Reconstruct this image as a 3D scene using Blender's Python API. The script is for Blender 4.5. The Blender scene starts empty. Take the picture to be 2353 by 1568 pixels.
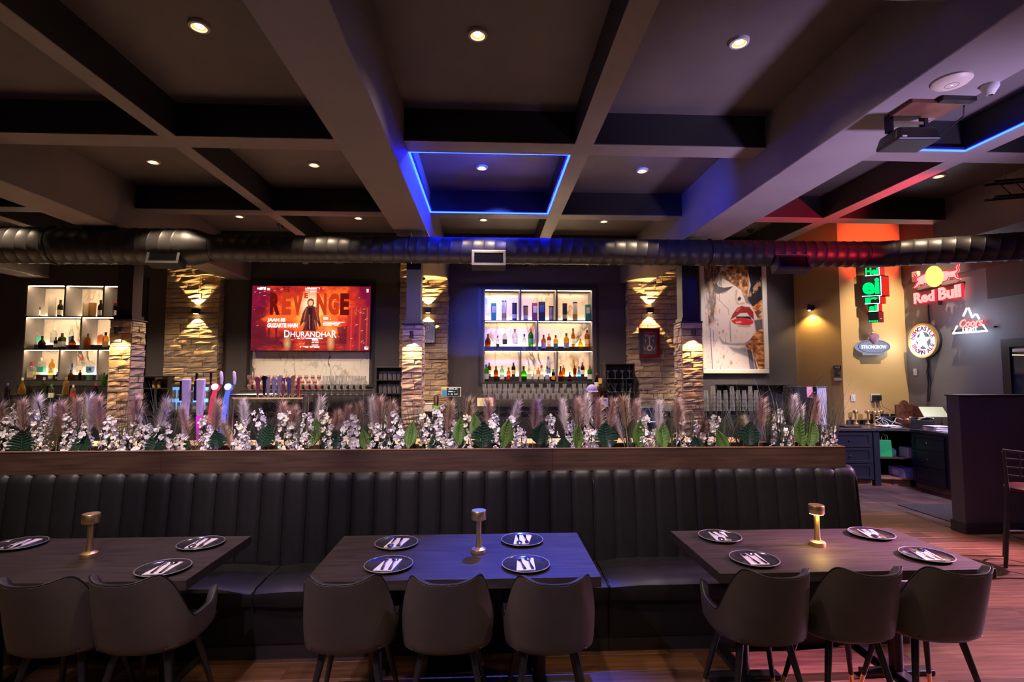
import bpy, bmesh, math, random
import numpy as np
from mathutils import Vector, Matrix
R = random.Random(7)
SC = bpy.context.scene
COL = SC.collection
PI = math.pi
# ------------------------------------------------------------------ camera
F, CAMZ = 1190.0, 1.83                       # focal length in pixels of the 2353 x 1568 frame, eye height
TH, PH = math.atan(54.5 / F), math.atan(76 / F)
cam = bpy.data.objects.new('camera', bpy.data.cameras.new('camera'))
COL.objects.link(cam)
cam.location = (0, 0, CAMZ)
cam.rotation_euler = (PI / 2 + PH, 0, -TH)
cam.data.sensor_width = 36.0
cam.data.lens = 36.0 * F / 2353.0
cam.data.clip_start = 0.05
SC.camera = cam
# ------------------------------------------------------------------ world, exposure
world = bpy.data.worlds.new('world'); SC.world = world
world.use_nodes = True
world.node_tree.nodes['Background'].inputs[0].default_value = (0.62, 0.52, 0.60, 1)
world.node_tree.nodes['Background'].inputs[1].default_value = 0.012
SC.view_settings.view_transform = 'Standard'
SC.view_settings.look = 'None'
SC.view_settings.exposure = 0.0
SC.view_settings.gamma = 1.0
SC.view_settings.use_curve_mapping = False
SC.cycles.use_denoising = True
SC.cycles.use_adaptive_sampling = True
SC.cycles.adaptive_threshold = 0.04
SC.cycles.max_bounces = 6
SC.cycles.diffuse_bounces = 3
SC.cycles.glossy_bounces = 3
SC.cycles.transmission_bounces = 4
SC.cycles.transparent_max_bounces = 12
SC.cycles.caustics_reflective = False
SC.cycles.caustics_refractive = False
SC.cycles.sample_clamp_indirect = 4.0

def lamp(kind, name, loc, energy, color, target=None, size=0.05, angle=60, blend=0.4, parent=None):
    d = bpy.data.lights.new(name, kind)
    d.energy = energy; d.color = color
    if kind == 'SPOT':
        d.spot_size = math.radians(angle); d.spot_blend = blend; d.shadow_soft_size = size
    elif kind == 'POINT':
        d.shadow_soft_size = size
    o = bpy.data.objects.new(name, d); COL.objects.link(o)
    o.location = loc
    if target is not None:
        o.rotation_euler = (Vector(target) - Vector(loc)).to_track_quat('-Z', 'Y').to_euler()
    if parent is not None: o.parent = parent
    return o
WARM = (1.0, 0.74, 0.50)
# added coloured spots, mostly unseen: position, aim, watts, colour, cone, blend
ADDED_SPOTS = [
    ((0.50, 4.98, 4.10), (0.22, 3.10, 0.76), 2700, (0.035, 0.085, 1.0), 27, 0.8),    # blue pool on the middle table
    ((7.3, 4.5, 3.40), (4.0, 4.1, 0.0), 2700, (0.78, 0.38, 0.66), 58, 0.6),          # pink wash on the aisle floor
    ((7.3, 3.3, 3.40), (2.75, 3.2, 0.76), 9000, (0.85, 0.34, 0.70), 14, 1.0),        # magenta on the aisle end of a table
    ((-1.6, 0.4, 3.45), (-0.6, 4.2, 1.35), 260, (0.80, 0.62, 1.0), 74, 0.7),         # lavender wash on the planter
    ((6.0, 4.4, 2.6), (4.4, 5.9, 4.0), 900, (1.0, 0.03, 0.07), 44, 0.7),             # red on the side bay beam
    ((4.8, 1.9, 0.40), (3.5, 3.9, 3.75), 1200, (0.66, 0.52, 1.0), 56, 0.9, 0.35),            # violet uplight on the wide beam
    ((-2.6, 4.95, 4.10), (-2.6, 4.2, 1.2), 170, (0.62, 0.40, 1.0), 56, 0.6),         # violet top light over the planter, far end
    ((1.8, 4.95, 4.10), (1.6, 4.2, 1.2), 150, (0.85, 0.62, 0.95), 56, 0.6),          # violet top light over the planter, aisle end
    ((0.10, 4.98, 4.12), (0.20, 9.8, 2.55), 1100, (0.09, 0.13, 1.0), 28, 0.9),       # blue on the duct and the bar wall
    ((0.62, 5.05, 4.10), (-0.75, 5.4, 3.62), 520, (0.02, 0.06, 1.0), 95, 0.8),       # blue on the near side of the wide beam
    ((1.05, 4.98, 4.08), (2.54, 5.9, 3.70), 110, (0.02, 0.06, 1.0), 64, 1.0),        # blue on the far wide beam
    ((4.75, 8.2, 3.62), (4.85, 9.8, 2.85), 85, (1.0, 0.84, 0.74), 70, 0.6),         # added light on the portrait
    ((7.2, 5.7, 3.30), (5.9, 8.0, 0.4), 620, (0.74, 0.62, 1.0), 58, 0.7),            # lavender over the service cabinets
    ((7.25, 6.2, 3.20), (6.95, 9.05, 4.1), 900, (1.0, 0.10, 0.05), 30, 0.7),         # red on the top of the mustard wall
]
# ------------------------------------------------------------------ photograph pixel -> place in the room
def ray(px, py):
    x = (px - 1176.5) / F; y = -(py - 784) / F
    fw = math.cos(PH) - y * math.sin(PH); up = math.sin(PH) + y * math.cos(PH)
    return (x * math.cos(TH) + fw * math.sin(TH), -x * math.sin(TH) + fw * math.cos(TH), up)
def W(px, py, Y):
    a, b, c = ray(px, py); t = Y / b
    return Vector((a * t, Y, CAMZ + c * t))
def G(px, py, z):
    a, b, c = ray(px, py); t = (z - CAMZ) / c
    return Vector((a * t, b * t, z))
def S(px, py, X):
    a, b, c = ray(px, py); t = X / a
    return Vector((X, b * t, CAMZ + c * t))
# ------------------------------------------------------------------ mesh builder
class MB:
    def __init__(s): s.v = []; s.f = []
    def add(s, vs, fs):
        o = len(s.v); s.v += [tuple(p) for p in vs]; s.f += [tuple(i + o for i in f) for f in fs]; return s
    def box(s, x0, x1, y0, y1, z0, z1):
        return s.add([(x0,y0,z0),(x1,y0,z0),(x1,y1,z0),(x0,y1,z0),(x0,y0,z1),(x1,y0,z1),(x1,y1,z1),(x0,y1,z1)],
                     [(0,3,2,1),(4,5,6,7),(0,1,5,4),(1,2,6,5),(2,3,7,6),(3,0,4,7)])
    def hexa(s, p):   # eight corners in the box order
        return s.add(p, [(0,3,2,1),(4,5,6,7),(0,1,5,4),(1,2,6,5),(2,3,7,6),(3,0,4,7)])
    def obox(s, c, u, v, w):  # oriented box: centre and three half vectors
        c, u, v, w = Vector(c), Vector(u), Vector(v), Vector(w)
        return s.hexa([c-u-v-w, c+u-v-w, c+u+v-w, c-u+v-w, c-u-v+w, c+u-v+w, c+u+v+w, c-u+v+w])
    def tube(s, pts, r, n=8, caps=True, closed=False):
        pts = [Vector(p) for p in pts]; m = len(pts)
        rs = r if isinstance(r, (list, tuple)) else [r] * m
        vs = []; up = None
        for i, p in enumerate(pts):
            if closed: d = pts[(i+1) % m] - pts[i-1]
            else: d = pts[min(i+1, m-1)] - pts[max(i-1, 0)]
            if d.length < 1e-9: d = Vector((0,0,1))
            d.normalize()
            if up is None:
                up = Vector((0,0,1)) if abs(d.z) < 0.9 else Vector((0,1,0))
            a = d.cross(up)
            if a.length < 1e-6: a = d.orthogonal()
            a.normalize(); b = a.cross(d); b.normalize(); up = b
            for k in range(n):
                t = 2*PI*k/n
                vs.append(p + (a*math.cos(t) + b*math.sin(t)) * rs[i])
        fs = []
        for i in range(m if closed else m-1):
            j = (i+1) % m
            for k in range(n):
                l = (k+1) % n
                fs.append((i*n+k, i*n+l, j*n+l, j*n+k))
        if caps and not closed:
            fs.append(tuple(range(n-1, -1, -1))); fs.append(tuple((m-1)*n+k for k in range(n)))
        return s.add(vs, fs)
    def cyl(s, p0, p1, r0, r1=None, n=14): return s.tube([p0, p1], [r0, r0 if r1 is None else r1], n)
    def lathe(s, prof, n=16, c=(0,0,0), sx=1, sy=1, a0=0.0, caps=True):
        vs = []; fs = []; m = len(prof)
        for r, z in prof:
            for k in range(n):
                t = a0 + 2*PI*k/n
                vs.append((c[0]+r*sx*math.cos(t), c[1]+r*sy*math.sin(t), c[2]+z))
        for i in range(m-1):
            for k in range(n):
                l = (k+1) % n
                fs.append((i*n+k, i*n+l, (i+1)*n+l, (i+1)*n+k))
        if caps and prof[0][0] > 1e-6: fs.append(tuple(range(n-1, -1, -1)))
        if caps and prof[-1][0] > 1e-6: fs.append(tuple((m-1)*n+k for k in range(n)))
        return s.add(vs, fs)
    def prism(s, pts, d):   # polygon (3-D points in one plane) thickened along vector d
        pts = [Vector(p) for p in pts]; d = Vector(d); n = len(pts)
        return s.add(pts + [p + d for p in pts],
                     [tuple(range(n-1, -1, -1)), tuple(range(n, 2*n))] + [(i, (i+1) % n, n+(i+1) % n, n+i) for i in range(n)])
    def grid(s, P):         # rows of points
        m = len(P); n = len(P[0])
        return s.add([p for row in P for p in row],
                     [(i*n+j, i*n+j+1, (i+1)*n+j+1, (i+1)*n+j) for i in range(m-1) for j in range(n-1)])
    def mesh(s, name, mat=None, smooth=False, sharp=40):
        me = bpy.data.meshes.new(name)
        me.from_pydata([tuple(p) for p in s.v], [], s.f)
        if mat is not None: me.materials.append(M[mat] if isinstance(mat, str) else mat)
        if smooth:
            me.polygons.foreach_set('use_smooth', [True] * len(me.polygons))
            me.set_sharp_from_angle(angle=math.radians(sharp))
        me.update()
        return me
    def build(s, name, mat=None, parent=None, smooth=False, bev=0.0, loc=None, rz=0.0, seg=2, fix=False):
        me = s.mesh(name, mat, smooth)
        if fix:
            bm = bmesh.new(); bm.from_mesh(me); bmesh.ops.recalc_face_normals(bm, faces=bm.faces); bm.to_mesh(me); bm.free()
        return put(name, me, parent, loc, rz, bev, seg)
def put(name, me, parent=None, loc=None, rz=0.0, bev=0.0, seg=2):
    o = bpy.data.objects.new(name, me); COL.objects.link(o)
    if parent is not None: o.parent = parent
    if loc is not None: o.location = loc
    if rz: o.rotation_euler = (0, 0, rz)
    if bev:
        b = o.modifiers.new('bevel', 'BEVEL'); b.width = bev; b.segments = seg; b.limit_method = 'ANGLE'; b.angle_limit = math.radians(40)
    return o
def tag(o, label=None, cat=None, group=None, kind=None):
    if label: o['label'] = label
    if cat: o['category'] = cat
    if group: o['group'] = group
    if kind: o['kind'] = kind
    return o
def thing(name, label, cat, loc=(0,0,0), rz=0.0, group=None):
    o = bpy.data.objects.new(name, None); COL.objects.link(o)
    o.empty_display_size = 0.05
    o.location = loc; o.rotation_euler = (0, 0, rz)
    return tag(o, label, cat, group)
KIDS = {}
def dup(root, loc, rz=0.0, label=None, group=None, scale=None):
    def cp(o, par):
        c = o.copy(); COL.objects.link(c); c.parent = par
        for ch in o.children: cp(ch, c)
        return c
    r = cp(root, None)
    r.location = loc; r.rotation_euler = (0, 0, rz)
    if scale is not None: r.scale = (scale,)*3 if not isinstance(scale, tuple) else scale
    if label: r['label'] = label
    if group: r['group'] = group
    return r
_o1 = 'first second third fourth fifth sixth seventh eighth ninth tenth eleventh twelfth thirteenth fourteenth fifteenth sixteenth seventeenth eighteenth nineteenth'.split()
def nth(i):
    if i < 19: return _o1[i]
    t, u = divmod(i + 1, 10)
    w = {2: "twent", 3: "thirt", 4: "fort", 5: "fift", 6: "sixt"}[t]
    return w + 'ieth' if u == 0 else w + 'y-' + _o1[u-1]
# ------------------------------------------------------------------ materials
M = {}
def mat(name, col, rough=0.6, metal=0.0, var=0.0, scale=8.0, stretch=(1,1,1), bump=0.0, bscale=None, col2=None, emit=None, estr=0.0, spec=0.5, coat=0.0, detail=4.0):
    m = bpy.data.materials.new(name); m.use_nodes = True; M[name] = m
    nt = m.node_tree; N = nt.nodes; L = nt.links; b = N['Principled BSDF']
    b.inputs['Base Color'].default_value = (*col, 1)
    b.inputs['Roughness'].default_value = rough; b.inputs['Metallic'].default_value = metal
    b.inputs['Specular IOR Level'].default_value = spec
    if coat: b.inputs['Coat Weight'].default_value = coat; b.inputs['Coat Roughness'].default_value = 0.15
    if emit is not None:
        b.inputs['Emission Color'].default_value = (*emit, 1); b.inputs['Emission Strength'].default_value = estr
    if var or bump or col2 is not None:
        tc = N.new('ShaderNodeTexCoord'); mp = N.new('ShaderNodeMapping'); mp.inputs['Scale'].default_value = stretch
        L.new(tc.outputs['Object'], mp.inputs['Vector'])
        nz = N.new('ShaderNodeTexNoise'); nz.inputs['Scale'].default_value = scale; nz.inputs['Detail'].default_value = detail
        L.new(mp.outputs['Vector'], nz.inputs['Vector'])
        if var or col2 is not None:
            rp = N.new('ShaderNodeValToRGB'); e = rp.color_ramp.elements
            e[0].position = 0.32; e[1].position = 0.68
            if col2 is None:
                e[0].color = (*[c*(1-var) for c in col], 1); e[1].color = (*[min(1, c*(1+var)) for c in col], 1)
            else:
                e[0].color = (*col, 1); e[1].color = (*col2, 1)
            L.new(nz.outputs['Fac'], rp.inputs['Fac']); L.new(rp.outputs['Color'], b.inputs['Base Color'])
        if bump:
            nb = nz
            if bscale:
                nb = N.new('ShaderNodeTexNoise'); nb.inputs['Scale'].default_value = bscale; nb.inputs['Detail'].default_value = 5
                L.new(mp.outputs['Vector'], nb.inputs['Vector'])
            bp = N.new('ShaderNodeBump'); bp.inputs['Strength'].default_value = bump; bp.inputs['Distance'].default_value = 0.01
            L.new(nb.outputs['Fac'], bp.inputs['Height']); L.new(bp.outputs['Normal'], b.inputs['Normal'])
    return m
def emis(name, col, strength):
    m = bpy.data.materials.new(name); m.use_nodes = True; M[name] = m
    nt = m.node_tree; nt.nodes.clear()
    e = nt.nodes.new('ShaderNodeEmission'); o = nt.nodes.new('ShaderNodeOutputMaterial')
    e.inputs[0].default_value = (*col, 1); e.inputs[1].default_value = strength
    nt.links.new(e.outputs[0], o.inputs[0]); return m
def glass(name, col, fac=0.25, rough=0.04):
    m = bpy.data.materials.new(name); m.use_nodes = True; M[name] = m
    nt = m.node_tree; N = nt.nodes; b = N['Principled BSDF']; out = N['Material Output']
    b.inputs['Base Color'].default_value = (*[c*0.6 for c in col], 1); b.inputs['Roughness'].default_value = rough
    tr = N.new('ShaderNodeBsdfTransparent'); tr.inputs[0].default_value = (*col, 1)
    fr = N.new('ShaderNodeLayerWeight'); fr.inputs[0].default_value = 0.35
    mr = N.new('ShaderNodeMapRange'); mr.inputs['To Min'].default_value = fac*0.5; mr.inputs['To Max'].default_value = min(1, fac + 0.40)
    mx = N.new('ShaderNodeMixShader')
    nt.links.new(fr.outputs['Facing'], mr.inputs['Value']); nt.links.new(mr.outputs['Result'], mx.inputs[0])
    nt.links.new(tr.outputs[0], mx.inputs[1]); nt.links.new(b.outputs[0], mx.inputs[2]); nt.links.new(mx.outputs[0], out.inputs['Surface'])
    return m
def attr_mat(name, emission=0.0, rough=0.5):
    m = bpy.data.materials.new(name); m.use_nodes = True; M[name] = m
    nt = m.node_tree; N = nt.nodes; b = N['Principled BSDF']
    a = N.new('ShaderNodeAttribute'); a.attribute_name = 'Col'
    if emission:
        b.inputs['Base Color'].default_value = (0.01, 0.01, 0.01, 1)
        nt.links.new(a.outputs['Color'], b.inputs['Emission Color']); b.inputs['Emission Strength'].default_value = emission
    else: nt.links.new(a.outputs['Color'], b.inputs['Base Color'])
    b.inputs['Roughness'].default_value = rough
    return m
# paint and plaster
mat('coffer_black', (0.022, 0.020, 0.024), 0.5, bump=0.05, bscale=40)
mat('ceiling_paint', (0.120, 0.102, 0.100), 0.55, var=0.10, scale=2.0, bump=0.10, bscale=40)
mat('beam_paint', (0.25, 0.215, 0.215), 0.5, var=0.10, scale=1.5, bump=0.10, bscale=30)
mat('wall_dark', (0.075, 0.064, 0.072), 0.6, var=0.08, scale=2.0, bump=0.05, bscale=60)
mat('wall_mustard', (0.62, 0.42, 0.17), 0.7, var=0.05, scale=1.2, bump=0.06, bscale=60)
mat('wall_grey', (0.20, 0.19, 0.20), 0.7, var=0.06, scale=1.5, bump=0.05, bscale=60)
mat('trim_black', (0.022, 0.020, 0.022), 0.45)
mat('steel_black', (0.020, 0.019, 0.022), 0.38)
mat('duct_black', (0.022, 0.020, 0.020), 0.45, metal=0.1, var=0.15, scale=3.0)
mat('black_plastic', (0.018, 0.018, 0.020), 0.4)
mat('black_gloss', (0.012, 0.012, 0.014), 0.15)
mat('dark_metal', (0.05, 0.047, 0.05), 0.35, metal=0.8)
mat('chrome', (0.75, 0.73, 0.70), 0.12, metal=1.0)
mat('steel', (0.55, 0.54, 0.53), 0.25, metal=1.0, var=0.06, scale=30, stretch=(1, 1, 10))
mat('brass', (0.95, 0.68, 0.30), 0.36, metal=1.0, var=0.05, scale=50, stretch=(8, 8, 1))
mat('white_plastic', (0.75, 0.73, 0.70), 0.4)
mat('cream_plastic', (0.72, 0.62, 0.50), 0.45)
mat('paper', (0.80, 0.78, 0.76), 0.8)
mat('leather_black', (0.010, 0.009, 0.010), 0.46, spec=0.32, var=0.15, scale=20, bump=0.08, bscale=160)
mat('leather_brown', (0.085, 0.066, 0.054), 0.5, var=0.10, scale=10, bump=0.06, bscale=200)
mat('leather_lining', (0.04, 0.037, 0.04), 0.45, var=0.1, scale=10, bump=0.05, bscale=200)
mat('leather_red', (0.06, 0.012, 0.012), 0.4)
mat('table_wood', (0.026, 0.019, 0.016), 0.5, spec=0.18, scale=3.0, stretch=(1.2, 26, 8), col2=(0.060, 0.045, 0.037), bump=0.05, detail=8)
mat('planter_wood', (0.042, 0.020, 0.013), 0.5, scale=2.5, stretch=(1.0, 14, 16), col2=(0.092, 0.046, 0.028), bump=0.05, detail=8)
mat('planter_edge', (0.22, 0.12, 0.07), 0.45, scale=3, stretch=(1, 10, 10), col2=(0.30, 0.17, 0.10))
mat('bar_wood', (0.34, 0.22, 0.12), 0.4, scale=2.0, stretch=(1, 12, 4), col2=(0.56, 0.40, 0.24), detail=8)
for i, (a, b_) in enumerate([((0.10,0.042,0.020),(0.24,0.105,0.05)), ((0.075,0.032,0.017),(0.19,0.085,0.042)), ((0.13,0.055,0.026),(0.28,0.13,0.065)), ((0.06,0.028,0.016),(0.15,0.07,0.036))]):
    mat('plank_%d' % i, a, 0.42, scale=2.2, stretch=(1.0, 14, 4), col2=b_, bump=0.08, detail=9)
for i, (a, b_) in enumerate([((0.10,0.050,0.046),(0.17,0.10,0.095)), ((0.12,0.055,0.05),(0.21,0.12,0.11)), ((0.085,0.048,0.046),(0.14,0.09,0.09))]):
    mat('slate_%d' % i, a, 0.4, scale=3.0, col2=b_, bump=0.10, detail=6)
mat('grout', (0.16, 0.14, 0.14), 0.8)
mat('sub_floor', (0.10, 0.085, 0.08), 0.7, scale=2.2, stretch=(1, 5, 1), col2=(0.08, 0.062, 0.056))
mat('soil', (0.02, 0.015, 0.012), 0.9)
for i, (a, b_) in enumerate([((0.30,0.20,0.13),(0.50,0.37,0.26)), ((0.24,0.165,0.12),(0.42,0.30,0.22)), ((0.36,0.25,0.165),(0.58,0.44,0.30)), ((0.20,0.15,0.12),(0.36,0.28,0.23)), ((0.32,0.20,0.12),(0.47,0.33,0.21))]):
    mat('stone_%d' % i, a, 0.85, scale=7.0, col2=b_, bump=0.9, bscale=22, detail=8)
mat('mortar', (0.05, 0.035, 0.028), 0.95)
def marble(name, rough=0.18):
    m = bpy.data.materials.new(name); m.use_nodes = True; M[name] = m
    nt = m.node_tree; N = nt.nodes; L = nt.links; b = N['Principled BSDF']; b.inputs['Roughness'].default_value = rough
    tc = N.new('ShaderNodeTexCoord'); base = None
    cols = [((0.07, 0.055, 0.05), 1.0, 0.020, 1.25, (1.5, 1.0, 0.7)), ((0.42, 0.20, 0.03), 1.0, 0.018, 1.0, (1.4, 1.0, 0.6)), ((0.45, 0.43, 0.42), 0.7, 0.03, 2.6, (1.4, 1.0, 0.8))]
    prev = None
    for i, (c, amt, wd, sc, st) in enumerate(cols):
        mp = N.new('ShaderNodeMapping'); mp.inputs['Scale'].default_value = st; mp.inputs['Location'].default_value = (i*3.7, i*1.3, i*5.1); mp.inputs['Rotation'].default_value = (0, 0.7, 0)
        L.new(tc.outputs['Object'], mp.inputs['Vector'])
        nz = N.new('ShaderNodeTexNoise'); nz.inputs['Scale'].default_value = sc; nz.inputs['Detail'].default_value = 4; nz.inputs['Roughness'].default_value = 0.5; nz.inputs['Distortion'].default_value = 0.3
        L.new(mp.outputs['Vector'], nz.inputs['Vector'])
        s1 = N.new('ShaderNodeMath'); s1.operation = 'SUBTRACT'; s1.inputs[1].default_value = 0.5; L.new(nz.outputs['Fac'], s1.inputs[0])
        s2 = N.new('ShaderNodeMath'); s2.operation = 'ABSOLUTE'; L.new(s1.outputs[0], s2.inputs[0])
        mr = N.new('ShaderNodeMapRange'); mr.inputs['From Min'].default_value = 0.0; mr.inputs['From Max'].default_value = wd; mr.inputs['To Min'].default_value = amt; mr.inputs['To Max'].default_value = 0.0
        L.new(s2.outputs[0], mr.inputs['Value'])
        mk = N.new('ShaderNodeTexNoise'); mk.inputs['Scale'].default_value = 1.6; L.new(mp.outputs['Vector'], mk.inputs['Vector'])
        m2 = N.new('ShaderNodeMapRange'); m2.inputs['From Min'].default_value = 0.46; m2.inputs['From Max'].default_value = 0.58; L.new(mk.outputs['Fac'], m2.inputs['Value'])
        mu = N.new('ShaderNodeMath'); mu.operation = 'MULTIPLY'; L.new(mr.outputs['Result'], mu.inputs[0]); L.new(m2.outputs['Result'], mu.inputs[1])
        mx = N.new('ShaderNodeMix'); mx.data_type = 'RGBA'; L.new(mu.outputs[0], mx.inputs['Factor'])
        if prev is None: mx.inputs['A'].default_value = (0.86, 0.80, 0.74, 1)
        else: L.new(prev, mx.inputs['A'])
        mx.inputs['B'].default_value = (*c, 1); prev = mx.outputs['Result']
    L.new(prev, b.inputs['Base Color'])
marble('marble')
emis('led_blue', (0.0016, 0.006, 1.0), 110.0)
emis('led_blue_core', (0.30, 0.55, 1.0), 9.0)
emis('led_warm', (1.0, 0.68, 0.38), 90.0)
emis('reflector_glow', (1.0, 0.50, 0.14), 1.6)
emis('lens_warm', (1.0, 0.72, 0.40), 30.0)
WY = 9.8           # front of the back wall
CEIL = 4.2; GRID = 3.9; BEAM = 3.586
def holes_wall(x0, x1, z0, z1, y0, y1, holes):
    mb = MB(); xs = sorted({x0, x1, *[h[0] for h in holes], *[h[1] for h in holes]}); zs = sorted({z0, z1, *[h[2] for h in holes], *[h[3] for h in holes]})
    for i in range(len(xs)-1):
        for j in range(len(zs)-1):
            cx = (xs[i]+xs[i+1])/2; cz = (zs[j]+zs[j+1])/2
            if not any(h[0] < cx < h[1] and h[2] < cz < h[3] for h in holes):
                mb.box(xs[i], xs[i+1], y0, y1, zs[j], zs[j+1])
    return mb
def wx(px, Y=WY, py=760): return W(px, py, Y).x
def wz(py, px=1122, Y=WY): return W(px, py, Y).z
NL = (wx(56), wx(268), wz(876, 160), wz(655, 160))      # left bottle niche
NC = (wx(1111), wx(1363), wz(879, 1237), wz(665, 1237)) # centre bottle niche
o = holes_wall(-9.7, 6.3, 0, CEIL, WY, WY+0.42, [NL, NC]).build('wall_back', 'wall_dark'); tag(o, 'dark charcoal wall behind the bar', kind='structure')
# raised flat frames on the back wall around the television, the niche and the left bay
def frame_rect(name, x0, x1, z0, z1, w=0.05, d=0.02, y=WY, m='trim_black'):
    mb = MB(); mb.box(x0, x1, y-d, y, z1-w, z1); mb.box(x0, x1, y-d, y, z0, z0+w); mb.box(x0, x0+w, y-d, y, z0+w, z1-w); mb.box(x1-w, x1, y-d, y, z0+w, z1-w)
    return tag(mb.build(name, m), kind='structure')
tag(frame_rect('trim_1', wx(570), wx(862), wz(890), wz(645)), 'flat black frame moulding around the television wall')
tag(frame_rect('trim_2', wx(1099), wx(1376), wz(886), wz(655)), 'flat black frame moulding around the centre bottle niche')
mb = MB(); mb.box(wx(583), wx(850), WY-0.012, WY, wz(884), wz(800)); tag(mb.build('trim_3', 'marble'), 'veined marble splashback panel under the television', kind='structure')
mb = MB(); mb.box(wx(326), wx(338), WY-0.03, WY, 1.2, wz(645)); tag(mb.build('trim_4', 'trim_black'), 'narrow black upright strip on the wall beside the stone column', kind='structure')
# mustard block at the end of the bar, its lit front and its receding side
mb = MB(); HIGH = 4.95
mb.hexa([(6.37,9.05,0),(7.62,9.05,0),(7.62,10.3,0),(5.95,9.85,0),(6.37,9.05,HIGH),(7.62,9.05,HIGH),(7.62,10.3,HIGH),(5.95,9.85,HIGH)])
tag(mb.build('wall_mustard', 'wall_mustard'), 'mustard yellow wall block carrying the sconce and two signs', kind='structure')
RX = 7.58
mb = MB(); mb.box(RX, RX+0.2, -4.0, 9.05, 0, 3.45); tag(mb.build('wall_right', 'wall_grey'), 'grey side wall carrying the neon signs', kind='structure')
mb = MB(); mb.box(RX-0.03, RX+0.2, -4.0, 9.05, 3.45, HIGH); tag(mb.build('trim_5', 'wall_dark'), 'dark band along the top of the grey side wall', kind='structure')
mb = MB(); mb.box(-9.9, -9.7, -1.5, 10.2, 0, CEIL); tag(mb.build('wall_left', 'wall_dark'), 'dark wall at the far end of the bar', kind='structure')
# dark board high on the grey side wall
a = S(2270, 600, RX); b = S(2270, 688, RX)
mb = MB(); mb.box(RX-0.04, RX, a.y-1.6, a.y, b.z, 3.45); tag(mb.build('wall_board', 'wall_dark'), 'dark rectangular board high on the grey side wall', 'board')
# ------------------------------------------------------------------ ceiling
mb = MB(); mb.box(-9.7, 4.64, -4.0, WY+0.1, CEIL, CEIL+0.15); mb.box(4.64, RX, -4.0, 6.79, CEIL, CEIL+0.15); mb.box(4.5, RX+0.2, 6.6, WY+0.6, HIGH, HIGH+0.15); mb.box(4.5, 4.64, 6.79, WY+0.1, CEIL+0.15, HIGH); mb.box(4.5, RX, 6.6, 6.79, CEIL+0.15, HIGH); mb.box(4.5, 6.4, WY, WY+0.42, CEIL, HIGH); tag(mb.build('ceiling', 'ceiling_paint'), 'dark painted coffered ceiling', kind='structure')
def beam(name, x0, x1, y0, y1, z, label):
    if z > BEAM + 0.1:
        mb = MB(); mb.box(x0, x1, y0, y1, z+0.008, CEIL+0.02); o = tag(mb.build(name, 'coffer_black'), label, kind='structure')
        mb = MB(); mb.box(x0, x1, y0, y1, z, z+0.0075); mb.build('soffit_board', 'beam_paint', o); return o
    mb = MB(); mb.box(x0, x1, y0, y1, z, CEIL+0.02); return tag(mb.build(name, 'beam_paint', bev=0.006, seg=1), label, kind='structure')
WB = [(-8.5, -8.06), (-4.87, -4.43), (-1.165, -0.756), (2.54, 3.08), (6.15, 6.6)]
TB = [(-6.55, -6.40), (-2.868, -2.728), (0.775, 0.945), (4.45, 4.64)]
for i, (a, b) in enumerate(WB): beam('ceiling_beam', a, b, -4.0, WY if i < 4 else 6.79, BEAM, 'wide deep ceiling beam, %s from the left wall, running towards the bar' % nth(i))
for i, (a, b) in enumerate(TB): beam('ceiling_beam', a, b, -4.0, WY, GRID, 'narrow ceiling beam, %s from the left wall, running towards the bar' % nth(i))
CBY = [(-1.82, -1.59), (0.30, 0.53), (2.42, 2.65), (4.52, 4.75), (6.585, 6.79), (8.65, 8.86)]
edges = [-9.7] + [v for p in WB for v in p] + [RX]
for r, (a, b) in enumerate(CBY):
    for k in range(0, len(edges), 2):
        x0, x1 = edges[k], edges[k+1]
        cuts = [x0]
        for t in TB:
            if x0 < t[0] < x1: cuts += [t[0], t[1]]
        cuts.append(x1)
        for j in range(0, len(cuts), 2):
            if cuts[j+1] - cuts[j] > 0.3 and not (a > 8 and cuts[j] > 4.5):
                beam('ceiling_cross_beam', cuts[j], cuts[j+1], a, b, GRID+0.001, 'narrow cross beam in %s row of coffers, %s bay across' % (nth(r), nth(int((cuts[j] + 9.7) / 1.8))))
# blue LED strips tucked along the lower edge of one coffer and of the side bay coffer
def led_run(x0, x1, y0, y1, label, sides='fblr', z=GRID+0.016):
    t = thing('led_strip', label, 'led strip', ((x0+x1)/2, (y0+y1)/2, z))
    hx, hy = (x1-x0)/2, (y1-y0)/2
    for s in sides:
        mb = MB(); w = 0.026
        if s == 'f': mb.box(-hx, hx, hy-0.016, hy, -w/2, w/2)
        if s == 'b': mb.box(-hx, hx, -hy, -hy+0.016, -w/2, w/2)
        if s == 'l': mb.box(-hx, -hx+0.016, -hy, hy, -w/2, w/2)
        if s == 'r': mb.box(hx-0.016, hx, -hy, hy, -w/2, w/2)
        mb.build('light_strip', 'led_blue', t)
        cx, cy = (0, -1) if s == 'f' else (0, 1) if s == 'b' else (1, 0) if s == 'l' else (-1, 0)
        ch = MB(); ch.v = [(x + cx*0.0165, y + cy*0.0165, -0.002 if z < 0 else w/2 + 0.003) for x, y, z in mb.v]; ch.f = list(mb.f)
        ch.v += [(x, y, w/2 + 0.0005 if z < 0 else w/2 + 0.003) for x, y, z in mb.v]; ch.f += [tuple(i + 8 for i in q) for q in mb.f]; ch.build('channel', 'coffer_black', t)  # added opaque channel, keeps the strip light off the ceiling panel
    return t
led_run(-0.754, 0.773, 4.752, 6.583, 'glowing blue LED strip around the centre ceiling coffer')
led_run(3.082, 4.448, 2.652, 4.518, 'glowing blue LED strip in the side ceiling coffer above the projector', 'fr')
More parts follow.
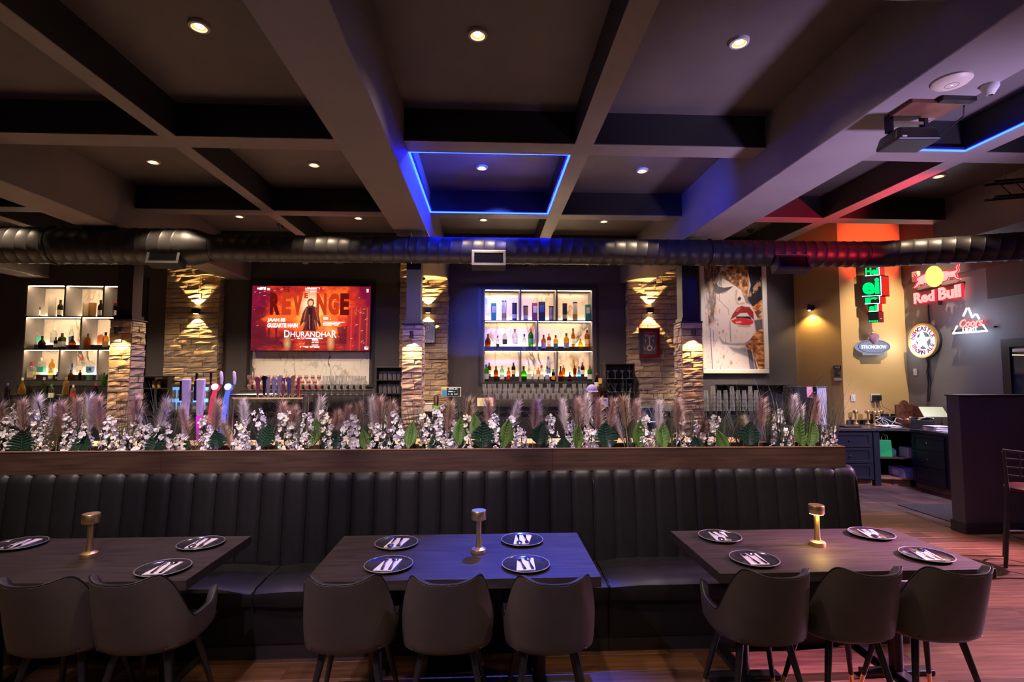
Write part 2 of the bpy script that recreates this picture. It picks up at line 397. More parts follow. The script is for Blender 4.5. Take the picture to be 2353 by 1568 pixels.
# downlights
def make_downlight():
    t = thing('downlight', 'recessed downlight', 'downlight', (0, 0, CEIL))
    mb = MB(); mb.lathe([(0.045, -0.012), (0.050, -0.022), (0.066, -0.020), (0.070, -0.004), (0.070, 0.0), (0.045, 0.0), (0.045, -0.012)], 24, caps=False); mb.build('trim_ring', 'white_plastic', t, smooth=True, fix=True)
    mb = MB(); mb.lathe([(0.0, -0.010), (0.030, -0.010), (0.030, -0.004), (0, -0.004)], 20); mb.build('lens', 'lens_warm', t)
    mb = MB(); mb.lathe([(0.030, -0.008), (0.046, -0.014)], 24, caps=False); mb.build('reflector', 'reflector_glow', t, smooth=True)
    return t
LC = [-3.73, -1.97, -0.08, 1.78, 3.76, 5.36, -5.6, -7.4]
LR = [1.47, 3.47, 5.80, 7.80, -0.6]
_dl = None
LITROW = {0: 105, 1: 50, 2: 420, 3: 420, 4: 80}
for r, y in enumerate(LR):
    for c, x in enumerate(LC):
        if c == 4 and r >= 2: continue
        if c >= 6 and r not in (2, 3): continue
        if c == 5 and r == 3: continue
        if c == 4 and r == 1: continue
        lab = 'round warm ceiling downlight, %s row of coffers from the dining tables, %s from the left' % (nth(r), nth(c + 2 if c < 6 else 7 - c))
        if _dl is None: d = _dl = make_downlight(); d.location = (x, y, CEIL); d['label'] = lab; d['group'] = 'recessed ceiling downlights'
        else: d = dup(_dl, (x, y, CEIL), 0, lab)
        lamp('SPOT', 'downlight_beam', (x, y, CEIL-0.03), LITROW[r] * (0.35 if c == 5 else 1), WARM, (x, y, 0), 0.04, 76 if r == 2 else 120 if r == 1 else 110, 0.7)
# added tilted spots that brighten the bar wall and the planter
for k, (x, y, q, e, lab) in enumerate(((7.0, 7.3, (7.1, 9.05, 2.0), 620, 'aimed at the mustard wall signs'), (-3.3, 8.25, (-3.3, 9.8, 1.6), 160, 'aimed at the marble panel'), (4.3, 8.2, (4.4, 9.2, 1.2), 800, 'aimed at the stacked pint glasses'), (-3.1, 2.75, (-3.1, 4.15, 1.48), 430, 'over the far end of the planter'), (-1.75, 2.75, (-1.75, 4.15, 1.48), 430, 'over the planter behind the unlit lamp table'), (-0.35, 2.75, (-0.35, 4.15, 1.48), 430, 'over the planter behind the blue table'), (1.05, 2.75, (1.05, 4.15, 1.48), 430, 'over the planter between the tables'), (2.3, 2.75, (2.3, 4.15, 1.48), 430, 'over the aisle end of the planter'))):
    cz = HIGH if x > 5 else CEIL; t = thing('added_eyeball_spot', 'added small tilted ceiling spot %s' % lab, 'added spotlight', (x, y, cz)); d = (Vector(q) - Vector((x, y, cz))).normalized()
    mb = MB(); mb.lathe([(0.05, -0.012), (0.062, -0.010), (0.064, 0.0), (0.05, 0.0), (0.05, -0.012)], 22, caps=False); mb.build('trim_ring', 'steel_black', t, smooth=True)
    mb = MB(); mb.tube([d*-0.01, d*0.05], [0.042, 0.038], 16); mb.build('eyeball', 'steel_black', t, smooth=True)
    pl = y < 4
    lamp('SPOT', 'added_eyeball_beam', Vector((x, y, cz)) + d*0.06, e, (1.0, 0.83, 0.84) if pl else (1.0, 0.80, 0.58), q, 0.03, 28 if pl else 52, 0.7)
# ------------------------------------------------------------------ floor
mb = MB(); mb.box(-9.9, RX+0.2, -4.0, 10.2, -0.12, -0.012)
floor = tag(mb.build('floor', 'sub_floor'), 'wooden plank floor with slate tiles by the bar', kind='structure')
def plank(x0, x1, y0, y1, m):
    mb = MB(); mb.box(-(x1-x0)/2+0.0005, (x1-x0)/2-0.0005, -(y1-y0)/2+0.0005, (y1-y0)/2-0.0005, -0.011, 0)
    o = mb.build('plank', m, floor, bev=0.0012, seg=1); o.location = ((x0+x1)/2, (y0+y1)/2, R.uniform(-0.0004, 0.0)); return o
pw = 0.187; row = 0; y = 2.35
while y < 6.75:
    xa = -4.4 if y < 3.6 else 2.8
    xb = 7.56 if y + pw < 6.07 else 5.5
    x = xa - R.uniform(0, 1.0)
    while x < xb:
        ln = R.uniform(0.9, 1.5); x1 = min(x + ln, xb)
        if x1 - x > 0.05: plank(x, x1, y, min(y + pw, 6.78), 'plank_%d' % R.randrange(4))
        x += ln
    y += pw
ts = 0.46
mb = MB(); mb.box(2.8, 7.56, 6.80, 9.0, -0.011, -0.004); mb.box(5.56, 7.56, 6.08, 6.80, -0.011, -0.004); mb.build('grout_bed', 'grout', floor)
y = 6.80
while y < 8.9:
    x = 2.8 + (0.23 if int((y-6.8)/ts) % 2 else 0)
    while x < 7.5:
        x1 = min(x+ts, 7.56)
        mb = MB(); mb.box(x+0.006, x1-0.006, y+0.006, y+ts-0.006, -0.010, 0.0); mb.build('tile', 'slate_%d' % R.randrange(3), floor, bev=0.002, seg=1)
        x += ts
    y += ts
for k, x in enumerate([5.57, 6.03, 6.49, 6.95]):
    mb = MB(); mb.box(x+0.006, min(x+ts, 7.56)-0.006, 6.09, 6.79, -0.010, 0.0); mb.build('tile', 'slate_%d' % (k % 3), floor, bev=0.002, seg=1)
t = thing('floor_threshold', 'thin metal threshold strip edging the slate floor', 'threshold', (5.2, 6.78, 0))
mb = MB(); mb.box(-2.3, 0.35, -0.02, 0.015, 0, 0.006); mb.build('strip', 'steel', t, bev=0.002)
mb = MB(); mb.box(0.315, 0.35, -0.72, -0.02, 0, 0.006); mb.build('strip', 'steel', t, bev=0.002)
mat('mat_rubber', (0.05, 0.042, 0.046), 0.85, var=0.3, scale=60, bump=0.5, bscale=150)
mb = MB(); mb.box(5.72, 6.75, 6.25, 7.12, 0.0005, 0.012); tag(mb.build('door_mat', 'mat_rubber', bev=0.004), 'dark rubber floor mat on the slate by the black partition', 'mat')
# ------------------------------------------------------------------ black half-height partition
t = thing('half_partition', 'black half-height partition at the end of the aisle', 'partition', (5.47, 5.81, 0)); t['kind'] = 'structure'
mb = MB(); mb.box(0, 2.1, 0, 0.17, 0, 1.57); mb.build('panel', 'wall_dark', t, bev=0.004)
mb = MB(); mb.box(-0.012, 2.11, -0.012, 0.182, 1.57, 1.588); mb.build('cap_board', 'trim_black', t, bev=0.003)
for (x0, x1, y0, y1) in ((-0.014, 0.46, -0.014, 0.0), (0.462, 1.3, -0.014, 0.0), (1.302, 2.1, -0.014, 0.0), (-0.014, 0.0, 0.0, 0.184)):
    mb = MB(); mb.box(x0, x1, y0, y1, 0, 0.125); mb.build('baseboard', 'trim_black', t, bev=0.002)
# ------------------------------------------------------------------ spiral air duct
def spiral(mb, p0, p1, r, pitch=0.135, n=40, phase=0.0):
    mb.tube([p0, p1], r - 0.0008, n)
    p0, p1 = Vector(p0), Vector(p1); ax = (p1-p0); Ln = ax.length; ax.normalize()
    up = Vector((0, 0, 1)); sd = ax.cross(up).normalized(); up = sd.cross(ax)
    prof = [(0.0, 0.0), (0.012, 0.006), (0.024, 0.0)]
    turns = int(Ln / pitch) + 1; rings = []
    for k in range(turns):
        for (d, h) in prof: rings.append((k*pitch + d, h))
    m = len(prof); vs = []; fs = []
    for (d, h) in rings:
        for j in range(n):
            a = 2*PI*j/n
            x = min(max(d + pitch*j/n - pitch*0.5, 0), Ln)
            vs.append(p0 + ax*x + (sd*math.cos(a) + up*math.sin(a))*(r + h))
    for i in range(len(rings)-1):
        for j in range(n):
            if j < n-1: fs.append((i*n+j, i*n+j+1, (i+1)*n+j+1, (i+1)*n+j))
            elif i + 1 + m < len(rings): fs.append((i*n+j, (i+m)*n, (i+1+m)*n, (i+1)*n+j))
    mb.add(vs, fs)
DY, DZ = 6.4, 3.375
duct = thing('air_duct', 'long black spiral air duct hung below the ceiling beams', 'air duct', (0, DY, DZ))
mb = MB(); spiral(mb, (-7.2, 0, 0.0), (-3.62, 0, 0.0), 0.218); mb.build('pipe', 'duct_black', duct, smooth=True)
mb = MB(); mb.tube([(-3.64, 0, 0), (-3.60, 0, 0), (-3.52, 0, -0.004), (-3.40, 0, -0.008), (-3.36, 0, -0.008)], [0.224, 0.224, 0.205, 0.168, 0.168], 40); mb.build('reducer', 'duct_black', duct, smooth=True)
mb = MB(); spiral(mb, (-3.38, 0, -0.008), (4.86, 0, 0.0), 0.163); mb.build('pipe', 'duct_black', duct, smooth=True)
E1 = Vector((6.35, 5.62-DY, -0.055)); E0 = Vector((5.10, -0.03, 0.0)); dr = (E1-E0).normalized()
mb = MB(); mb.tube([(4.84, 0, 0), (4.90, 0, 0), (4.99, -0.005, 0), (5.06, -0.02, 0), E0 + dr*0.04, E0 + dr*0.1], [0.168, 0.168, 0.166, 0.166, 0.168, 0.168], 40); mb.build('elbow', 'duct_black', duct, smooth=True)
mb = MB(); spiral(mb, E0 + dr*0.06, E0 + dr*2.2, 0.164); mb.build('pipe', 'duct_black', duct, smooth=True)
for x in (-5.2, -0.96, 2.80):
    mb = MB(); mb.tube([(x, 0, 0.15), (x, 0, (BEAM if x in (-0.96, 2.80) else CEIL)-DZ)], 0.006, 6); mb.build('hanger_rod', 'steel', duct)
    mb = MB(); r = 0.226 if x < -3.5 else 0.172
    mb.tube([(x, r*math.cos(k*PI/12), r*math.sin(k*PI/12)) for k in range(24)], 0.008, 6, closed=True); mb.build('hanger_strap', 'dark_metal', duct)
def register(px, py, wpx, hpx):
    c = W(px, py, DY-0.20); w = W(px+wpx/2, py, DY-0.2).x - c.x; h = (c.z - W(px, py+hpx/2, DY-0.2).z)
    o = bpy.data.objects.new('air_register', None); COL.objects.link(o); o.parent = duct; o.location = (c.x, -0.20, c.z-DZ); o.rotation_euler = (math.radians(-14), 0, 0)
    o['label'] = 'black grille box fitted to the duct'
    mb = MB(); mb.box(-w, w, 0.0, 0.16, h-0.012, h); mb.build('top_plate', 'beam_paint', o)
    mb = MB(); mb.box(-w, w, 0.0, 0.16, h-0.035, h-0.0125); mb.box(-w, w, 0.0, 0.16, -h, -h+0.03); mb.box(-w, -w+0.03, 0.0, 0.16, -h+0.03, h-0.035); mb.box(w-0.03, w, 0.0, 0.16, -h+0.03, h-0.035)
    mb.build('register_frame', 'steel_black', o)
    mb = MB(); mb.box(-w+0.03, w-0.03, 0.05, 0.055, -h+0.03, h-0.035); mb.build('register_back', 'black_plastic', o)
    mb = MB(); n = 11
    for k in range(n):
        z = -h+0.035 + (2*h-0.075)*k/(n-1); mb.obox((0, 0.02, z), (w-0.03, 0, 0), (0, 0.010, 0.004), (0, -0.0006, 0.0015))
    mb.build('louvres', 'dark_metal', o)
    mb = MB(); n = 22
    for k in range(1, n):
        x = -w+0.03 + (2*w-0.06)*k/n; mb.box(x-0.0015, x+0.0015, 0.034, 0.046, -h+0.03, h-0.035)
    mb.build('louvres_back', 'dark_metal', o)
c = W(185, 519, DY); t = thing('cable_tangle', 'tangle of thin black cables lying on top of the large duct section', 'cable', c); rr = random.Random(12)
for k in range(9):
    mb = MB(); x = rr.uniform(-0.25, 0.05); mb.tube([(x, rr.uniform(-.05, .05), 0.0), (x+rr.uniform(0, .15), 0, rr.uniform(0.02, 0.09)), (x+rr.uniform(.15, .35), rr.uniform(-.05, .05), rr.uniform(0.0, 0.06))], 0.004, 5); mb.build('cable', 'black_plastic', t, smooth=True)
register(374, 588, 76, 36); register(1123, 592, 78, 38); register(1824, 601, 76, 36)
# ------------------------------------------------------------------ banquette benches
def channel_mesh(w, name):
    # upright padded channel: profile runs from the seat up the front, over the rounded top and down the back
    prof = [(-0.060, 0.40), (-0.050, 0.55), (-0.030, 0.75), (-0.012, 0.95), (-0.006, 1.03), (0.004, 1.075), (0.035, 1.103), (0.075, 1.110), (0.110, 1.100), (0.125, 1.07), (0.125, 0.40)]
    n = 8; rows = []
    for (y, z) in prof:
        row = []
        for k in range(n+1):
            u = k/n*2-1
            bul = (1-abs(u)**5)
            front = 1.0 if y < 0.09 else 0.3
            yy = y - (0.022*(bul) - 0.012)*(1 if y < 0.05 else 0)
            zz = z + (0.005*bul - 0.004 if z > 1.04 and y > 0.0 else 0)
            row.append((u*(w/2-0.0015), yy, zz))
        rows.append(row)
    mb = MB(); mb.grid(rows); return mb.mesh(name, 'leather_black', smooth=True, sharp=80)
CW = 0.1655
chan = channel_mesh(CW, 'back_channel')
def bench(label, x0, x1, splits):
    t = thing('banquette_bench', label, 'bench', (x0, 3.98, 0))
    L = x1-x0
    mb = MB(); mb.box(0, L, -0.46, 0.12, 0.0, 0.09); mb.build('plinth', 'trim_black', t)
    mb = MB(); mb.box(0, L, -0.47, 0.12, 0.09, 0.36); mb.build('base', 'leather_black', t, bev=0.01)
    n = round(L/CW)
    for k in range(n):
        put('back_channel', chan, t, ((k+0.5)*L/n, 0, 0))
    s = [0] + [v-x0 for v in splits] + [L]
    for a, b in zip(s[:-1], s[1:]):
        mb = MB(); rows = []
        prof = [(-0.475, 0.335), (-0.520, 0.345), (-0.535, 0.40), (-0.525, 0.445), (-0.49, 0.463), (-0.30, 0.468), (-0.05, 0.462), (-0.03, 0.40)]
        m = 10
        for (y, z) in prof:
            row = []
            for k in range(m+1):
                u = k/m; e = min(u, 1-u)*(b-a)
                d = 0.02*max(0, 1-e/0.03)**2
                row.append((a+0.003+u*(b-a-0.006), y + (d if y < -0.4 else 0), z - (d if z > 0.4 else 0)))
            rows.append(row)
        mb.grid(rows); mb.build('seat_cushion', 'leather_black', t, smooth=True)
        mb = MB()
        for x in (a+0.003, b-0.003):
            mb.tube([(x, y - 0.004 + 0.02*(1 if y < -0.4 else 0), z - 0.012) for y, z in prof[1:-2]], 0.004, 6)
        mb.build('piping', 'leather_black', t, smooth=True)
    mb = MB(); mb.prism([(L-0.002, y, z) for y, z in [(-0.06, 0.0), (-0.06, 0.40), (-0.03, 0.75), (-0.01, 1.0), (0.03, 1.09), (0.11, 1.09), (0.125, 0.9), (0.125, 0.0)]], (0.012, 0, 0))
    mb.build('end_panel', 'leather_black', t, bev=0.006)
    return t
bench('long black fluted leather banquette bench behind the blue lit table and the unlit lamp table', -5.80, 0.80, [-3.8, -1.50])
bench('shorter black leather banquette bench with fluted back, ending beside the aisle', 0.803, 2.872, [])
# knee wall carrying the planter, behind the bench back
mb = MB(); mb.box(-5.9, 2.83, 4.11, 4.36, 0, 1.087); tag(mb.build('wall_knee', 'wall_dark'), 'low dark wall behind the bench carrying the planter', kind='structure')
# planter trough
t = thing('planter_trough', 'long dark wood planter trough on the low wall above the bench', 'planter', (0, 4.0, 1.088))
PZ = 0.168
for a, b in ((-5.85, -2.42), (-2.418, 0.49), (0.492, 2.81)):
    mb = MB(); mb.box(a, b, 0, 0.02, 0, PZ); mb.build('front_board', 'planter_wood', t, bev=0.0015)
    mb = MB(); mb.box(a, b, 0.28, 0.30, 0, PZ); mb.build('back_board', 'planter_wood', t, bev=0.0015)
    mb = MB(); mb.box(a, b, -0.003, 0.022, PZ, PZ+0.006); mb.build('top_edge', 'planter_edge', t)
    mb = MB(); mb.box(a, b, 0.278, 0.303, PZ, PZ+0.006); mb.build('top_edge', 'planter_edge', t)
mb = MB(); mb.box(2.79, 2.81, 0.02, 0.28, 0, PZ+0.006); mb.build('end_board', 'planter_edge', t, bev=0.0015)
mb = MB(); mb.box(-5.85, 2.79, 0.02, 0.28, 0.001, 0.11); mb.build('filler', 'soil', t)
# ------------------------------------------------------------------ tables
def make_table(label, x0, x1, y0, y1):
    t = thing('dining_table', label, 'table', ((x0+x1)/2, (y0+y1)/2, 0))
    hx, hy = (x1-x0)/2, (y1-y0)/2
    mb = MB(); mb.box(-hx, hx, -hy, hy, 0.706, 0.76); mb.build('table_top', 'table_wood', t, bev=0.003)
    for s in (-1, 1):
        mb = MB(); mb.cyl((s*hx*0.62, 0, 0.03), (s*hx*0.62, 0, 0.70), 0.038, n=16); mb.build('pedestal', 'steel_black', t, smooth=True)
        mb = MB(); mb.box(s*hx*0.62-0.035, s*hx*0.62+0.035, -0.33, 0.33, 0.0, 0.03); mb.box(s*hx*0.62-0.22, s*hx*0.62-0.035, -0.035, 0.035, 0.0, 0.03); mb.box(s*hx*0.62+0.035, s*hx*0.62+0.22, -0.035, 0.035, 0.0, 0.03)
        mb.build('cross_foot', 'steel_black', t, bev=0.006)
        mb = MB(); mb.box(s*hx*0.62-0.15, s*hx*0.62+0.15, -0.2, 0.2, 0.698, 0.7055); mb.build('top_bracket', 'steel_black', t)
    return t
TY = (2.79, 3.555)
make_table('dark wood dining table lit by the blue pool, between the other two', -0.95, 0.602, *TY)
make_table('dark wood dining table with the glowing lamp, pink lit end beside the aisle', 1.246, 2.797, 2.80, 3.562)
make_table('dark wood dining table with unlit brass lamp, farthest from the aisle', -3.12, -1.565, 2.84, 3.585)
# ------------------------------------------------------------------ place settings
mat('plate_glaze', (0.030, 0.028, 0.030), 0.16, var=0.2, scale=30)
mat('plate_rim', (0.30, 0.27, 0.25), 0.3)
mat('napkin', (0.80, 0.74, 0.72), 0.9, bump=0.1, bscale=300)
mat('cutlery', (0.62, 0.60, 0.60), 0.15, metal=1.0)
PR = 0.132
mb = MB(); mb.lathe([(0, 0.0), (0.085, 0.0), (0.118, 0.006), (PR, 0.016), (PR-0.003, 0.018), (PR-0.010, 0.014), (0.105, 0.008), (0, 0.008)], 40); plate_me = mb.mesh('plate', 'plate_glaze', True)
mb = MB(); mb.tube([(PR*math.cos(k*PI/24), PR*math.sin(k*PI/24), 0.0170) for k in range(48)], 0.0026, 6, closed=True); rim_me = mb.mesh('rim', 'plate_rim', True)
mb = MB()
for k in range(3):
    mb.hexa([(-0.062, -0.088, 0.0004+k*0.002), (0.042, -0.088, 0.0004+k*0.002), (0.055, 0.088, 0.0004+k*0.002), (-0.038, 0.088, 0.0004+k*0.002), (-0.062+k*0.004, -0.088, 0.002+k*0.002), (0.042, -0.088, 0.002+k*0.002), (0.055, 0.088, 0.002+k*0.002), (-0.038+k*0.004, 0.088, 0.002+k*0.002)])
nap_me = mb.mesh('napkin', 'napkin')
def flat(mb, outline, z0, th, bow):
    # outline: list of (half width, y); a thin bowed strip
    n = len(outline); rows = []
    for (w, y), b in zip(outline, bow):
        rows.append([(-w, y, z0+b), (0, y, z0+b+th*0.4), (w, y, z0+b)])
    top = [[(x, y, z+th) for x, y, z in r] for r in rows]
    mb.grid(top)
    mb.grid([list(reversed(r)) for r in rows])
    for i in range(n-1):
        for s in (0, 2):
            mb.add([rows[i][s], rows[i+1][s], top[i+1][s], top[i][s]], [(0, 1, 2, 3)])
mb = MB(); flat(mb, [(0.008, -0.095), (0.0085, -0.07), (0.004, -0.02), (0.0035, 0.02), (0.011, 0.038), (0.012, 0.052)], 0.0, 0.002, [0, 0, 0.004, 0.006, 0.002, 0.001])
for k in range(4):
    x = -0.0095 + k*0.00633; mb.hexa([(x-0.0016, 0.050, 0.001), (x+0.0016, 0.050, 0.001), (x+0.001, 0.092, 0.004), (x-0.001, 0.092, 0.004), (x-0.0016, 0.050, 0.003), (x+0.0016, 0.050, 0.003), (x+0.001, 0.092, 0.006), (x-0.001, 0.092, 0.006)])
fork_me = mb.mesh('fork', 'cutlery', True)
mb = MB(); flat(mb, [(0.008, -0.095), (0.0085, -0.07), (0.004, -0.02), (0.0035, 0.025)], 0.0, 0.002, [0, 0, 0.004, 0.006])
rows = []
for i in range(7):
    rr = []
    for k in range(13):
        a = 2*PI*k/12; q = i/6
        rr.append((0.019*q*math.cos(a), 0.058 + 0.030*q*math.sin(a), 0.004 + 0.007*(1-q*q)))
    rows.append(rr)
mb.grid(rows); spoon_me = mb.mesh('spoon', 'cutlery', True)
SET = [(-2.912, 3.445, 'bar end of the', 'far', 0), (-1.793, 3.402, 'aisle side of the', 'far', 0), (-1.767, 2.984, 'aisle side of the', 'near', 0),
       (-0.572, 3.354, 'bar end of the', 'far', 1), (-0.550, 2.980, 'bar end of the', 'near', 1), (0.220, 3.378, 'aisle side of the', 'far', 1), (0.212, 2.952, 'aisle side of the', 'near', 1),
       (1.514, 3.390, 'bench side of the', 'far', 2), (1.525, 2.974, 'bench side of the', 'near', 2), (2.543, 3.399, 'pink lit', 'far', 2), (2.566, 2.991, 'pink lit', 'near', 2)]
TN = ['leftmost table', 'blue lit table', 'glowing lamp table']
WHERE = {(0,0): 'far left', (0,1): 'far right', (0,2): 'near right', (1,3): 'far left', (1,4): 'near left', (1,5): 'far right', (1,6): 'near right', (2,7): 'far left', (2,8): 'near left', (2,9): 'far right', (2,10): 'near right'}
for i, (x, y, _, fn, tn) in enumerate(SET):
    wh = WHERE[(tn, i)]; Tn = TN[tn]; z = 0.7602; rz = R.uniform(-0.12, 0.12) + (PI if fn == 'far' else 0)
    t = thing('dinner_plate', 'round black dinner plate with pale rim, %s of the %s' % (wh, Tn), 'plate', (x, y, z), 0, 'dinner plates')
    put('dish', plate_me, t); put('rim', rim_me, t)
    tag(put('napkin', nap_me, None, (x, y, z+0.0085), rz), 'folded white napkin on the %s plate of the %s' % (wh, Tn), 'napkin', 'napkins')
    c, s = math.cos(rz), math.sin(rz)
    def rel(dx, dy): return (x + dx*c - dy*s, y + dx*s + dy*c, z+0.0160)
    f = tag(put('fork', fork_me, None, rel(-0.024, 0.012), rz + 0.10), 'steel fork on the napkin of the %s plate, %s' % (wh, Tn), 'fork', 'forks')
    f = tag(put('spoon', spoon_me, None, rel(0.022, 0.012), rz + 0.06), 'steel spoon on the napkin of the %s plate, %s' % (wh, Tn), 'spoon', 'spoons')
# ------------------------------------------------------------------ brass table lamps
emis('lamp_amber', (1.0, 0.66, 0.16), 40.0)
def table_lamp(label, loc, lit=False, z0=None):
    t = thing('table_lamp', label, 'lamp', loc, 0, 'brass cordless lamps')
    mb = MB(); mb.lathe([(0.0, 0), (0.0455, 0), (0.0465, 0.004), (0.0465, 0.018), (0.044, 0.024), (0.022, 0.034), (0.0, 0.036)], 32); mb.build('base', 'brass', t, smooth=True)
    mb = MB(); mb.lathe([(0.0215, 0.033), (0.018, 0.045), (0.015, 0.12), (0.0165, 0.190), (0.0165, 0.204)], 24); mb.build('stem', 'brass', t, smooth=True)
    mb = MB(); mb.lathe([(0.017, 0.196), (0.043, 0.196), (0.0455, 0.199), (0.0455, 0.246), (0.043, 0.250), (0.0, 0.250)], 32); mb.build('head', 'brass', t, smooth=True)
    if lit:
        mb = MB(); mb.lathe([(0.019, 0.1935), (0.040, 0.1935), (0.040, 0.196), (0.019, 0.196), (0.019, 0.1935)], 24, caps=False); mb.build('light_ring', 'lamp_amber', t)
        lamp('SPOT', 'table_lamp_beam', (loc[0], loc[1]-0.03, loc[2]+0.188), 5.0, (1.0, 0.62, 0.12), (loc[0], loc[1]-0.06, 0), 0.012, 140, 0.5)
    return t
def lampz(x, y, lab, lit=False): return table_lamp(lab, (x, y, 0.7601), lit)
lampz(-2.335, 3.222, 'unlit brass table lamp on the dining table at picture left')
lampz(-0.054, 3.19, 'unlit brass table lamp on the blue lit dining table')
lampz(2.062, 3.225, 'glowing brass table lamp on the dining table beside the aisle', True)
# ------------------------------------------------------------------ bucket chairs
HP = [(0, .838), (12, .840), (24, .848), (34, .857), (42, .860), (48, .852), (53, .832), (58, .795), (63, .74), (68, .68), (73, .625), (79, .585), (86, .572), (96, .588), (106, .618), (114, .640), (120, .640), (125, .615), (129, .57), (132, .52)]
def chair_h(a):
    a = abs(a)
    for (p, q), (r, s) in zip(HP[:-1], HP[1:]):
        if p <= a <= r: return q + (s-q)*(a-p)/(r-p)
    return HP[-1][1]
def chair_pt(a, t, off=0.0, qu=0.0):
    ar = math.radians(a); h = chair_h(a); z = 0.475 + (h-0.475)*t
    c, s = math.cos(ar), math.sin(ar)
    e = 0.72
    bx = math.copysign(abs(s)**e, s); by = math.copysign(abs(c)**(0.42 if c > 0 else e), c)
    ax, ay = 0.229 - off, 0.225 - off
    k = max(0, c); hh = (z-0.475)/0.40
    ax *= 1 + 0.05*math.sin(min(1, hh*2.2)*PI/2) - 0.16*max(0, hh-0.15)*min(1, k*1.6)
    fwd = 0.04*(1-k)                   # arms carry on forwards
    y = -by*ay - 0.34*hh*0.40*k + fwd
    q = qu*abs(math.sin(a*PI/17.0))
    return (bx*(ax + q*abs(s)) , y - q*c*-1 if False else y + q*k, z)
def make_chair():
    t = thing('bucket_chair', 'chair', 'chair', (0, 0, 0), 0, 'leather bucket chairs')
    A = [-132 + 264*i/66 for i in range(67)]; T = [0, .08, .18, .3, .45, .6, .75, .88, .96, 1.0]
    mb = MB(); rows = []
    rows.append([(0.10*math.sin(math.radians(a)), -0.10*math.cos(math.radians(a))+0.02, 0.425) for a in A])
    rows.append([(0.18*math.sin(math.radians(a)), -0.17*math.cos(math.radians(a))+0.02, 0.430) for a in A])
    rows.append([tuple(0.5*u+0.5*v for u, v in zip(chair_pt(a, 0), (0.215*math.sin(math.radians(a)), -0.20*math.cos(math.radians(a))+0.01, 0.435))) for a in A])
    for q in T: rows.append([chair_pt(a, q) for a in A])
    rows.append([tuple(v + (0.006 if i == 2 else 0) for i, v in enumerate(chair_pt(a, 1.0, 0.012))) for a in A])
    mb.grid(rows); mb.build('shell', 'leather_brown', t, smooth=True)
    mb = MB(); rows = [[chair_pt(a, q, 0.034 + 0.006*abs(math.sin(a*PI/24)), 0.0) for a in A] for q in T[:-1]]
    rows.append([tuple(v + (0.004 if i == 2 else 0) for i, v in enumerate(chair_pt(a, 0.99, 0.030))) for a in A])
    rows.append([tuple(v + (0.006 if i == 2 else 0) for i, v in enumerate(chair_pt(a, 1.0, 0.012))) for a in A])
    mb.grid(rows); mb.build('lining', 'leather_lining', t, smooth=True)
    mb = MB(); mb.tube([tuple(v + (0.005 if i == 2 else 0) for i, v in enumerate(chair_pt(a, 1.0, 0.004))) for a in A], 0.0045, 6); mb.build('piping', 'leather_black', t, smooth=True)
    # seat cushion with front-to-back channels
    mb = MB(); rows = []
    n = 14; m = 28
    for j in range(n+1):
        v = j/n; y = -0.20 + 0.47*v; row = []
        hw = 0.205*(1 - 0.25*max(0, v-0.75)*2 - 0.5*max(0, 0.12-v)*3)
        for i in range(m+1):
            u = i/m*2-1
            z = 0.478 + 0.010*abs(math.sin((u+1)*PI*3.5)) + 0.006*(1-u*u)
            if v > 0.88: z -= 0.055*((v-0.88)/0.12)**2
            row.append((u*hw, y, z))
        rows.append(row)
    rows.append([(x, y-0.01, 0.425) for x, y, z in rows[-1]])
    mb.grid(rows); mb.build('seat', 'leather_lining', t, smooth=True)
    for sx in (-1, 1):
        for sy in (-1, 1):
            mb = MB(); a = Vector((sx*0.125, sy*0.115, 0.44)); b = Vector((sx*0.215, sy*0.205, 0.0)); c = a + (b-a)*0.80
            mb.tube([a, c], [0.019, 0.0125], 12); l = mb.build('leg', 'steel_black', t, smooth=True)
            mb = MB(); mb.tube([c, b], [0.0127, 0.0095], 12); mb.build('brass_tip', 'brass', l, smooth=True)
    return t
CH = [(46, 1345, 'leather bucket chair cut off by the picture edge at the unlit lamp table'), (262, 1341, 'leather bucket chair with its armrest showing, at the unlit lamp table'),
      (775, 1340, 'leather bucket chair at the blue table, nearest the unlit lamp table'), (1020, 1340, 'middle leather bucket chair at the blue lit table'), (1276, 1340, 'leather bucket chair at the blue table, nearest the glowing lamp table'),
      (1808, 1325, 'leather bucket chair with armrest showing at the glowing lamp table, nearest the blue table'), (2025, 1320, 'middle leather bucket chair at the glowing lamp table'), (2238, 1318, 'leather bucket chair at the pink lit end of the glowing lamp table')]
ch0 = None
for px, py, lab in CH:
    p = G(px, py, 0.855)
    loc = (p.x, p.y + 0.345, 0)
    if ch0 is None: ch0 = make_chair(); ch0.location = loc; ch0['label'] = lab
    else: dup(ch0, loc, R.uniform(-0.04, 0.04), lab)
# ------------------------------------------------------------------ metal bar stool at the picture edge
t = thing('bar_stool', 'dark metal ladder-back bar stool with red padded seat beside the partition', 'bar stool', (5.19, 4.79, 0), math.radians(-45))
for sx in (-1, 1):
    mb = MB(); mb.tube([(sx*0.22, -0.20, 0), (sx*0.19, -0.17, 0.40), (sx*0.175, -0.155, 0.74), (sx*0.18, -0.19, 0.90), (sx*0.19, -0.25, 1.10)], [0.017, 0.016, 0.016, 0.014, 0.013], 10); mb.build('rear_leg', 'steel_black', t, smooth=True)
    mb = MB(); mb.tube([(sx*0.22, 0.22, 0), (sx*0.17, 0.17, 0.74)], [0.017, 0.016], 10); mb.build('leg', 'steel_black', t, smooth=True)
mb = MB(); mb.tube([(0.20*math.cos(k*PI/16), 0.02+0.19*math.sin(k*PI/16), 0.28) for k in range(32)], 0.010, 8, closed=True); mb.build('foot_ring', 'steel_black', t, smooth=True)
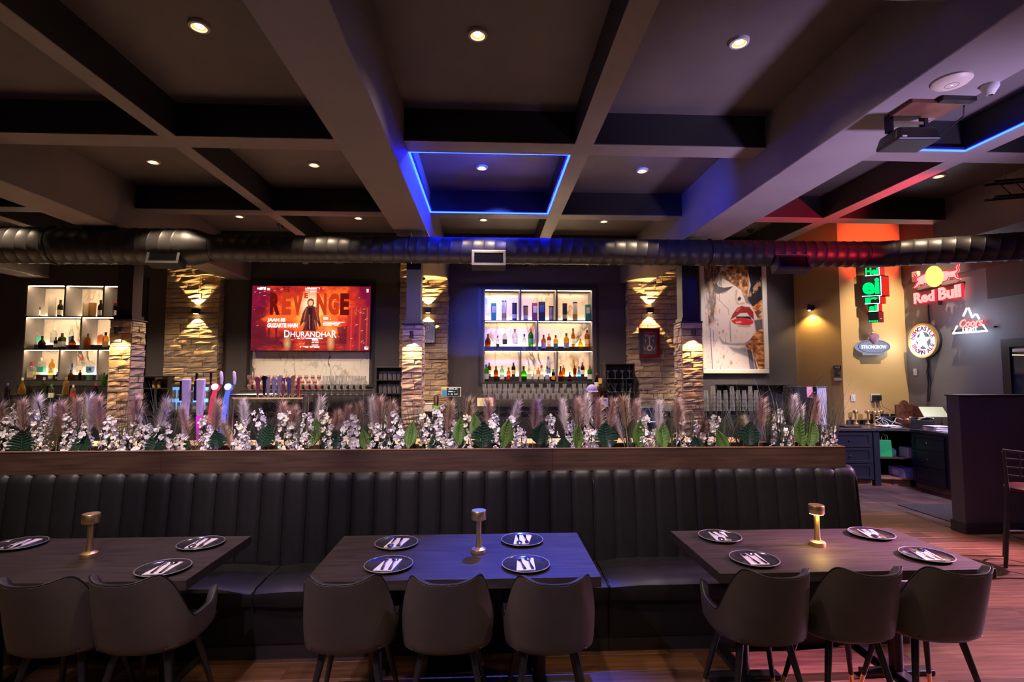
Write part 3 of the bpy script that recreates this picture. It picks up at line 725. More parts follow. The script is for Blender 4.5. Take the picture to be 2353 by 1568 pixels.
mb = MB(); mb.tube([(-0.195, -0.255, 1.11), (-0.1, -0.275, 1.105), (0, -0.28, 1.10), (0.1, -0.275, 1.105), (0.195, -0.255, 1.11)], 0.014, 8); mb.build('top_rail', 'steel_black', t, smooth=True)
for z, y in ((1.03, -0.235), (0.95, -0.21), (0.87, -0.185)):
    mb = MB(); mb.tube([(-0.185, y, z), (0, y-0.025, z), (0.185, y, z)], 0.008, 8); mb.build('back_rail', 'steel_black', t, smooth=True)
for x in (-0.08, 0.08):
    mb = MB(); mb.tube([(x, -0.27, 1.10), (x, -0.20, 0.86)], 0.007, 8); mb.build('back_bar', 'steel_black', t, smooth=True)
mb = MB(); mb.lathe([(0, 0.712), (0.185, 0.712), (0.20, 0.725), (0.20, 0.745), (0.17, 0.765), (0, 0.77)], 32); mb.build('seat_pad', 'leather_red', t, smooth=True)
mb = MB(); mb.lathe([(0, 0.694), (0.19, 0.694), (0.19, 0.711), (0, 0.711)], 24); mb.build('seat_frame', 'steel_black', t)
# ------------------------------------------------------------------ artificial planting in the trough
mat('petal', (0.80, 0.74, 0.74), 0.7, var=0.06, scale=20)
mat('petal_cream', (0.80, 0.72, 0.58), 0.7, var=0.06, scale=20)
mat('flower_eye', (0.55, 0.40, 0.12), 0.7)
mat('stem_green', (0.045, 0.065, 0.022), 0.6)
mat('blade_green', (0.095, 0.11, 0.06), 0.5, var=0.3, scale=5)
mat('leaf_green', (0.075, 0.16, 0.025), 0.4, var=0.25, scale=10)
mat('leaf_dark', (0.016, 0.042, 0.026), 0.28, var=0.3, scale=12)
mat('leaf_vein', (0.20, 0.28, 0.09), 0.5)
mat('vein_dark', (0.04, 0.09, 0.05), 0.4)
mat('frond_brown', (0.11, 0.075, 0.035), 0.6)
mat('plume_pink', (0.62, 0.41, 0.33), 0.9, var=0.15, scale=8)
mat('plume_white', (0.86, 0.76, 0.72), 0.9, var=0.08, scale=8)
mat('plume_tan', (0.62, 0.44, 0.30), 0.9, var=0.15, scale=8)
mat('plume_rust', (0.28, 0.15, 0.10), 0.9, var=0.15, scale=8)
PLZ = 1.20                                   # top of the filler
def blossom_mesh(seed, m):
    r = random.Random(seed); mb = MB()
    for k in range(5):
        a = 2*PI*k/5 + r.uniform(-0.2, 0.2); cx, cy = math.cos(a), math.sin(a); L = r.uniform(0.022, 0.031); w = r.uniform(0.009, 0.013)
        lift = r.uniform(-0.004, 0.016)
        p = []
        for (d, ww, z) in ((0.002, 0.003, 0), (L*0.45, w*0.9, lift*0.5), (L*0.8, w, lift), (L, w*0.45, lift*0.7)):
            p.append([(cx*d - cy*ww*s, cy*d + cx*ww*s, z + (0.003 if s == 0 else 0)) for s in (-1, 0, 1)])
        mb.grid(p)
    return mb.mesh('blossom', m, True)
BL = [blossom_mesh(i, 'petal') for i in range(4)] + [blossom_mesh(i+9, 'petal_cream') for i in range(2)]
mb = MB(); mb.lathe([(0, 0.0), (0.005, 0.002), (0.004, 0.007), (0, 0.009)], 8); EYE = mb.mesh('flower_eye', 'flower_eye', True)
def top_point(px, py, Y): return W(px, py, Y)
def spike(px, ptop, lab, r, cream=False):
    Y = r.uniform(4.08, 4.20); p = W(px, 1030, Y); tp = W(px + r.uniform(-10, 10), ptop, Y)
    t = thing('flower_spike', lab, 'flowers', (p.x, Y, PLZ-0.005), 0, 'white flower spikes in the planter')
    H = tp.z - PLZ; dx = tp.x - p.x; bend = r.uniform(-0.02, 0.02)
    def at(q): return Vector((dx*q + bend*math.sin(q*PI), 0, H*q))
    mb = MB(); mb.tube([at(k/6) for k in range(7)], [0.003]*6 + [0.0015], 6); mb.build('stem', 'stem_green', t)
    n = int(12 + H*30); z = 0
    for k in range(n):
        q = 0.10 + 0.90*k/(n-1); a = k*2.4 + r.uniform(-0.5, 0.5); c = at(q)
        rad = 0.044*(1.0 - 0.40*q) + r.uniform(-0.016, 0.012)
        o = put('blossom', BL[r.randrange(4)] if not cream or r.random() < 0.4 else BL[4 + r.randrange(2)], t, c + Vector((rad*math.cos(a), rad*math.sin(a), r.uniform(-0.01, 0.01))))
        nrm = Vector((math.cos(a) + r.uniform(-.5, .5), math.sin(a) - 0.45 + r.uniform(-.4, .4), r.uniform(-0.3, 0.7))).normalized()
        o.rotation_euler = nrm.to_track_quat('Z', 'Y').to_euler()
        s = r.uniform(0.75, 1.2); o.scale = (s, s, s)
    for k in range(2):
        q = r.uniform(0.2, 0.6); c = at(q); a = r.uniform(0, 2*PI); mb = MB(); d = Vector((math.cos(a), math.sin(a)*0.5, 0.6)); w = Vector((-math.sin(a), math.cos(a), 0))
        mb.grid([[c - w*0.002, c + w*0.002], [c + d*0.03 - w*0.012, c + d*0.03 + w*0.012], [c + d*0.055 - w*0.008, c + d*0.055 + w*0.008], [c + d*0.075, c + d*0.075]]); mb.build('leaf', 'leaf_green', t)
SP = [(-420,950),(-350,965),(-280,945),(-200,960),(-130,950),(-60,962),(12,960),(35,932),(80,945),(97,968),(160,955),(200,962),(250,958),(270,985),(312,945),(330,975),(382,972),(405,995),(470,962),(485,985),(545,968),(560,985),(602,946),(655,948),(672,975),(700,952),(752,948),(795,975),(815,955),(858,975),(884,958),(915,948),(985,955),(1013,938),(1032,975),(1076,955),(1140,955),(1178,960),(1200,985),(1268,955),(1312,970),(1342,965),(1366,990),(1478,955),(1502,990),(1572,955),(1600,972),(1645,958),(1785,945),(1806,985),(1880,950),(1908,980)]
for i, (x, y) in enumerate(SP):
    spike(x, y, 'white flower spike in the planter, %s spike counted from picture left' % nth(i), R, cream=(i % 3 == 2 or x > 1560))
def hair_plume(seed, dense=620):
    r = random.Random(seed); mb = MB(); H = 0.30
    for k in range(dense):
        q = r.random()**0.8; z = 0.02 + q*H*0.80; a = r.uniform(0, 2*PI); L = r.uniform(0.08, 0.17)*(1.05 - 0.35*q)
        out = (0.52 + r.uniform(-0.30, 0.34)) * (0.85 if q > 0.75 else 1)
        b = Vector((0, 0, z)); d1 = Vector((math.cos(a)*out, math.sin(a)*out, 1)).normalized(); d2 = Vector((math.cos(a)*out*1.7, math.sin(a)*out*1.7, 0.75)).normalized()
        w = Vector((-math.sin(a + 0.9), math.cos(a + 0.9), 0)) * r.uniform(0.0008, 0.0016)
        m = b + d1*L*0.55; e = m + d2*L*0.45
        mb.add([b-w, b+w, m-w*0.9, m+w*0.9, e], [(0, 1, 3, 2), (2, 3, 4)])
    return mb
PL = {(m, s): hair_plume(s*7+i).mesh('plume', m) for i, m in enumerate(('plume_pink', 'plume_white', 'plume_tan', 'plume_rust')) for s in range(3)}
def pampas(px, ptop, lean, m, lab, r, wide=1.0):
    Y = r.uniform(4.10, 4.22); base = W(px - lean*0.6, 1030, Y); tp = W(px + lean*0.4, ptop, Y)
    t = thing('pampas_plume', lab, 'pampas grass', (base.x, Y, PLZ-0.005), 0, 'pampas plumes in the planter')
    v = Vector((tp.x-base.x, r.uniform(-0.03, 0.03), tp.z-PLZ)); L = v.length
    s = min(1.15, max(0.75, L*0.62/0.30)); st = v * (1 - 0.30*s*1.02/L)
    mb = MB(); mb.tube([(0, 0, 0), st*0.5 + Vector((r.uniform(-.01, .01), 0, 0)), st, v*0.93], [0.0028, 0.0024, 0.002, 0.001], 6); mb.build('stem', 'plume_tan', t)
    o = put('plume', PL[(m, r.randrange(3))], t, st); o.rotation_euler = v.to_track_quat('Z', 'Y').to_euler(); o.scale = (s*wide, s*wide, s); o['kind'] = 'stuff'
PM = [(-390,915,8,'p'),(-310,920,-8,'w'),(-240,912,6,'t'),(-165,918,-6,'p'),(-95,915,8,'w'),(-30,922,-6,'p'),(5,925,-5,'t'),(52,918,-6,'p'),(84,908,25,'w'),(113,930,6,'w'),(135,938,12,'t'),(150,922,-14,'p'),(172,912,4,'t'),(205,908,-6,'w'),(228,912,-10,'p'),(310,908,8,'p'),(372,915,26,'w'),(430,935,-26,'t'),(465,958,18,'t'),(497,918,10,'p'),(522,968,-22,'t'),(562,918,-6,'w'),(652,925,-12,'p'),(672,932,12,'p'),(730,912,14,'w'),(768,942,20,'p'),(795,930,16,'p'),(822,925,4,'t'),(858,913,-12,'w'),(872,912,2,'p'),(897,922,6,'p'),(1030,922,12,'t'),(1078,915,-8,'t'),(1123,915,-6,'p'),(1178,920,36,'w'),(1228,916,8,'p'),(1296,918,-10,'w'),(1328,914,-4,'p'),(1348,905,-4,'w'),(1372,915,8,'p'),(1402,915,18,'p'),(1425,958,-24,'w'),(1437,910,-12,'t'),(1462,920,-8,'p'),(1512,920,-3,'w'),(1556,916,6,'p'),(1562,930,-4,'t'),(1608,965,22,'r'),(1705,955,-8,'t'),(1748,915,10,'p'),(1822,908,-6,'w'),(1868,912,24,'p'),(1838,930,10,'w')]
_m = {'p': 'plume_pink', 'w': 'plume_white', 't': 'plume_tan', 'r': 'plume_rust'}
_cw = {'p': 'dusty pink', 'w': 'pale white', 't': 'tan', 'r': 'rust brown'}
for i, (x, y, ln, c) in enumerate(PM):
    pampas(x, y, ln, _m[c], '%s feathery pampas plume in the planter, %s plume counted from picture left' % (_cw[c], nth(i)), R, 0.8 if c == 'w' else 1.0)
def grass_mesh(seed, n=34, H=0.44, spread=0.75):
    r = random.Random(seed); mb = MB()
    for k in range(n):
        a = r.uniform(0, 2*PI); out = r.uniform(0.05, spread); L = H*r.uniform(0.65, 1.1); droop = r.uniform(0.1, 0.75)
        dirx, diry = math.cos(a)*out, math.sin(a)*out*0.6; w = Vector((-math.sin(a), math.cos(a), 0)) * r.uniform(0.0015, 0.0030)
        if abs(w.x) < 0.0010: w.x = 0.0012
        P = []
        for j in range(8):
            q = j/7; h = L*(q - droop*0.55*max(0, q-0.5)**2*2.2); o = L*(q*0.55 + droop*1.3*max(0, q-0.45)**2*1.6)
            c = Vector((dirx*o*1.2 + math.cos(a*3)*0.012, diry*o, h)); s = 1-q*0.85
            P.append([c - w*s, c + w*s])
        mb.grid(P)
    return mb.mesh('blades', 'blade_green', True)
GM = [grass_mesh(i+50) for i in range(5)]
GR = [(-330,890),(-180,885),(-80,890),(18,886),(60,900),(112,890),(182,905),(235,915),(285,880),(362,880),(395,905),(470,930),(560,905),(612,925),(690,905),(738,915),(835,885),(880,900),(952,895),(972,925),(1062,872),(1130,900),(1250,915),(1325,905),(1442,868),(1458,905),(1520,895),(1545,920),(1590,900),(1625,885),(1662,905),(1702,872),(1735,900),(1765,880),(1792,868),(1850,880),(1885,900),(1912,872)]
for i, (x, y) in enumerate(GR):
    Y = R.uniform(4.08, 4.24); p = W(x, 1030, Y); tp = W(x, y, Y)
    t = thing('grass_clump', 'thin arching green grass clump in the planter, %s clump counted from picture left' % nth(i), 'grass', (p.x, Y, PLZ-0.005), R.uniform(0, 6.28), 'grass clumps in the planter')
    s = (tp.z-PLZ)/0.40
    o = put('blades', GM[i % 5], t); o.scale = (s*0.9, s*0.9, s); o['kind'] = 'stuff'
def leaf_mesh(L, w, m, slits=False, seed=0):
    r = random.Random(seed); mb = MB(); n = 40 if slits else 18
    def hw(q):
        if slits: return w*(math.sin(PI*min(1, 0.06+q*0.94))**0.55)*(1.15-0.45*q)
        return w*math.sin(PI*min(1, 0.04+q*0.97))**0.85*(1.12-0.3*q)
    for sgn in (-1, 1):
        P = []
        for k in range(n+1):
            q = k/n; h = hw(q); z = L*q
            cut = 1.0
            if slits and k % 6 == 4 and 0.10 < q < 0.93: cut = 0.50
            P.append([(sgn*h*u*(cut if u > 0.5 else 1), 0.03*math.sin(q*2.4)*L*2 - 0.012*(1-(2*u-1)**2) - 0.03*(u*u)*w*6*0.3, z + (0.22*u*u*L*(0.35-q) if slits else 0.02*u*L)) for u in (0, 0.35, 0.7, 1.0)])
        if sgn < 0: P = [list(reversed(row)) for row in P]
        mb.grid(P)
    return mb.mesh('blade', m, True)
def vein_mesh(L, w, m):
    mb = MB(); mb.tube([(0, 0.03*math.sin(q*2.4)*L*2 - 0.003, L*q) for q in (0, .2, .4, .6, .8, .97)], [0.0035, 0.003, 0.0026, 0.002, 0.0015, 0.0008], 5)
    for k in range(2, 9):
        q = k/10
        for s in (-1, 1):
            y = 0.03*math.sin(q*2.4)*L*2
            mb.tube([(0, y-0.006, L*q), (s*w*0.45, y-0.016, L*(q+0.07)), (s*w*0.8*math.sin(PI*q), y-0.012, L*(q+0.11))], [0.0014, 0.001, 0.0006], 4)
    return mb.mesh('veins', m, True)
MON = [leaf_mesh(0.20, 0.092, 'leaf_dark', True, i) for i in range(2)]; MONV = vein_mesh(0.20, 0.085, 'vein_dark')
LEA = [leaf_mesh(0.22, 0.056, 'leaf_green', False, i) for i in range(2)]; LEAV = vein_mesh(0.22, 0.05, 'leaf_vein')
LF = [(52,985,'m',1.0,0),(185,990,'m',.85,.2),(140,1000,'m',.6,0),(292,1005,'m',.7,-.3),(355,985,'m',.95,.1),(425,1005,'m',.75,.3),(500,985,'m',.75,-.2),(612,968,'m',.95,.35),(640,1005,'l',.6,-.5),(722,962,'l',.95,.05),(766,985,'m',.95,.2),(838,985,'l',.8,-.25),(868,985,'m',.85,-.2),(893,1000,'m',.8,.2),(942,968,'l',.95,.1),(1000,1000,'m',.7,.1),(1058,958,'l',1.0,.12),(1096,950,'l',1.0,-.15),(1110,965,'m',1.05,.05),(1163,962,'l',1.05,.18),(1243,968,'m',.9,.3),(1330,975,'l',.9,.05),(1296,1000,'m',.7,0),(1393,968,'m',1.05,-.05),(1470,965,'l',1.05,0),(1526,962,'l',1.12,.03),(1560,1000,'m',.7,.3),(1660,985,'l',.85,-.4),(1600,1000,'m',.7,-.2),(1722,965,'m',1.0,.15),(1843,955,'l',1.18,.06),(1866,962,'l',1.05,.25),(1800,1000,'m',.7,.2)]
for i, (x, y, k, s, tilt) in enumerate(LF):
    Y = R.uniform(4.03, 4.10) if k == 'l' or s > 0.9 else R.uniform(4.06, 4.16)
    L = (0.20 if k == 'm' else 0.22)*s; tp = W(x, y, Y); bz = max(0.0, tp.z - L - PLZ)
    nm = 'split dark green monstera leaf' if k == 'm' else 'plain bright green pointed leaf'
    t = thing('monstera_leaf' if k == 'm' else 'broad_leaf', '%s in the planter, %s leaf counted from picture left' % (nm, nth(i)), 'leaf', (tp.x - L*0.5*math.sin(tilt), Y, PLZ-0.005), 0, 'large leaves in the planter')
    mb = MB(); mb.tube([(0, 0, 0), (0, 0.004, bz)], 0.003, 6); mb.build('stalk', 'stem_green', t)
    o = put('blade', (MON if k == 'm' else LEA)[i % 2], t, (0, 0, bz+0.004)); o.rotation_euler = (R.uniform(-0.25, 0.05), tilt, R.uniform(-0.5, 0.5)); o.scale = (s, s, s)
    v = put('veins', MONV if k == 'm' else LEAV, t, (0, -0.0015, bz+0.004)); v.rotation_euler = o.rotation_euler; v.scale = o.scale
# dried palm fronds
for j, (px, py, tl, lab) in enumerate(((125, 958, 0.05, 'brown palm frond in the planter between the first white spikes'), (1705, 935, 0.45, 'green palm frond leaning beside the stacked glasses'), (440, 985, -0.3, 'brown palm frond below the beer taps'))):
    Y = 4.06; tp = W(px, py, Y); L = tp.z-PLZ
    t = thing('palm_frond', lab, 'palm leaf', (tp.x - L*math.sin(tl)*0.7, Y, PLZ-0.005))
    mb = MB(); mb.tube([(L*math.sin(tl)*q*q, 0, L*q) for q in (0, .25, .5, .75, 1)], [0.003, 0.0026, 0.002, 0.0015, 0.001], 6); mb.build('rib', 'frond_brown', t)
    for k in range(22):
        q = 0.22 + 0.76*k/21
        for s in (-1, 1):
            c = Vector((L*math.sin(tl)*q*q, 0, L*q)); ln = 0.11*math.sin(PI*(0.15+q*0.8)); d = Vector((s*0.8 + tl*0.5, -0.12, 0.75)).normalized(); w = Vector((-0.4*s, 0, 0.5))*0.004
            if j == 0 or k % 2 == 0:
                mb = MB(); mb.grid([[c-w*0.5, c+w*0.5], [c+d*ln*0.5-w, c+d*ln*0.5+w], [c+d*ln, c+d*ln+w*0.1]]); mb.build('leaflet', 'frond_brown' if j != 1 else 'leaf_dark', t)
# ------------------------------------------------------------------ stacked-stone pilasters and columns
def stone_mesh(w, h, d, r, m):
    # irregular split-face block, front towards -Y
    n = 4 if w > 0.16 else 3; P = []
    base = r.uniform(0.2, 1.0)*d
    for j in range(4):
        v = j/3; row = []
        for i in range(n):
            u = i/(n-1); e = 0.55 if i in (0, n-1) or j in (0, 3) else 1.0
            y = -(base*0.65 + d*0.30*e + r.uniform(-0.20, 0.20)*d*e)
            row.append(((u-0.5)*w + (r.uniform(-0.006, 0.006) if 0 < i < n-1 else 0), y, (v-0.5)*h + (r.uniform(-0.004, 0.004) if 0 < j < 3 else 0)))
        P.append(row)
    mb = MB(); mb.grid(P)
    rim = [P[0][i] for i in range(n)] + [P[j][n-1] for j in range(1, 4)] + [P[3][i] for i in range(n-2, -1, -1)] + [P[j][0] for j in (2, 1)]
    k = len(rim); back = [(x, 0.0, z) for x, y, z in rim]
    mb.add(rim + back, [(i, k+i, k+(i+1) % k, (i+1) % k) for i in range(k)])
    return mb.mesh('stone', m)
def stone_face(parent, x0, x1, z0, z1, y, d, r, rz=0.0, origin=(0, 0), row=(0.07, 0.125), ln=(0.16, 0.48)):
    z = z0
    while z < z1 - 0.02:
        h = min(r.uniform(*row), z1-z)
        if z1 - z - h < 0.03: h = z1-z
        x = x0 + 0.0
        while x < x1 - 0.01:
            w = r.uniform(*ln)
            if x1 - x - w < 0.09: w = x1-x
            me = stone_mesh(w-0.007, h-0.008, d, r, 'stone_%d' % r.randrange(5))
            o = put('stone', me, parent)
            c, s = math.cos(rz), math.sin(rz); lx = x + w/2
            o.location = (origin[0] + lx*c - y*s, origin[1] + lx*s + y*c, z + h/2); o.rotation_euler = (0, 0, rz)
            x += w
        z += h
def pilaster(px0, px1, lab, seed):
    r = random.Random(seed); x0, x1 = wx(px0), wx(px1); Y = WY-0.16
    t = thing('stone_pilaster', lab, 'stone pilaster', ((x0+x1)/2, Y, 0)); t['kind'] = 'structure'
    h = (x1-x0)/2; z0, z1 = 0.95, CEIL
    mb = MB(); mb.box(-h+0.01, h-0.01, 0.01, 0.16, 0.0, z1); mb.build('core', 'mortar', t)
    stone_face(t, -h, h, z0, z1, 0.012, 0.045, r)
    stone_face(t, 0, 0.15, z0, z1, 0, 0.03, r, PI/2, (h-0.012, 0.0), ln=(0.06, 0.16))
    stone_face(t, 0, 0.15, z0, z1, 0, 0.03, r, -PI/2, (-h+0.012, 0.15), ln=(0.06, 0.16))
    return t
pilaster(392, 513, 'stacked-stone pilaster with up and down wall light beside the television', 1)
pilaster(922, 1030, 'stacked-stone pilaster behind the black post, between television and bottle niche', 2)
pilaster(1438, 1549, 'stacked-stone pilaster carrying the small framed banjo poster', 3)
def column(px0, px1, ptop, lab, seed):
    r = random.Random(seed); Y = 6.70; x0, x1 = W(px0, 760, Y).x, W(px1, 760, Y).x; top = W((px0+px1)/2, ptop, Y).z
    t = thing('stone_column', lab, 'stone column', ((x0+x1)/2, Y, 0)); t['kind'] = 'structure'
    h = (x1-x0)/2; D = 2*h
    mb = MB(); mb.box(-h+0.01, h-0.01, 0.01, D-0.01, 0, top); mb.build('core', 'mortar', t)
    kw = dict(row=(0.05, 0.11), ln=(0.11, 0.25))
    stone_face(t, -h, h, 0.95, top, 0.012, 0.035, r, **kw)
    stone_face(t, 0, D, 0.95, top, 0, 0.03, r, PI/2, (h-0.012, 0.0), **kw)
    stone_face(t, 0, D, 0.95, top, 0, 0.03, r, -PI/2, (-h+0.012, D), **kw)
    mb = MB(); mb.box(-h-0.01, h+0.01, -0.02, D+0.02, top, top+0.02); mb.build('cap_slab', 'mortar', t, bev=0.004)
    mb = MB(); mb.box(-h+0.035, h-0.035, 0.035, D-0.035, top+0.02, BEAM); mb.build('steel_post', 'steel_black', t, bev=0.004)
    mb = MB(); mb.box(-h+0.015, h-0.015, 0.015, D-0.015, top+0.02, top+0.07); mb.build('post_collar', 'steel_black', t, bev=0.004)
    return t, (x0+x1)/2, top
COLS = [column(254, 303, 737, 'short stone column with black post on top beside the fridge side bottle niche', 11), column(925, 971, 747, 'short stone column with black post on top in the middle of the bar', 12), column(1566, 1613, 742, 'short stone column with black post on top beside the portrait painting', 13)]
emis('lens_amber', (1.0, 0.66, 0.25), 25.0)
AMB = (1.0, 0.62, 0.20)
# small down lamps on the columns
for (t, x, top), lab in zip(COLS, ('farthest from the portrait', 'in the middle of the bar', 'beside the portrait')):
    Y = 6.70-0.05; z = top-0.13
    l = thing('column_lamp', 'small black downward lamp on the stone column %s' % lab, 'wall lamp', (x, Y, z))
    mb = MB(); mb.lathe([(0.024, -0.05), (0.024, 0.045), (0.0, 0.05)], 16, c=(0, -0.035, 0)); mb.build('housing', 'steel_black', l, smooth=True)
    mb = MB(); mb.box(-0.012, 0.012, -0.03, 0.05, -0.01, 0.02); mb.build('bracket', 'steel_black', l)
    mb = MB(); mb.lathe([(0, -0.046), (0.020, -0.046), (0.020, -0.040), (0, -0.040)], 14, c=(0, -0.035, 0)); mb.build('lens', 'lens_amber', l)
    lamp('SPOT', 'column_lamp_beam', (x, Y-0.037, z-0.055), 60, AMB, (x, Y+0.01, z-1.5), 0.012, 110, 0.4)
# up-and-down wall lights on the pilasters
for px, py, lab in ((450, 715, 'beside the television'), (983, 713, 'behind the black post'), (1494, 713, 'above the banjo poster')):
    c = W(px, py, WY-0.24); l = thing('wall_sconce', 'black up and down wall light on the stone pilaster %s' % lab, 'wall light', c)
    mb = MB(); mb.box(-0.055, 0.055, -0.04, 0.045, -0.05, 0.05); mb.build('housing', 'steel_black', l, bev=0.003)
    for s in (-1, 1):
        mb = MB(); mb.box(-0.035, 0.035, -0.025, 0.03, s*0.0505-0.001, s*0.0505+0.001); mb.build('lens', 'lens_amber', l)
        lamp('SPOT', 'sconce_beam', c + Vector((0, -0.005, s*0.058)), 105, AMB, c + Vector((0, 0.09, s*1.0)), 0.008, 84, 0.25)
# ------------------------------------------------------------------ bar counter
t = thing('bar_counter', 'long bar counter with warm wooden top behind the planter', 'bar counter', (0, 5.75, 0))
mb = MB(); mb.box(-9.0, 2.95, -0.30, 0.42, 1.02, 1.07); mb.build('counter_top', 'bar_wood', t, bev=0.008)
mb = MB(); mb.box(-9.0, 2.9, -0.12, 0.40, 0, 1.02); mb.build('front', 'wall_dark', t)
mb = MB(); mb.tube([(-9.0, -0.2, 0.22), (2.9, -0.2, 0.22)], 0.022, 12); mb.build('foot_rail', 'brass', t, smooth=True)
# under-bar work surface and back counter
t = thing('bar_worktop', 'stainless steel work surface behind the bar', 'worktop', (0, 6.55, 0))
mb = MB(); mb.box(-9.0, 2.5, -0.36, 0.09, 0.86, 0.90); mb.build('top', 'steel', t, bev=0.004)
mb = MB(); mb.box(-9.0, 2.48, -0.34, 0.05, 0.0, 0.86); mb.build('base', 'wall_dark', t)
BZ = wz(945, 1122, 9.3)
t = thing('back_counter', 'dark back counter running along the bar wall', 'counter', (0, 9.4, 0))
mb = MB(); mb.box(-9.4, 5.1, -0.28, 0.23, BZ-0.05, BZ); mb.build('top', 'black_gloss', t, bev=0.005)
mb = MB(); mb.box(-9.4, 5.1, -0.24, 0.23, 0, BZ-0.05); mb.build('cabinet', 'wall_dark', t)
for k in range(20):
    x = -9.3 + k*0.69
    mb = MB(); mb.box(x, x+0.67, -0.26, -0.24, 0.1, BZ-0.08); d = mb.build('door', 'trim_black', t, bev=0.004)
    mb = MB(); mb.tube([(x+0.60, -0.262, BZ-0.28), (x+0.60, -0.285, BZ-0.27), (x+0.60, -0.285, BZ-0.16), (x+0.60, -0.262, BZ-0.15)], 0.006, 8); mb.build('handle', 'chrome', d, smooth=True)
# ------------------------------------------------------------------ lit bottle niches
def niche(name, lab, N_, rows, seed):
    x0, x1, z0, z1 = N_; D = 0.40
    t = thing(name, lab, 'display shelf', ((x0+x1)/2, WY, z0)); cx = (x0+x1)/2
    mb = MB(); mb.box(x0-cx, x1-cx, D-0.02, D, 0, z1-z0); mb.build('marble_back', 'marble', t)
    mb = MB(); w = 0.018
    mb.box(x0-cx, x0-cx+w, 0, D-0.02, 0, z1-z0); mb.build('side_panel', 'wall_grey', t)
    mb = MB(); mb.box(x1-cx-w, x1-cx, 0, D-0.02, 0, z1-z0); mb.build('side_panel', 'wall_grey', t)
    out = []
    zs = [z - z0 for z in rows['z']]        # shelf top heights, bottom to top
    hs = zs + [z1-z0]
    for k, z in enumerate(zs):
        mb = MB(); mb.box(x0-cx, x1-cx, 0.0, D-0.02, max(0, z-0.022), z); mb.build('shelf', 'trim_black', t, bev=0.002)
        top = hs[k+1] - (0.022 if k < len(zs)-1 else 0.018)
        cuts = [x0-cx+w] + [wx(p)-cx for p in rows['div'][k]] + [x1-cx-w]
        for p in rows['div'][k]:
            mb = MB(); mb.box(wx(p)-cx-0.016, wx(p)-cx+0.016, 0, D-0.02, z, top); mb.build('divider', 'wall_grey', t)
        rise = rows['rise'][k]
        if rise:
            mb = MB(); mb.box(x0-cx+w, x1-cx-w, 0.20, D-0.045, z, z+rise); mb.build('riser', 'trim_black', t, bev=0.002)
        for a, b in zip(cuts[:-1], cuts[1:]):
            mb = MB(); mb.box(a+0.02, b-0.02, D-0.043, D-0.022, z+rise-(0.012 if rise else -0.001), z+rise+0.004); mb.build('light_strip', 'led_warm', t)
            mb = MB(); mb.box(a+0.02, b-0.02, 0.012, 0.030, top-0.010, top-0.001); mb.build('light_strip', 'led_warm', t)
        out.append((z0+z, rise))
    mb = MB(); mb.box(x0-cx, x1-cx, 0, D-0.02, z1-z0-0.018, z1-z0); mb.build('top_panel', 'trim_black', t)
    return out
rowsC = dict(z=[wz(877, 1237), wz(805, 1237), wz(736, 1237)], div=[[1196, 1280], [1235], [1196, 1280]], rise=[0.10, 0.085, 0.0])
rowsL = dict(z=[wz(874, 160), wz(802, 160), wz(727, 160)], div=[[140, 228], [186], [145, 234]], rise=[0.10, 0.085, 0.0])
ZC = niche('bottle_niche', 'glowing marble bottle niche on the bar wall beside the banjo poster pilaster', NC, rowsC, 1)
ZL = niche('bottle_niche', 'glowing marble bottle niche at the far end of the bar', NL, rowsL, 2)
# ------------------------------------------------------------------ bottles, boxes and tubes
GLC = {'amber': (0.62, 0.26, 0.05), 'clear': (0.90, 0.93, 0.92), 'green': (0.10, 0.42, 0.06), 'dark': (0.045, 0.03, 0.025), 'olive': (0.10, 0.12, 0.05), 'blue': (0.15, 0.45, 0.90), 'teal': (0.45, 0.80, 0.70), 'gold': (0.80, 0.50, 0.10), 'rose': (0.80, 0.40, 0.30), 'brown': (0.30, 0.10, 0.03), 'lime': (0.45, 0.75, 0.12)}
for k, c in GLC.items(): glass('glass_' + k, c, 0.30 if k not in ('dark', 'olive') else 0.7)
LBC = {'white': (0.75, 0.72, 0.66), 'cream': (0.70, 0.58, 0.38), 'black': (0.02, 0.02, 0.02), 'red': (0.45, 0.03, 0.03), 'orange': (0.70, 0.25, 0.04), 'green': (0.05, 0.28, 0.10), 'blue': (0.05, 0.12, 0.45), 'teal': (0.03, 0.32, 0.28), 'plum': (0.30, 0.05, 0.09), 'lilac': (0.42, 0.38, 0.62), 'gold': (0.60, 0.38, 0.10), 'navy': (0.02, 0.025, 0.07), 'kraft': (0.42, 0.22, 0.08)}
for k, c in LBC.items(): mat('ink_' + k, c, 0.5)
SHP = {  # (radius, height) outlines in units of a 0.30 m bottle
    'wine': [(0, 0), (.036, 0), (.038, .01), (.038, .18), (.034, .205), (.016, .235), (.0145, .29), (.016, .30), (0, .30)],
    'whisky': [(0, 0), (.040, 0), (.042, .008), (.042, .17), (.034, .20), (.016, .22), (.015, .275), (0, .28)],
    'square': [(0, 0), (.047, 0), (.050, .008), (.050, .165), (.042, .185), (.017, .20), (.016, .25), (0, .255)],
    'squat': [(0, 0), (.045, 0), (.052, .02), (.050, .10), (.030, .14), (.015, .16), (.015, .215), (0, .22)],
    'slim': [(0, 0), (.031, 0), (.033, .01), (.033, .19), (.026, .22), (.014, .25), (.014, .315), (0, .32)],
    'drop': [(0, 0), (.045, 0), (.056, .03), (.050, .09), (.028, .16), (.015, .20), (.014, .275), (0, .28)],
}
CAPH = {k: v[-2][1] for k, v in SHP.items()}
_bc = {}
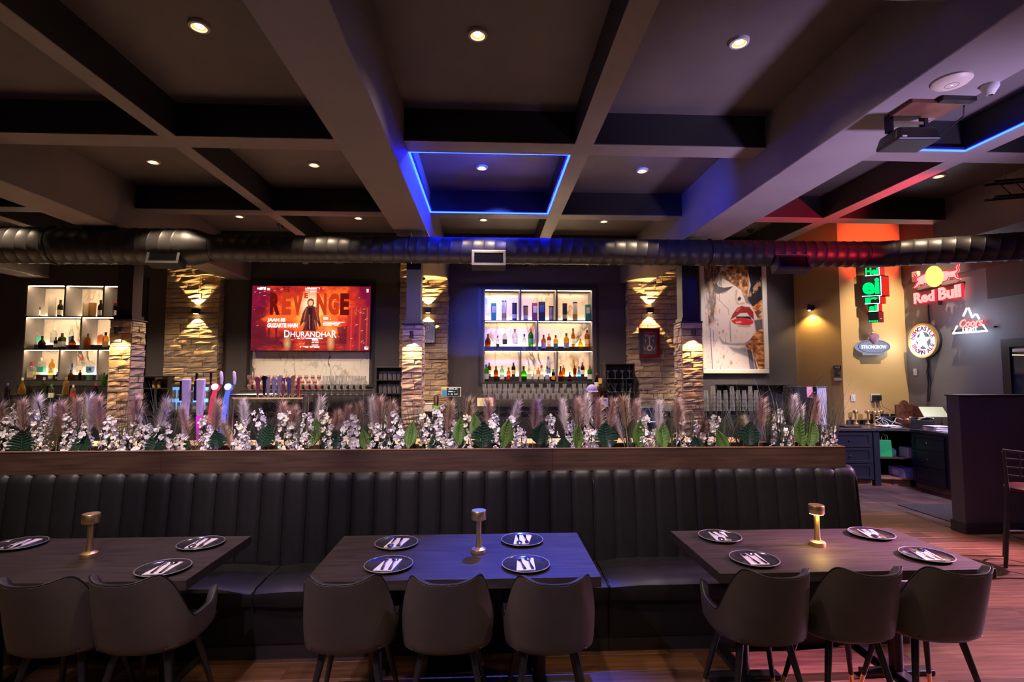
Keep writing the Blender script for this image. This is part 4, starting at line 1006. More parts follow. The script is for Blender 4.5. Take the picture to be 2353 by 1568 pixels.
def bottle(px, pbase, ptop, Y, shape, gl, lb, cap, lab, grp, zb=None):
    c = W(px, pbase, Y); z = c.z if zb is None else zb; tp = W(px, ptop, Y).z
    s = max(0.4, (tp - z)/CAPH[shape])
    t = thing('liquor_bottle', lab, 'bottle', (c.x, Y, z), R.uniform(-0.3, 0.3), grp); t.scale = (s, s, s)
    n = 4 if shape == 'square' else 16
    key = (shape, gl)
    if key not in _bc:
        mb = MB(); mb.lathe(SHP[shape], n, a0=PI/4 if n == 4 else 0); _bc[key] = mb.mesh('glass', 'glass_' + gl, n != 4)
    put('glass', _bc[key], t)
    P = SHP[shape]; rb = P[3][0] + 0.0008; zt = P[3][1]
    if lb:
        key = (shape, 'L', lb)
        if key not in _bc:
            mb = MB(); mb.lathe([(rb, zt*0.22), (rb, zt*0.72)], n, caps=False, a0=PI/4 if n == 4 else 0); _bc[key] = mb.mesh('paper_label', 'ink_' + lb, n != 4)
        put('paper_label', _bc[key], t)
    key = (shape, 'C', cap)
    if key not in _bc:
        r0, z1 = P[-2]; z0_ = z1 - 0.045
        mb = MB(); mb.lathe([(r0*1.12, z0_), (r0*1.12, z1+0.002), (0, z1+0.002)], 12); _bc[key] = mb.mesh('cap', 'ink_' + cap, True)
    put('cap', _bc[key], t)
    return t
def P3(x, y):   # a point in the 600-pixel wide study crops of the photograph
    return x/3.92, y/3.92 + 580
# centre niche: (px, top, bottom, shape, glass, label, cap, front?)
cx0 = 1000
def C3(x): return cx0 + x/3.92
ROW1C = [(527,462,602,'teal','box'),(621,440,602,'white','tubebottle'),(714,460,602,'navy','tube'),(816,486,602,'kraft','tube'),(897,458,602,'plum','box'),(961,448,602,'navy','bigbox'),(1046,488,602,'lilac','tube'),(1169,462,602,'navy','tube'),(1260,450,602,'white','tubebottle'),(1375,470,602,'teal','box')]
for i, (x, a, b, c, k) in enumerate(ROW1C):
    px = C3(x); Y = WY+0.14; zb = ZC[2][0]; zt = wz(a/3.92+580, 1237, Y); h = zt - zb; p = W(px, 735, Y)
    lab = '%s gift %s on top shelf of the beside-poster niche, %s from its left' % ({'teal': 'teal', 'white': 'pale', 'navy': 'navy blue', 'kraft': 'brown', 'plum': 'plum', 'lilac': 'lilac and grey'}[c], 'box' if 'box' in k else 'tube', nth(i))
    t = thing('gift_box' if 'box' in k else 'gift_tube', lab, 'gift box', (p.x, Y, zb), 0, 'gift boxes on the top shelf')
    mb = MB()
    if 'box' in k:
        w = 0.062 if k == 'bigbox' else 0.05; mb.box(-w, w, -w*0.8, w*0.8, 0, h); mb.build('carton', 'ink_' + c, t, bev=0.003)
        mb = MB(); mb.box(-w*0.7, w*0.7, -w*0.8-0.0015, -w*0.8-0.0002, h*0.45, h*0.82); mb.build('print', 'ink_white' if k == 'box' else 'ink_blue', t)
    else:
        mb.lathe([(0, 0), (0.046, 0), (0.046, h), (0, h)], 20); mb.build('tube', 'ink_' + c, t, smooth=True)
        mb = MB(); mb.lathe([(0.0465, h*0.12), (0.0465, h*0.36)], 20, caps=False); mb.build('print', 'ink_white' if c != 'white' else 'ink_gold', t, smooth=True)
        mb = MB(); mb.lathe([(0.0475, h-0.02), (0.0475, h+0.004), (0, h+0.004)], 20); mb.build('lid', 'ink_black' if c != 'white' else 'steel', t, smooth=True)
B2C = [(475,738,'squat','brown',None,'black',0),(563,752,'slim','clear','black','black',1),(627,708,'whisky','clear','black','white',0),(718,692,'whisky','clear','white','red',0),(803,738,'slim','clear',None,'black',1),(861,690,'whisky','green','green','red',0),(977,745,'whisky','amber','lilac','black',1),(1025,735,'square','amber','white','orange',0),(1086,748,'whisky','gold','teal','black',1),(1182,730,'whisky','gold','lilac','black',1),(1243,688,'slim','amber','white','black',0),(1309,778,'squat','gold','lilac','orange',1),(1369,700,'whisky','amber','cream','black',0)]
B1C = [(461,1012,'whisky','green','lilac','blue',1),(487,995,'whisky','olive','white','red',0),(548,1028,'whisky','brown',None,'black',1),(602,1022,'whisky','teal','white','lilac',1),(661,1040,'whisky','amber','red','red',1),(705,995,'whisky','dark','cream','black',0),(797,1028,'squat','green',None,'black',1),(848,1018,'square','clear','white','white',1),(900,1025,'square','clear','white','white',1),(928,1040,'squat','amber',None,'orange',0),(957,1018,'whisky','clear','white','red',1),(1019,940,'slim','clear','blue','blue',0),(1008,1028,'whisky','clear','lilac','black',1),(1062,1055,'square','dark','orange','green',1),(1128,1028,'drop','brown',None,'black',1),(1155,1020,'square','amber',None,'kraft',0),(1211,1080,'squat','dark','lilac','black',1),(1256,1020,'square','brown',None,'black',0),(1293,1030,'slim','blue',None,'black',1),(1325,995,'whisky','dark','cream','red',0),(1390,1020,'whisky','green','white','red',1)]
def fill(lst, zs, conv, place, shelf, cpx):
    for i, (x, a, shp, gl, lb, cap, fr) in enumerate(lst):
        px = conv(x); Y = WY + (0.09 if fr else 0.28); z, rise = zs; zb = z + (0 if fr else rise)
        lab = '%s %sbottle%s on the %s shelf of the %s niche, %s from its left' % ({'amber': 'amber', 'clear': 'clear', 'green': 'green', 'dark': 'dark', 'olive': 'olive', 'blue': 'blue', 'teal': 'pale teal', 'gold': 'golden', 'rose': 'rose', 'brown': 'brown', 'lime': 'lime green'}[gl], 'squat ' if shp == 'squat' else '', '', shelf, place, nth(i))
        bottle(px, 800, a/3.92+580, Y, shp, gl, lb, cap, lab, 'bottles on the %s shelf, %s niche' % (shelf, place), zb)
fill(B2C, ZC[1], C3, 'beside-poster', 'middle', 1237); fill(B1C, ZC[0], C3, 'beside-poster', 'bottom', 1237)
def L3(x): return x/3.92
B3L = [(320,430,'wine','dark','white','red',0),(522,430,'wine','dark','white','black',0),(654,435,'wine','dark','white','red',0),(887,432,'wine','dark','white','black',0),(1020,435,'wine','dark','white','red',0)]
B2L = [(322,672,'square','clear','teal','white',0),(376,755,'squat','dark',None,'black',1),(480,675,'whisky','clear','white','white',0),(500,765,'whisky','dark','white','black',1),(555,730,'square','olive','white','black',1),(637,665,'slim','clear','blue','white',0),(648,755,'squat','brown','black','black',1),(788,735,'whisky','amber',None,'black',1),(902,720,'square','rose',None,'white',0),(948,722,'whisky','gold','cream','black',1)]
B1L = [(297,990,'square','clear','cream','red',1),(330,1075,'slim','clear','cream','white',1),(385,950,'square','clear','teal','white',0),(475,965,'whisky','gold','cream','orange',0),(470,1040,'whisky','clear','cream','gold',1),(527,1080,'whisky','dark','kraft','black',1),(648,955,'slim','blue','blue','blue',0),(650,1062,'squat','brown',None,'black',1),(735,945,'square','clear','white','red',0),(733,1062,'whisky','dark',None,'red',1),(822,950,'square','clear','blue','white',0),(820,1045,'square','teal',None,'black',1),(985,955,'whisky','lime','white','red',0)]
fill(B3L, ZL[2], L3, 'far-end', 'top', 160); fill(B2L, ZL[1], L3, 'far-end', 'middle', 160); fill(B1L, ZL[0], L3, 'far-end', 'bottom', 160)
for i, (x, a, m) in enumerate(((465, 412, 'ink_white'), (775, 455, 'ink_cream'), (830, 455, 'ink_kraft'))):
    p = W(L3(x), 727, WY+0.2); zb = ZL[2][0]; h = wz(a/3.92+580, 160, WY+0.2)-zb
    t = thing('gift_tube', 'upright %s gift tube on the top shelf of the far-end niche' % ('white', 'cream printed', 'orange wooden')[i], 'gift box', (p.x, WY+0.2, zb))
    mb = MB(); mb.lathe([(0, 0), (0.055, 0), (0.055, h-0.03), (0, h-0.03)], 20); mb.build('tube', m, t, smooth=True)
    mb = MB(); mb.lathe([(0.057, h-0.03), (0.057, h), (0, h)], 20); mb.build('lid', 'ink_kraft' if i == 2 else 'ink_white', t, smooth=True)
# stepped bottle rack in front of the far-end niche
steps = [(886, 9.62), (907, 9.45), (919.5, 9.28), (938, 9.18)]
t = thing('bottle_rack', 'black stepped bottle rack with steel edges below the far-end niche', 'bottle rack', (0, 0, 0))
xa, xb = W(12, 900, 9.4).x, W(251, 900, 9.4).x
t.location = ((xa+xb)/2, 9.4, BZ); hw = (xb-xa)/2
for i, (py, Y) in enumerate(steps[:3]):
    z = W(130, py, Y).z - BZ
    mb = MB(); mb.box(-hw, hw, Y-9.4, Y-9.4+0.16, 0, max(z, 0.02)); mb.build('step', 'trim_black', t)
    mb = MB(); mb.box(-hw, hw, Y-9.4-0.006, Y-9.4, max(z, 0.02)-0.012, max(z, 0.02)+0.002); mb.build('edge_strip', 'steel', t)
RK = [(62,1180,'wine','dark',None,'blue',2),(195,1130,'drop','gold',None,'white',1),(258,1178,'wine','dark',None,'black',2),(390,1128,'wine','olive',None,'lilac',1),(458,1190,'whisky','olive','white','green',2),(590,1125,'whisky','gold',None,'kraft',1),(655,1195,'whisky','rose','red','white',2),(858,1180,'wine','dark',None,'red',2),(935,1085,'drop','green',None,'black',0)]
for i, (x, a, shp, gl, lb, cap, st) in enumerate(RK):
    py, Y = steps[st]; zb = max(W(130, py, Y).z, BZ+0.02)
    bottle(L3(x), py, a/3.92+580, Y+0.07, shp, gl, lb, cap, '%s bottle on the stepped rack below the far-end niche, %s from its left' % ({'dark': 'dark wine', 'gold': 'golden', 'olive': 'olive', 'rose': 'rose red', 'green': 'ribbed green'}[gl], nth(i)), 'bottles on the stepped rack', zb)
# bottles standing by the black glass cabinet
for (px, top, bot, shp, gl, lb, cap, Y, lab) in ((1371, 857, 895, 'wine', 'dark', 'white', 'red', 9.55, 'dark wine bottle with white label beside the black glass cabinet'), (1380, 870, 905, 'whisky', 'brown', 'red', 'gold', 9.45, 'brown bottle with gold cap beside the black glass cabinet'), (1387, 881, 918, 'square', 'dark', 'lilac', 'black', 9.3, 'square dark bottle with pale blue label before the black glass cabinet')):
    bottle(px, bot, top, Y, shp, gl, lb, cap, lab, 'bottles by the glass cabinet', W(px, bot, Y).z if Y > 9.5 else BZ)
# ------------------------------------------------------------------ raster helpers for flat print (screen picture, painting)
def fbm(nx, ny, sx, sy, seed, oct_=4):
    rs = np.random.RandomState(seed); out = np.zeros((ny, nx)); amp = 1.0; tot = 0
    for o in range(oct_):
        gx, gy = max(2, int(sx*2**o)), max(2, int(sy*2**o)); g = rs.rand(gy+1, gx+1)
        X = np.linspace(0, gx, nx, endpoint=False); Y = np.linspace(0, gy, ny, endpoint=False)
        xi = X.astype(int); yi = Y.astype(int); fx = X-xi; fy = (Y-yi)[:, None]; fx = fx*fx*(3-2*fx); fy = fy*fy*(3-2*fy)
        a = g[yi][:, xi]; b = g[yi][:, xi+1]; c = g[yi+1][:, xi]; d = g[yi+1][:, xi+1]
        out += amp*((a*(1-fx)+b*fx)*(1-fy) + (c*(1-fx)+d*fx)*fy); tot += amp; amp *= 0.55
    return out/tot
class Pic:
    def __init__(s, x0, x1, y0, y1, nx, ny):
        s.nx, s.ny = nx, ny; s.X, s.Y = np.meshgrid(np.linspace(x0, x1, nx), np.linspace(y0, y1, ny)); s.c = np.zeros((ny, nx, 3))
    def poly(s, pts):
        m = np.zeros((s.ny, s.nx), bool); n = len(pts)
        for i in range(n):
            (xa, ya), (xb, yb) = pts[i], pts[i-1]
            if ya == yb: continue
            m ^= ((ya > s.Y) != (yb > s.Y)) & (s.X < (xb-xa)*(s.Y-ya)/(yb-ya)+xa)
        return s.blur(m.astype(float), 1)
    def blur(s, m, k):
        for ax in (0, 1):
            p = np.pad(m, [(k, k) if a == ax else (0, 0) for a in (0, 1)], mode='edge'); cs = np.cumsum(p, axis=ax)
            z = np.zeros_like(np.take(cs, [0], axis=ax)); cs = np.concatenate([z, cs], axis=ax); L = m.shape[ax]
            m = (np.take(cs, range(2*k+1, 2*k+1+L), axis=ax) - np.take(cs, range(0, L), axis=ax))/(2*k+1)
        return m
    def ell(s, cx, cy, rx, ry): return np.clip(1.5 - np.sqrt(((s.X-cx)/rx)**2 + ((s.Y-cy)/ry)**2)*1.0, 0, 1)*2 > 1
    def put(s, m, col, a=1.0):
        m = np.clip(m, 0, 1)[..., None]*a; s.c = s.c*(1-m) + (np.array(col) if not isinstance(col, np.ndarray) else col)*m
    def line(s, x0, y0, x1, y1, w, col, a=1.0):
        dx, dy = x1-x0, y1-y0; L2 = dx*dx+dy*dy; t = np.clip(((s.X-x0)*dx+(s.Y-y0)*dy)/L2, 0, 1)
        d = np.hypot(s.X-x0-t*dx, s.Y-y0-t*dy); s.put(np.clip(1.3-d/w, 0, 1), col, a)
    def object(s, name, p00, p10, p01, matn, parent):
        # p00 top-left, p10 top-right, p01 bottom-left corner of the print
        p00, p10, p01 = Vector(p00), Vector(p10), Vector(p01); U, V_ = p10-p00, p01-p00
        u = np.linspace(0, 1, s.nx); v = np.linspace(0, 1, s.ny)
        P = np.array(p00)[None, None] + u[None, :, None]*np.array(U) + v[:, None, None]*np.array(V_)
        idx = np.arange(s.nx*s.ny).reshape(s.ny, s.nx)
        f = np.stack([idx[:-1, :-1], idx[1:, :-1], idx[1:, 1:], idx[:-1, 1:]], -1).reshape(-1, 4)
        me = bpy.data.meshes.new(name); me.vertices.add(s.nx*s.ny); me.vertices.foreach_set('co', P.reshape(-1))
        me.loops.add(f.size); me.loops.foreach_set('vertex_index', f.reshape(-1)); me.polygons.add(len(f)); me.polygons.foreach_set('loop_start', np.arange(0, f.size, 4))
        me.update(calc_edges=True)
        at = me.color_attributes.new('Col', 'FLOAT_COLOR', 'POINT'); rgba = np.ones((s.nx*s.ny, 4)); rgba[:, :3] = np.clip(s.c, 0, 4).reshape(-1, 3); at.data.foreach_set('color', rgba.reshape(-1))
        me.materials.append(M[matn]); return put(name, me, parent)
def text_mesh(txt, size, extrude=0.002, bold=0.0, outline=0.0, align='CENTER', shear=0.0, space=1.0, name='lettering'):
    cu = bpy.data.curves.new('lettering', 'FONT'); cu.body = txt; cu.size = size; cu.align_x = align; cu.align_y = 'CENTER'; cu.shear = shear; cu.space_character = space
    cu.resolution_u = 3
    if outline: cu.fill_mode = 'NONE'; cu.bevel_depth = outline; cu.bevel_resolution = 1
    else: cu.extrude = extrude; cu.offset = bold
    o = bpy.data.objects.new('lettering', cu); COL.objects.link(o)
    dg = bpy.context.evaluated_depsgraph_get(); me = bpy.data.meshes.new_from_object(o.evaluated_get(dg)); me.name = name
    bpy.data.objects.remove(o); bpy.data.curves.remove(cu); return me
def text(txt, size, parent, loc, m, rx=PI/2, rz=0.0, sx=1.0, fit=None, name='lettering', **kw):
    me = text_mesh(txt, size, name=name, **kw); me.materials.clear(); me.materials.append(M[m])
    o = put(name, me, parent, loc); o.rotation_euler = (rx, 0, rz)
    if fit:
        xs = [v.co.x for v in me.vertices]; zs = [v.co.y for v in me.vertices]
        w, h = max(xs)-min(xs), max(zs)-min(zs); cx, cy = (max(xs)+min(xs))/2, (max(zs)+min(zs))/2
        for v in me.vertices: v.co.x = (v.co.x-cx)*fit[0]/w; v.co.y = (v.co.y-cy)*fit[1]/h
    return o
# ------------------------------------------------------------------ television
attr_mat('screen_picture', 1.4, 0.25)
emis('screen_white', (1.0, 0.93, 0.95), 1.6)
emis('screen_dark_red', (0.16, 0.006, 0.004), 1.0)
emis('screen_red', (0.62, 0.045, 0.012), 1.0)
YT = WY-0.14
tl, tr, bl = W(579, 657, YT), W(852, 659, YT), W(577, 806, YT)
tl.x = (tl.x+bl.x)/2; x0, x1 = tl.x, tr.x; z1, z0 = (tl.z+tr.z)/2, bl.z; tw, thh = x1-x0, z1-z0
t = thing('television', 'large wall television showing a red film title picture above the marble panel', 'television', ((x0+x1)/2, YT, (z0+z1)/2))
mb = MB(); mb.box(-tw/2-0.012, tw/2+0.012, 0.0, 0.055, -thh/2-0.016, thh/2+0.012); mb.build('case', 'black_gloss', t, bev=0.004)
mb = MB(); mb.box(-0.3, 0.3, 0.055, 0.139, -0.2, 0.2); mb.build('wall_bracket', 'steel_black', t)
NX, NY = 480, 270
p = Pic(75, 2255, 60, 1270, NX, NY)
n1 = fbm(NX, NY, 6, 4, 3); n2 = fbm(NX, NY, 18, 12, 5); n3 = fbm(NX, NY, 40, 24, 9, 2)
d = np.hypot((p.X-1150)/1000, (p.Y-560)/620); heat = np.clip(1.15-d, 0, 1)*0.75 + (n1-0.5)*0.75 + (n2-0.5)*0.35
rmp = np.clip(heat, 0, 1)
p.c = np.stack([np.interp(rmp, [0, .25, .5, .75, 1], [.13, .50, .95, 1.0, 1.0]), np.interp(rmp, [0, .25, .5, .75, 1], [.005, .025, .14, .40, .80]), np.interp(rmp, [0, .25, .5, .75, 1], [.02, .012, .018, .07, .40])], -1)
edge = np.clip((np.abs(p.X-1165)-760)/400, 0, 1); p.put(edge, (0.20, 0.004, 0.04), 0.75)
low = np.clip((p.Y-880)/60, 0, 1); st = fbm(NX, NY, 7, 40, 21, 3)
p.c = p.c*(1-low[..., None]*0.35*(st[..., None] > 0.5))
for cx in (740, 1535): p.put(np.clip(1.1-np.hypot((p.X-cx)/75, (p.Y-1120)/170), 0, 1)*(0.3+0.9*st), (1.0, 0.60, 0.22), 0.6)
dk = (0.09, 0.006, 0.012)
for q in ([(90, 470), (320, 455), (330, 640), (230, 690), (330, 760), (360, 1040), (560, 1140), (300, 1180), (80, 1270)], [(1640, 830), (1830, 800), (1830, 1160), (1700, 1100)]): p.put(p.blur(p.poly(q), 2)*(0.55+0.8*(n2 > 0.45)*0.5), dk, 0.9)
for xx in (400, 530): p.put(p.poly([(xx-25, 850), (xx+25, 850), (xx+18, 1100), (xx-12, 1060)]), dk, 0.85)
for i, xx in enumerate((1840, 2000, 2130)):
    p.put(p.blur(p.poly([(xx, 460-i*8), (xx+130, 450-i*8), (xx+130, 1270), (xx-20, 1270)]), 2), (0.38-0.1*i, 0.015, 0.02), 0.75)
    p.line(xx+70, 470, xx+60, 1260, 14, (0.70, 0.05, 0.03), 0.6)
rs = np.random.RandomState(4)
for k in range(70):
    xx, yy = rs.uniform(100, 2230), rs.uniform(70, 1200); L = rs.uniform(6, 60); p.line(xx, yy, xx+L*0.7, yy-L*0.6*rs.uniform(.2, 1), 4, (1.0, 0.62, 0.30), 0.8)
p.put(np.clip(1.3-np.hypot((p.X-1150)/190, (p.Y-420)/240), 0, 1), (1.0, 0.80, 0.45), 0.9)
coat = [(1060, 460), (1110, 430), (1190, 430), (1280, 470), (1310, 640), (1350, 800), (1320, 830), (1270, 720), (1290, 880), (1240, 910), (1150, 900), (1000, 900), (1040, 720), (960, 820), (965, 740), (1010, 560)]
p.put(p.poly(coat), (0.10, 0.012, 0.012)); p.put(p.poly([(1110, 470), (1190, 470), (1180, 700), (1200, 880), (1090, 880), (1110, 700)]), (0.02, 0.004, 0.006))
for a, b in (((1070, 480), (1030, 700)), ((1240, 480), (1290, 700)), ((1060, 740), (1010, 880)), ((1230, 700), (1270, 880)), ((1130, 600), (1140, 860))): p.line(*a, *b, 10, (0.50, 0.13, 0.09), 0.8)
p.put(p.poly([(1085, 345), (1110, 305), (1160, 290), (1205, 320), (1215, 390), (1190, 440), (1110, 440), (1090, 400)]), (0.16, 0.02, 0.016)); p.put(p.poly([(1105, 345), (1150, 325), (1190, 345), (1190, 400), (1150, 435), (1115, 410)]), (0.75, 0.38, 0.22))
def streak(x0, x1, y, h, col=(1.0, 0.88, 0.86)):
    m = ((p.X > x0) & (p.X < x1) & (np.abs(p.Y-y) < h))*(n3 > 0.40); p.put(m.astype(float), col, 0.9)
for y in (90, 110, 130): streak(1040, 1310, y, 7)
streak(1060, 1280, 165, 8); streak(165, 325, 110, 24, (0.75, 0.85, 1.0)); streak(345, 395, 120, 22); streak(2180, 2215, 138, 30); streak(2155, 2230, 1218, 26)
for y in (650, 680): streak(1390, 1530, y, 9)
for y in (735, 762, 790): streak(1380, 1780 - (y-735)*1.2, y, 9)
streak(920, 1390, 1042, 11); streak(970, 1335, 1200, 12)
for y in (1060, 1088, 1120, 1165): streak(1060, 1180, y, 8, (0.10, 0.02, 0.02)); streak(1190, 1310, y, 8)
p.object('screen', (-tw/2, -0.0008, thh/2), (tw/2, -0.0008, thh/2), (-tw/2, -0.0008, -thh/2), 'screen_picture', t)
def TV(x, y): return ((x-75)/2180-0.5)*tw, (0.5-(y-60)/1210)*thh
def tvtext(s, x0_, x1_, y0_, y1_, m, dy=-0.003, **kw):
    a, b = TV(x0_, y1_), TV(x1_, y0_); text(s, 0.1, t, ((a[0]+b[0])/2, dy, (a[1]+b[1])/2), m, fit=(b[0]-a[0], b[1]-a[1]), extrude=0.0004, **kw)
tvtext('THE', 635, 760, 85, 170, 'screen_dark_red', bold=0.002)
for s, a, b, m in (('R', 405, 590, 'screen_dark_red'), ('E', 625, 790, 'screen_red'), ('V', 815, 1010, 'screen_red'), ('E', 1060, 1190, 'screen_red'), ('N', 1255, 1445, 'screen_red'), ('G', 1475, 1670, 'screen_red'), ('E', 1695, 1860, 'screen_dark_red')):
    if a == 1060: tvtext(s, 1030, 1100, 190, 290, m, bold=0.006)
    else: tvtext(s, a, b, 190, 605, m, bold=0.006)
tvtext('JAAN SE', 365, 695, 665, 745, 'screen_white', bold=0.005); tvtext('GUZARTE HAIN', 365, 925, 760, 840, 'screen_white', bold=0.005)
tvtext('D', 680, 780, 890, 1022, 'screen_white', bold=0.001); tvtext('HURANDHA', 795, 1540, 915, 1015, 'screen_white', bold=0.001); tvtext('R', 1548, 1640, 890, 1030, 'screen_white', bold=0.001)
# little white sensor on the wall above the television
c = W(702, 601, WY-0.03); t = thing('wall_sensor', 'small white sensor on the wall above the television', 'sensor', c)
mb = MB(); mb.box(-0.05, 0.05, -0.02, 0.03, -0.05, 0.05); mb.build('case', 'white_plastic', t, bev=0.01)
mb = MB(); mb.lathe([(0, 0.0), (0.02, 0.0), (0.02, 0.006), (0, 0.008)], 14); o = mb.build('lens', 'black_plastic', t, loc=(0, -0.02, 0.01)); o.rotation_euler = (PI/2, 0, 0)
# ------------------------------------------------------------------ framed portrait painting
attr_mat('painting_print', 0.0, 0.45)
mat('frame_white', (0.74, 0.68, 0.62), 0.45)
YP = WY-0.05
tl, tr, br = W(1606, 590, YP), W(1759, 590, YP), W(1766, 859, YP); bl = W(1612, 859, YP)
x0, x1 = (tl.x+bl.x)/2, (tr.x+br.x)/2; z0 = br.z; z1 = W(1690, 575, YP).z; pw_, ph_ = x1-x0, z1-z0
t = thing('framed_painting', 'tall white framed painting of a face with bright red lips', 'painting', ((x0+x1)/2, YP, (z0+z1)/2))
fw = 0.085
for (a, b, c, d) in ((-pw_/2, pw_/2, ph_/2-fw, ph_/2), (-pw_/2, pw_/2, -ph_/2, -ph_/2+fw), (-pw_/2, -pw_/2+fw, -ph_/2+fw, ph_/2-fw), (pw_/2-fw, pw_/2, -ph_/2+fw, ph_/2-fw)):
    mb = MB(); mb.box(a, b, -0.03, 0.03, c, d); mb.build('frame_bar', 'frame_white', t, bev=0.012)
mb = MB(); mb.box(-pw_/2+fw*0.8, pw_/2-fw*0.8, 0.004, 0.03, -ph_/2+fw*0.8, ph_/2-fw*0.8); mb.build('backing', 'frame_white', t)
YTOP = 120 - 0.06*1325
NX, NY = 280, 510
p = Pic(155, 920, YTOP, 1445, NX, NY)
q1 = fbm(NX, NY, 5, 9, 31); q2 = fbm(NX, NY, 22, 34, 32, 3); q3 = fbm(NX, NY, 40, 12, 33, 3); q4 = fbm(NX, NY, 12, 50, 34, 3)
p.c[:] = (0.72, 0.60, 0.60); p.c *= (0.92+0.16*q1)[..., None]
face = p.blur(p.poly([(330, 300), (560, 250), (720, 520), (800, 700), (800, 960), (770, 1080), (640, 1130), (430, 1125), (330, 1040), (300, 700), (300, 450)]), 8); p.put(face, (0.80, 0.63, 0.56), 0.8)
p.put(p.blur(p.poly([(580, 300), (700, 480), (720, 640), (640, 650), (560, 620), (590, 480)]), 5), (0.86, 0.72, 0.66), 0.7)
p.put(p.blur(p.poly([(150, 560), (330, 560), (330, 980), (150, 1000)]), 10)*(q1 > 0.45), (0.55, 0.24, 0.12), 0.35)
cop = np.stack([np.interp(q2, [.3, .5, .7], [.10, .36, .72]), np.interp(q2, [.3, .5, .7], [.035, .14, .38]), np.interp(q2, [.3, .5, .7], [.015, .045, .17])], -1)
cop2 = np.stack([np.interp(q4, [.3, .5, .7], [.16, .46, .80]), np.interp(q4, [.3, .5, .7], [.04, .15, .36]), np.interp(q4, [.3, .5, .7], [.015, .03, .10])], -1)
blk = (0.012, 0.010, 0.016)
p.put(p.blur(p.poly([(700, 0), (920, 0), (920, 600), (800, 700), (720, 600), (770, 420), (735, 250)]), 2), blk)
p.put(p.poly([(640, 470), (720, 540), (760, 660), (700, 640)]), (0.10, 0.07, 0.07), 0.7)
A = p.blur(p.poly([(380, 0), (760, 0), (740, 300), (750, 420), (715, 590), (640, 480), (540, 420), (420, 350), (380, 250), (480, 230)]), 5); p.put(np.clip((A + (q2-0.5)*0.9 - 0.42)*4, 0, 1), cop)
Bm = p.blur(p.poly([(140, 20), (400, 20), (380, 260), (300, 420), (330, 600), (270, 900), (200, 900), (205, 560), (150, 330)]), 9); p.put(np.clip((Bm + (q2-0.5)*1.5 - 0.52)*4, 0, 1), cop, 0.85)
p.put(np.clip((Bm*0.8 + (q3-0.5)*2.2 - 0.58)*4, 0, 1), (0.05, 0.03, 0.035), 0.8)
for k in range(40):
    xx = rs.uniform(160, 420); yy = rs.uniform(40, 420); p.line(xx, yy, xx-rs.uniform(-20, 60), yy+rs.uniform(80, 260), rs.uniform(2, 5), (0.06, 0.035, 0.04) if k % 3 else (0.62, 0.36, 0.20), 0.8)
p.put(p.blur(p.poly([(720, 560), (905, 320), (905, 430), (770, 560)]), 2)*(q2 > 0.42), (0.50, 0.30, 0.17), 0.9)
p.put(p.poly([(780, 690), (910, 600), (910, 830), (850, 830)])*(q2 > 0.36), cop2)
p.put(p.blur(p.poly([(800, 850), (910, 830), (910, 1000), (830, 1050)]), 2), blk, 0.85)
Cm = p.blur(p.poly([(670, 1160), (800, 1010), (920, 930), (920, 1445), (850, 1445), (790, 1280)]), 4); p.put(np.clip((Cm + (q4-0.5)*0.7 - 0.4)*4, 0, 1), cop2)
p.put(p.blur(p.poly([(690, 1190), (770, 1230), (830, 1445), (730, 1445), (715, 1310)]), 2), blk, 0.9)
p.put(p.poly([(285, 430), (320, 395), (350, 440), (420, 455), (545, 438), (490, 478), (345, 535), (290, 500)]), (0.02, 0.014, 0.018))
for k in range(12): p.line(300+k*17, 470, 270+k*16, 520+10*math.sin(k), 4, (0.02, 0.014, 0.018))
p.put(p.blur(p.poly([(300, 350), (330, 310), (400, 290), (420, 330), (330, 400)]), 3), (0.16, 0.10, 0.10), 0.6); p.line(380, 290, 560, 285, 16, (0.12, 0.07, 0.06), 0.85)
p.put(p.blur(p.poly([(570, 480), (600, 470), (580, 600), (610, 645), (680, 625), (690, 655), (590, 665), (560, 600)]), 3), (0.40, 0.28, 0.25), 0.7); p.put(p.blur(p.poly([(592, 585), (620, 560), (645, 580), (630, 610), (600, 615)]), 1), (0.05, 0.02, 0.02))
p.put(p.poly([(490, 850), (530, 770), (590, 695), (645, 674), (690, 684), (745, 688), (795, 750), (800, 850), (745, 800), (650, 790), (570, 805)]), (0.30, 0.008, 0.014)); p.put(p.blur(p.poly([(560, 740), (610, 690), (640, 690), (590, 750)]), 2), (0.70, 0.12, 0.12), 0.8)
p.put(p.poly([(560, 812), (620, 790), (745, 800), (775, 845), (640, 822), (580, 830)]), (0.015, 0.004, 0.005)); p.put(p.poly([(575, 802), (620, 764), (710, 760), (745, 800), (660, 804)]), (0.70, 0.58, 0.50))
p.put(p.poly([(498, 856), (575, 826), (650, 820), (790, 852), (790, 885), (740, 910), (640, 910), (545, 895)]), (0.62, 0.012, 0.018)); p.put(p.blur(p.poly([(560, 868), (630, 862), (640, 880), (570, 885)]), 2), (0.95, 0.45, 0.42), 0.9); p.put(p.blur(p.poly([(570, 912), (760, 912), (740, 935), (600, 930)]), 3), (0.30, 0.18, 0.16), 0.7)
p.put(p.blur(p.poly([(330, 1040), (400, 1110), (500, 1130), (660, 1130), (790, 1070), (700, 1150), (500, 1155), (380, 1140)]), 4), (0.16, 0.15, 0.19), 0.85)
p.put(p.blur(p.poly([(450, 1165), (600, 1190), (680, 1170), (720, 1300), (640, 1270), (520, 1225)]), 4), (0.16, 0.16, 0.20), 0.8); p.put(p.poly([(720, 1310), (790, 1370), (790, 1445), (730, 1445)]), (0.18, 0.19, 0.27), 0.8)
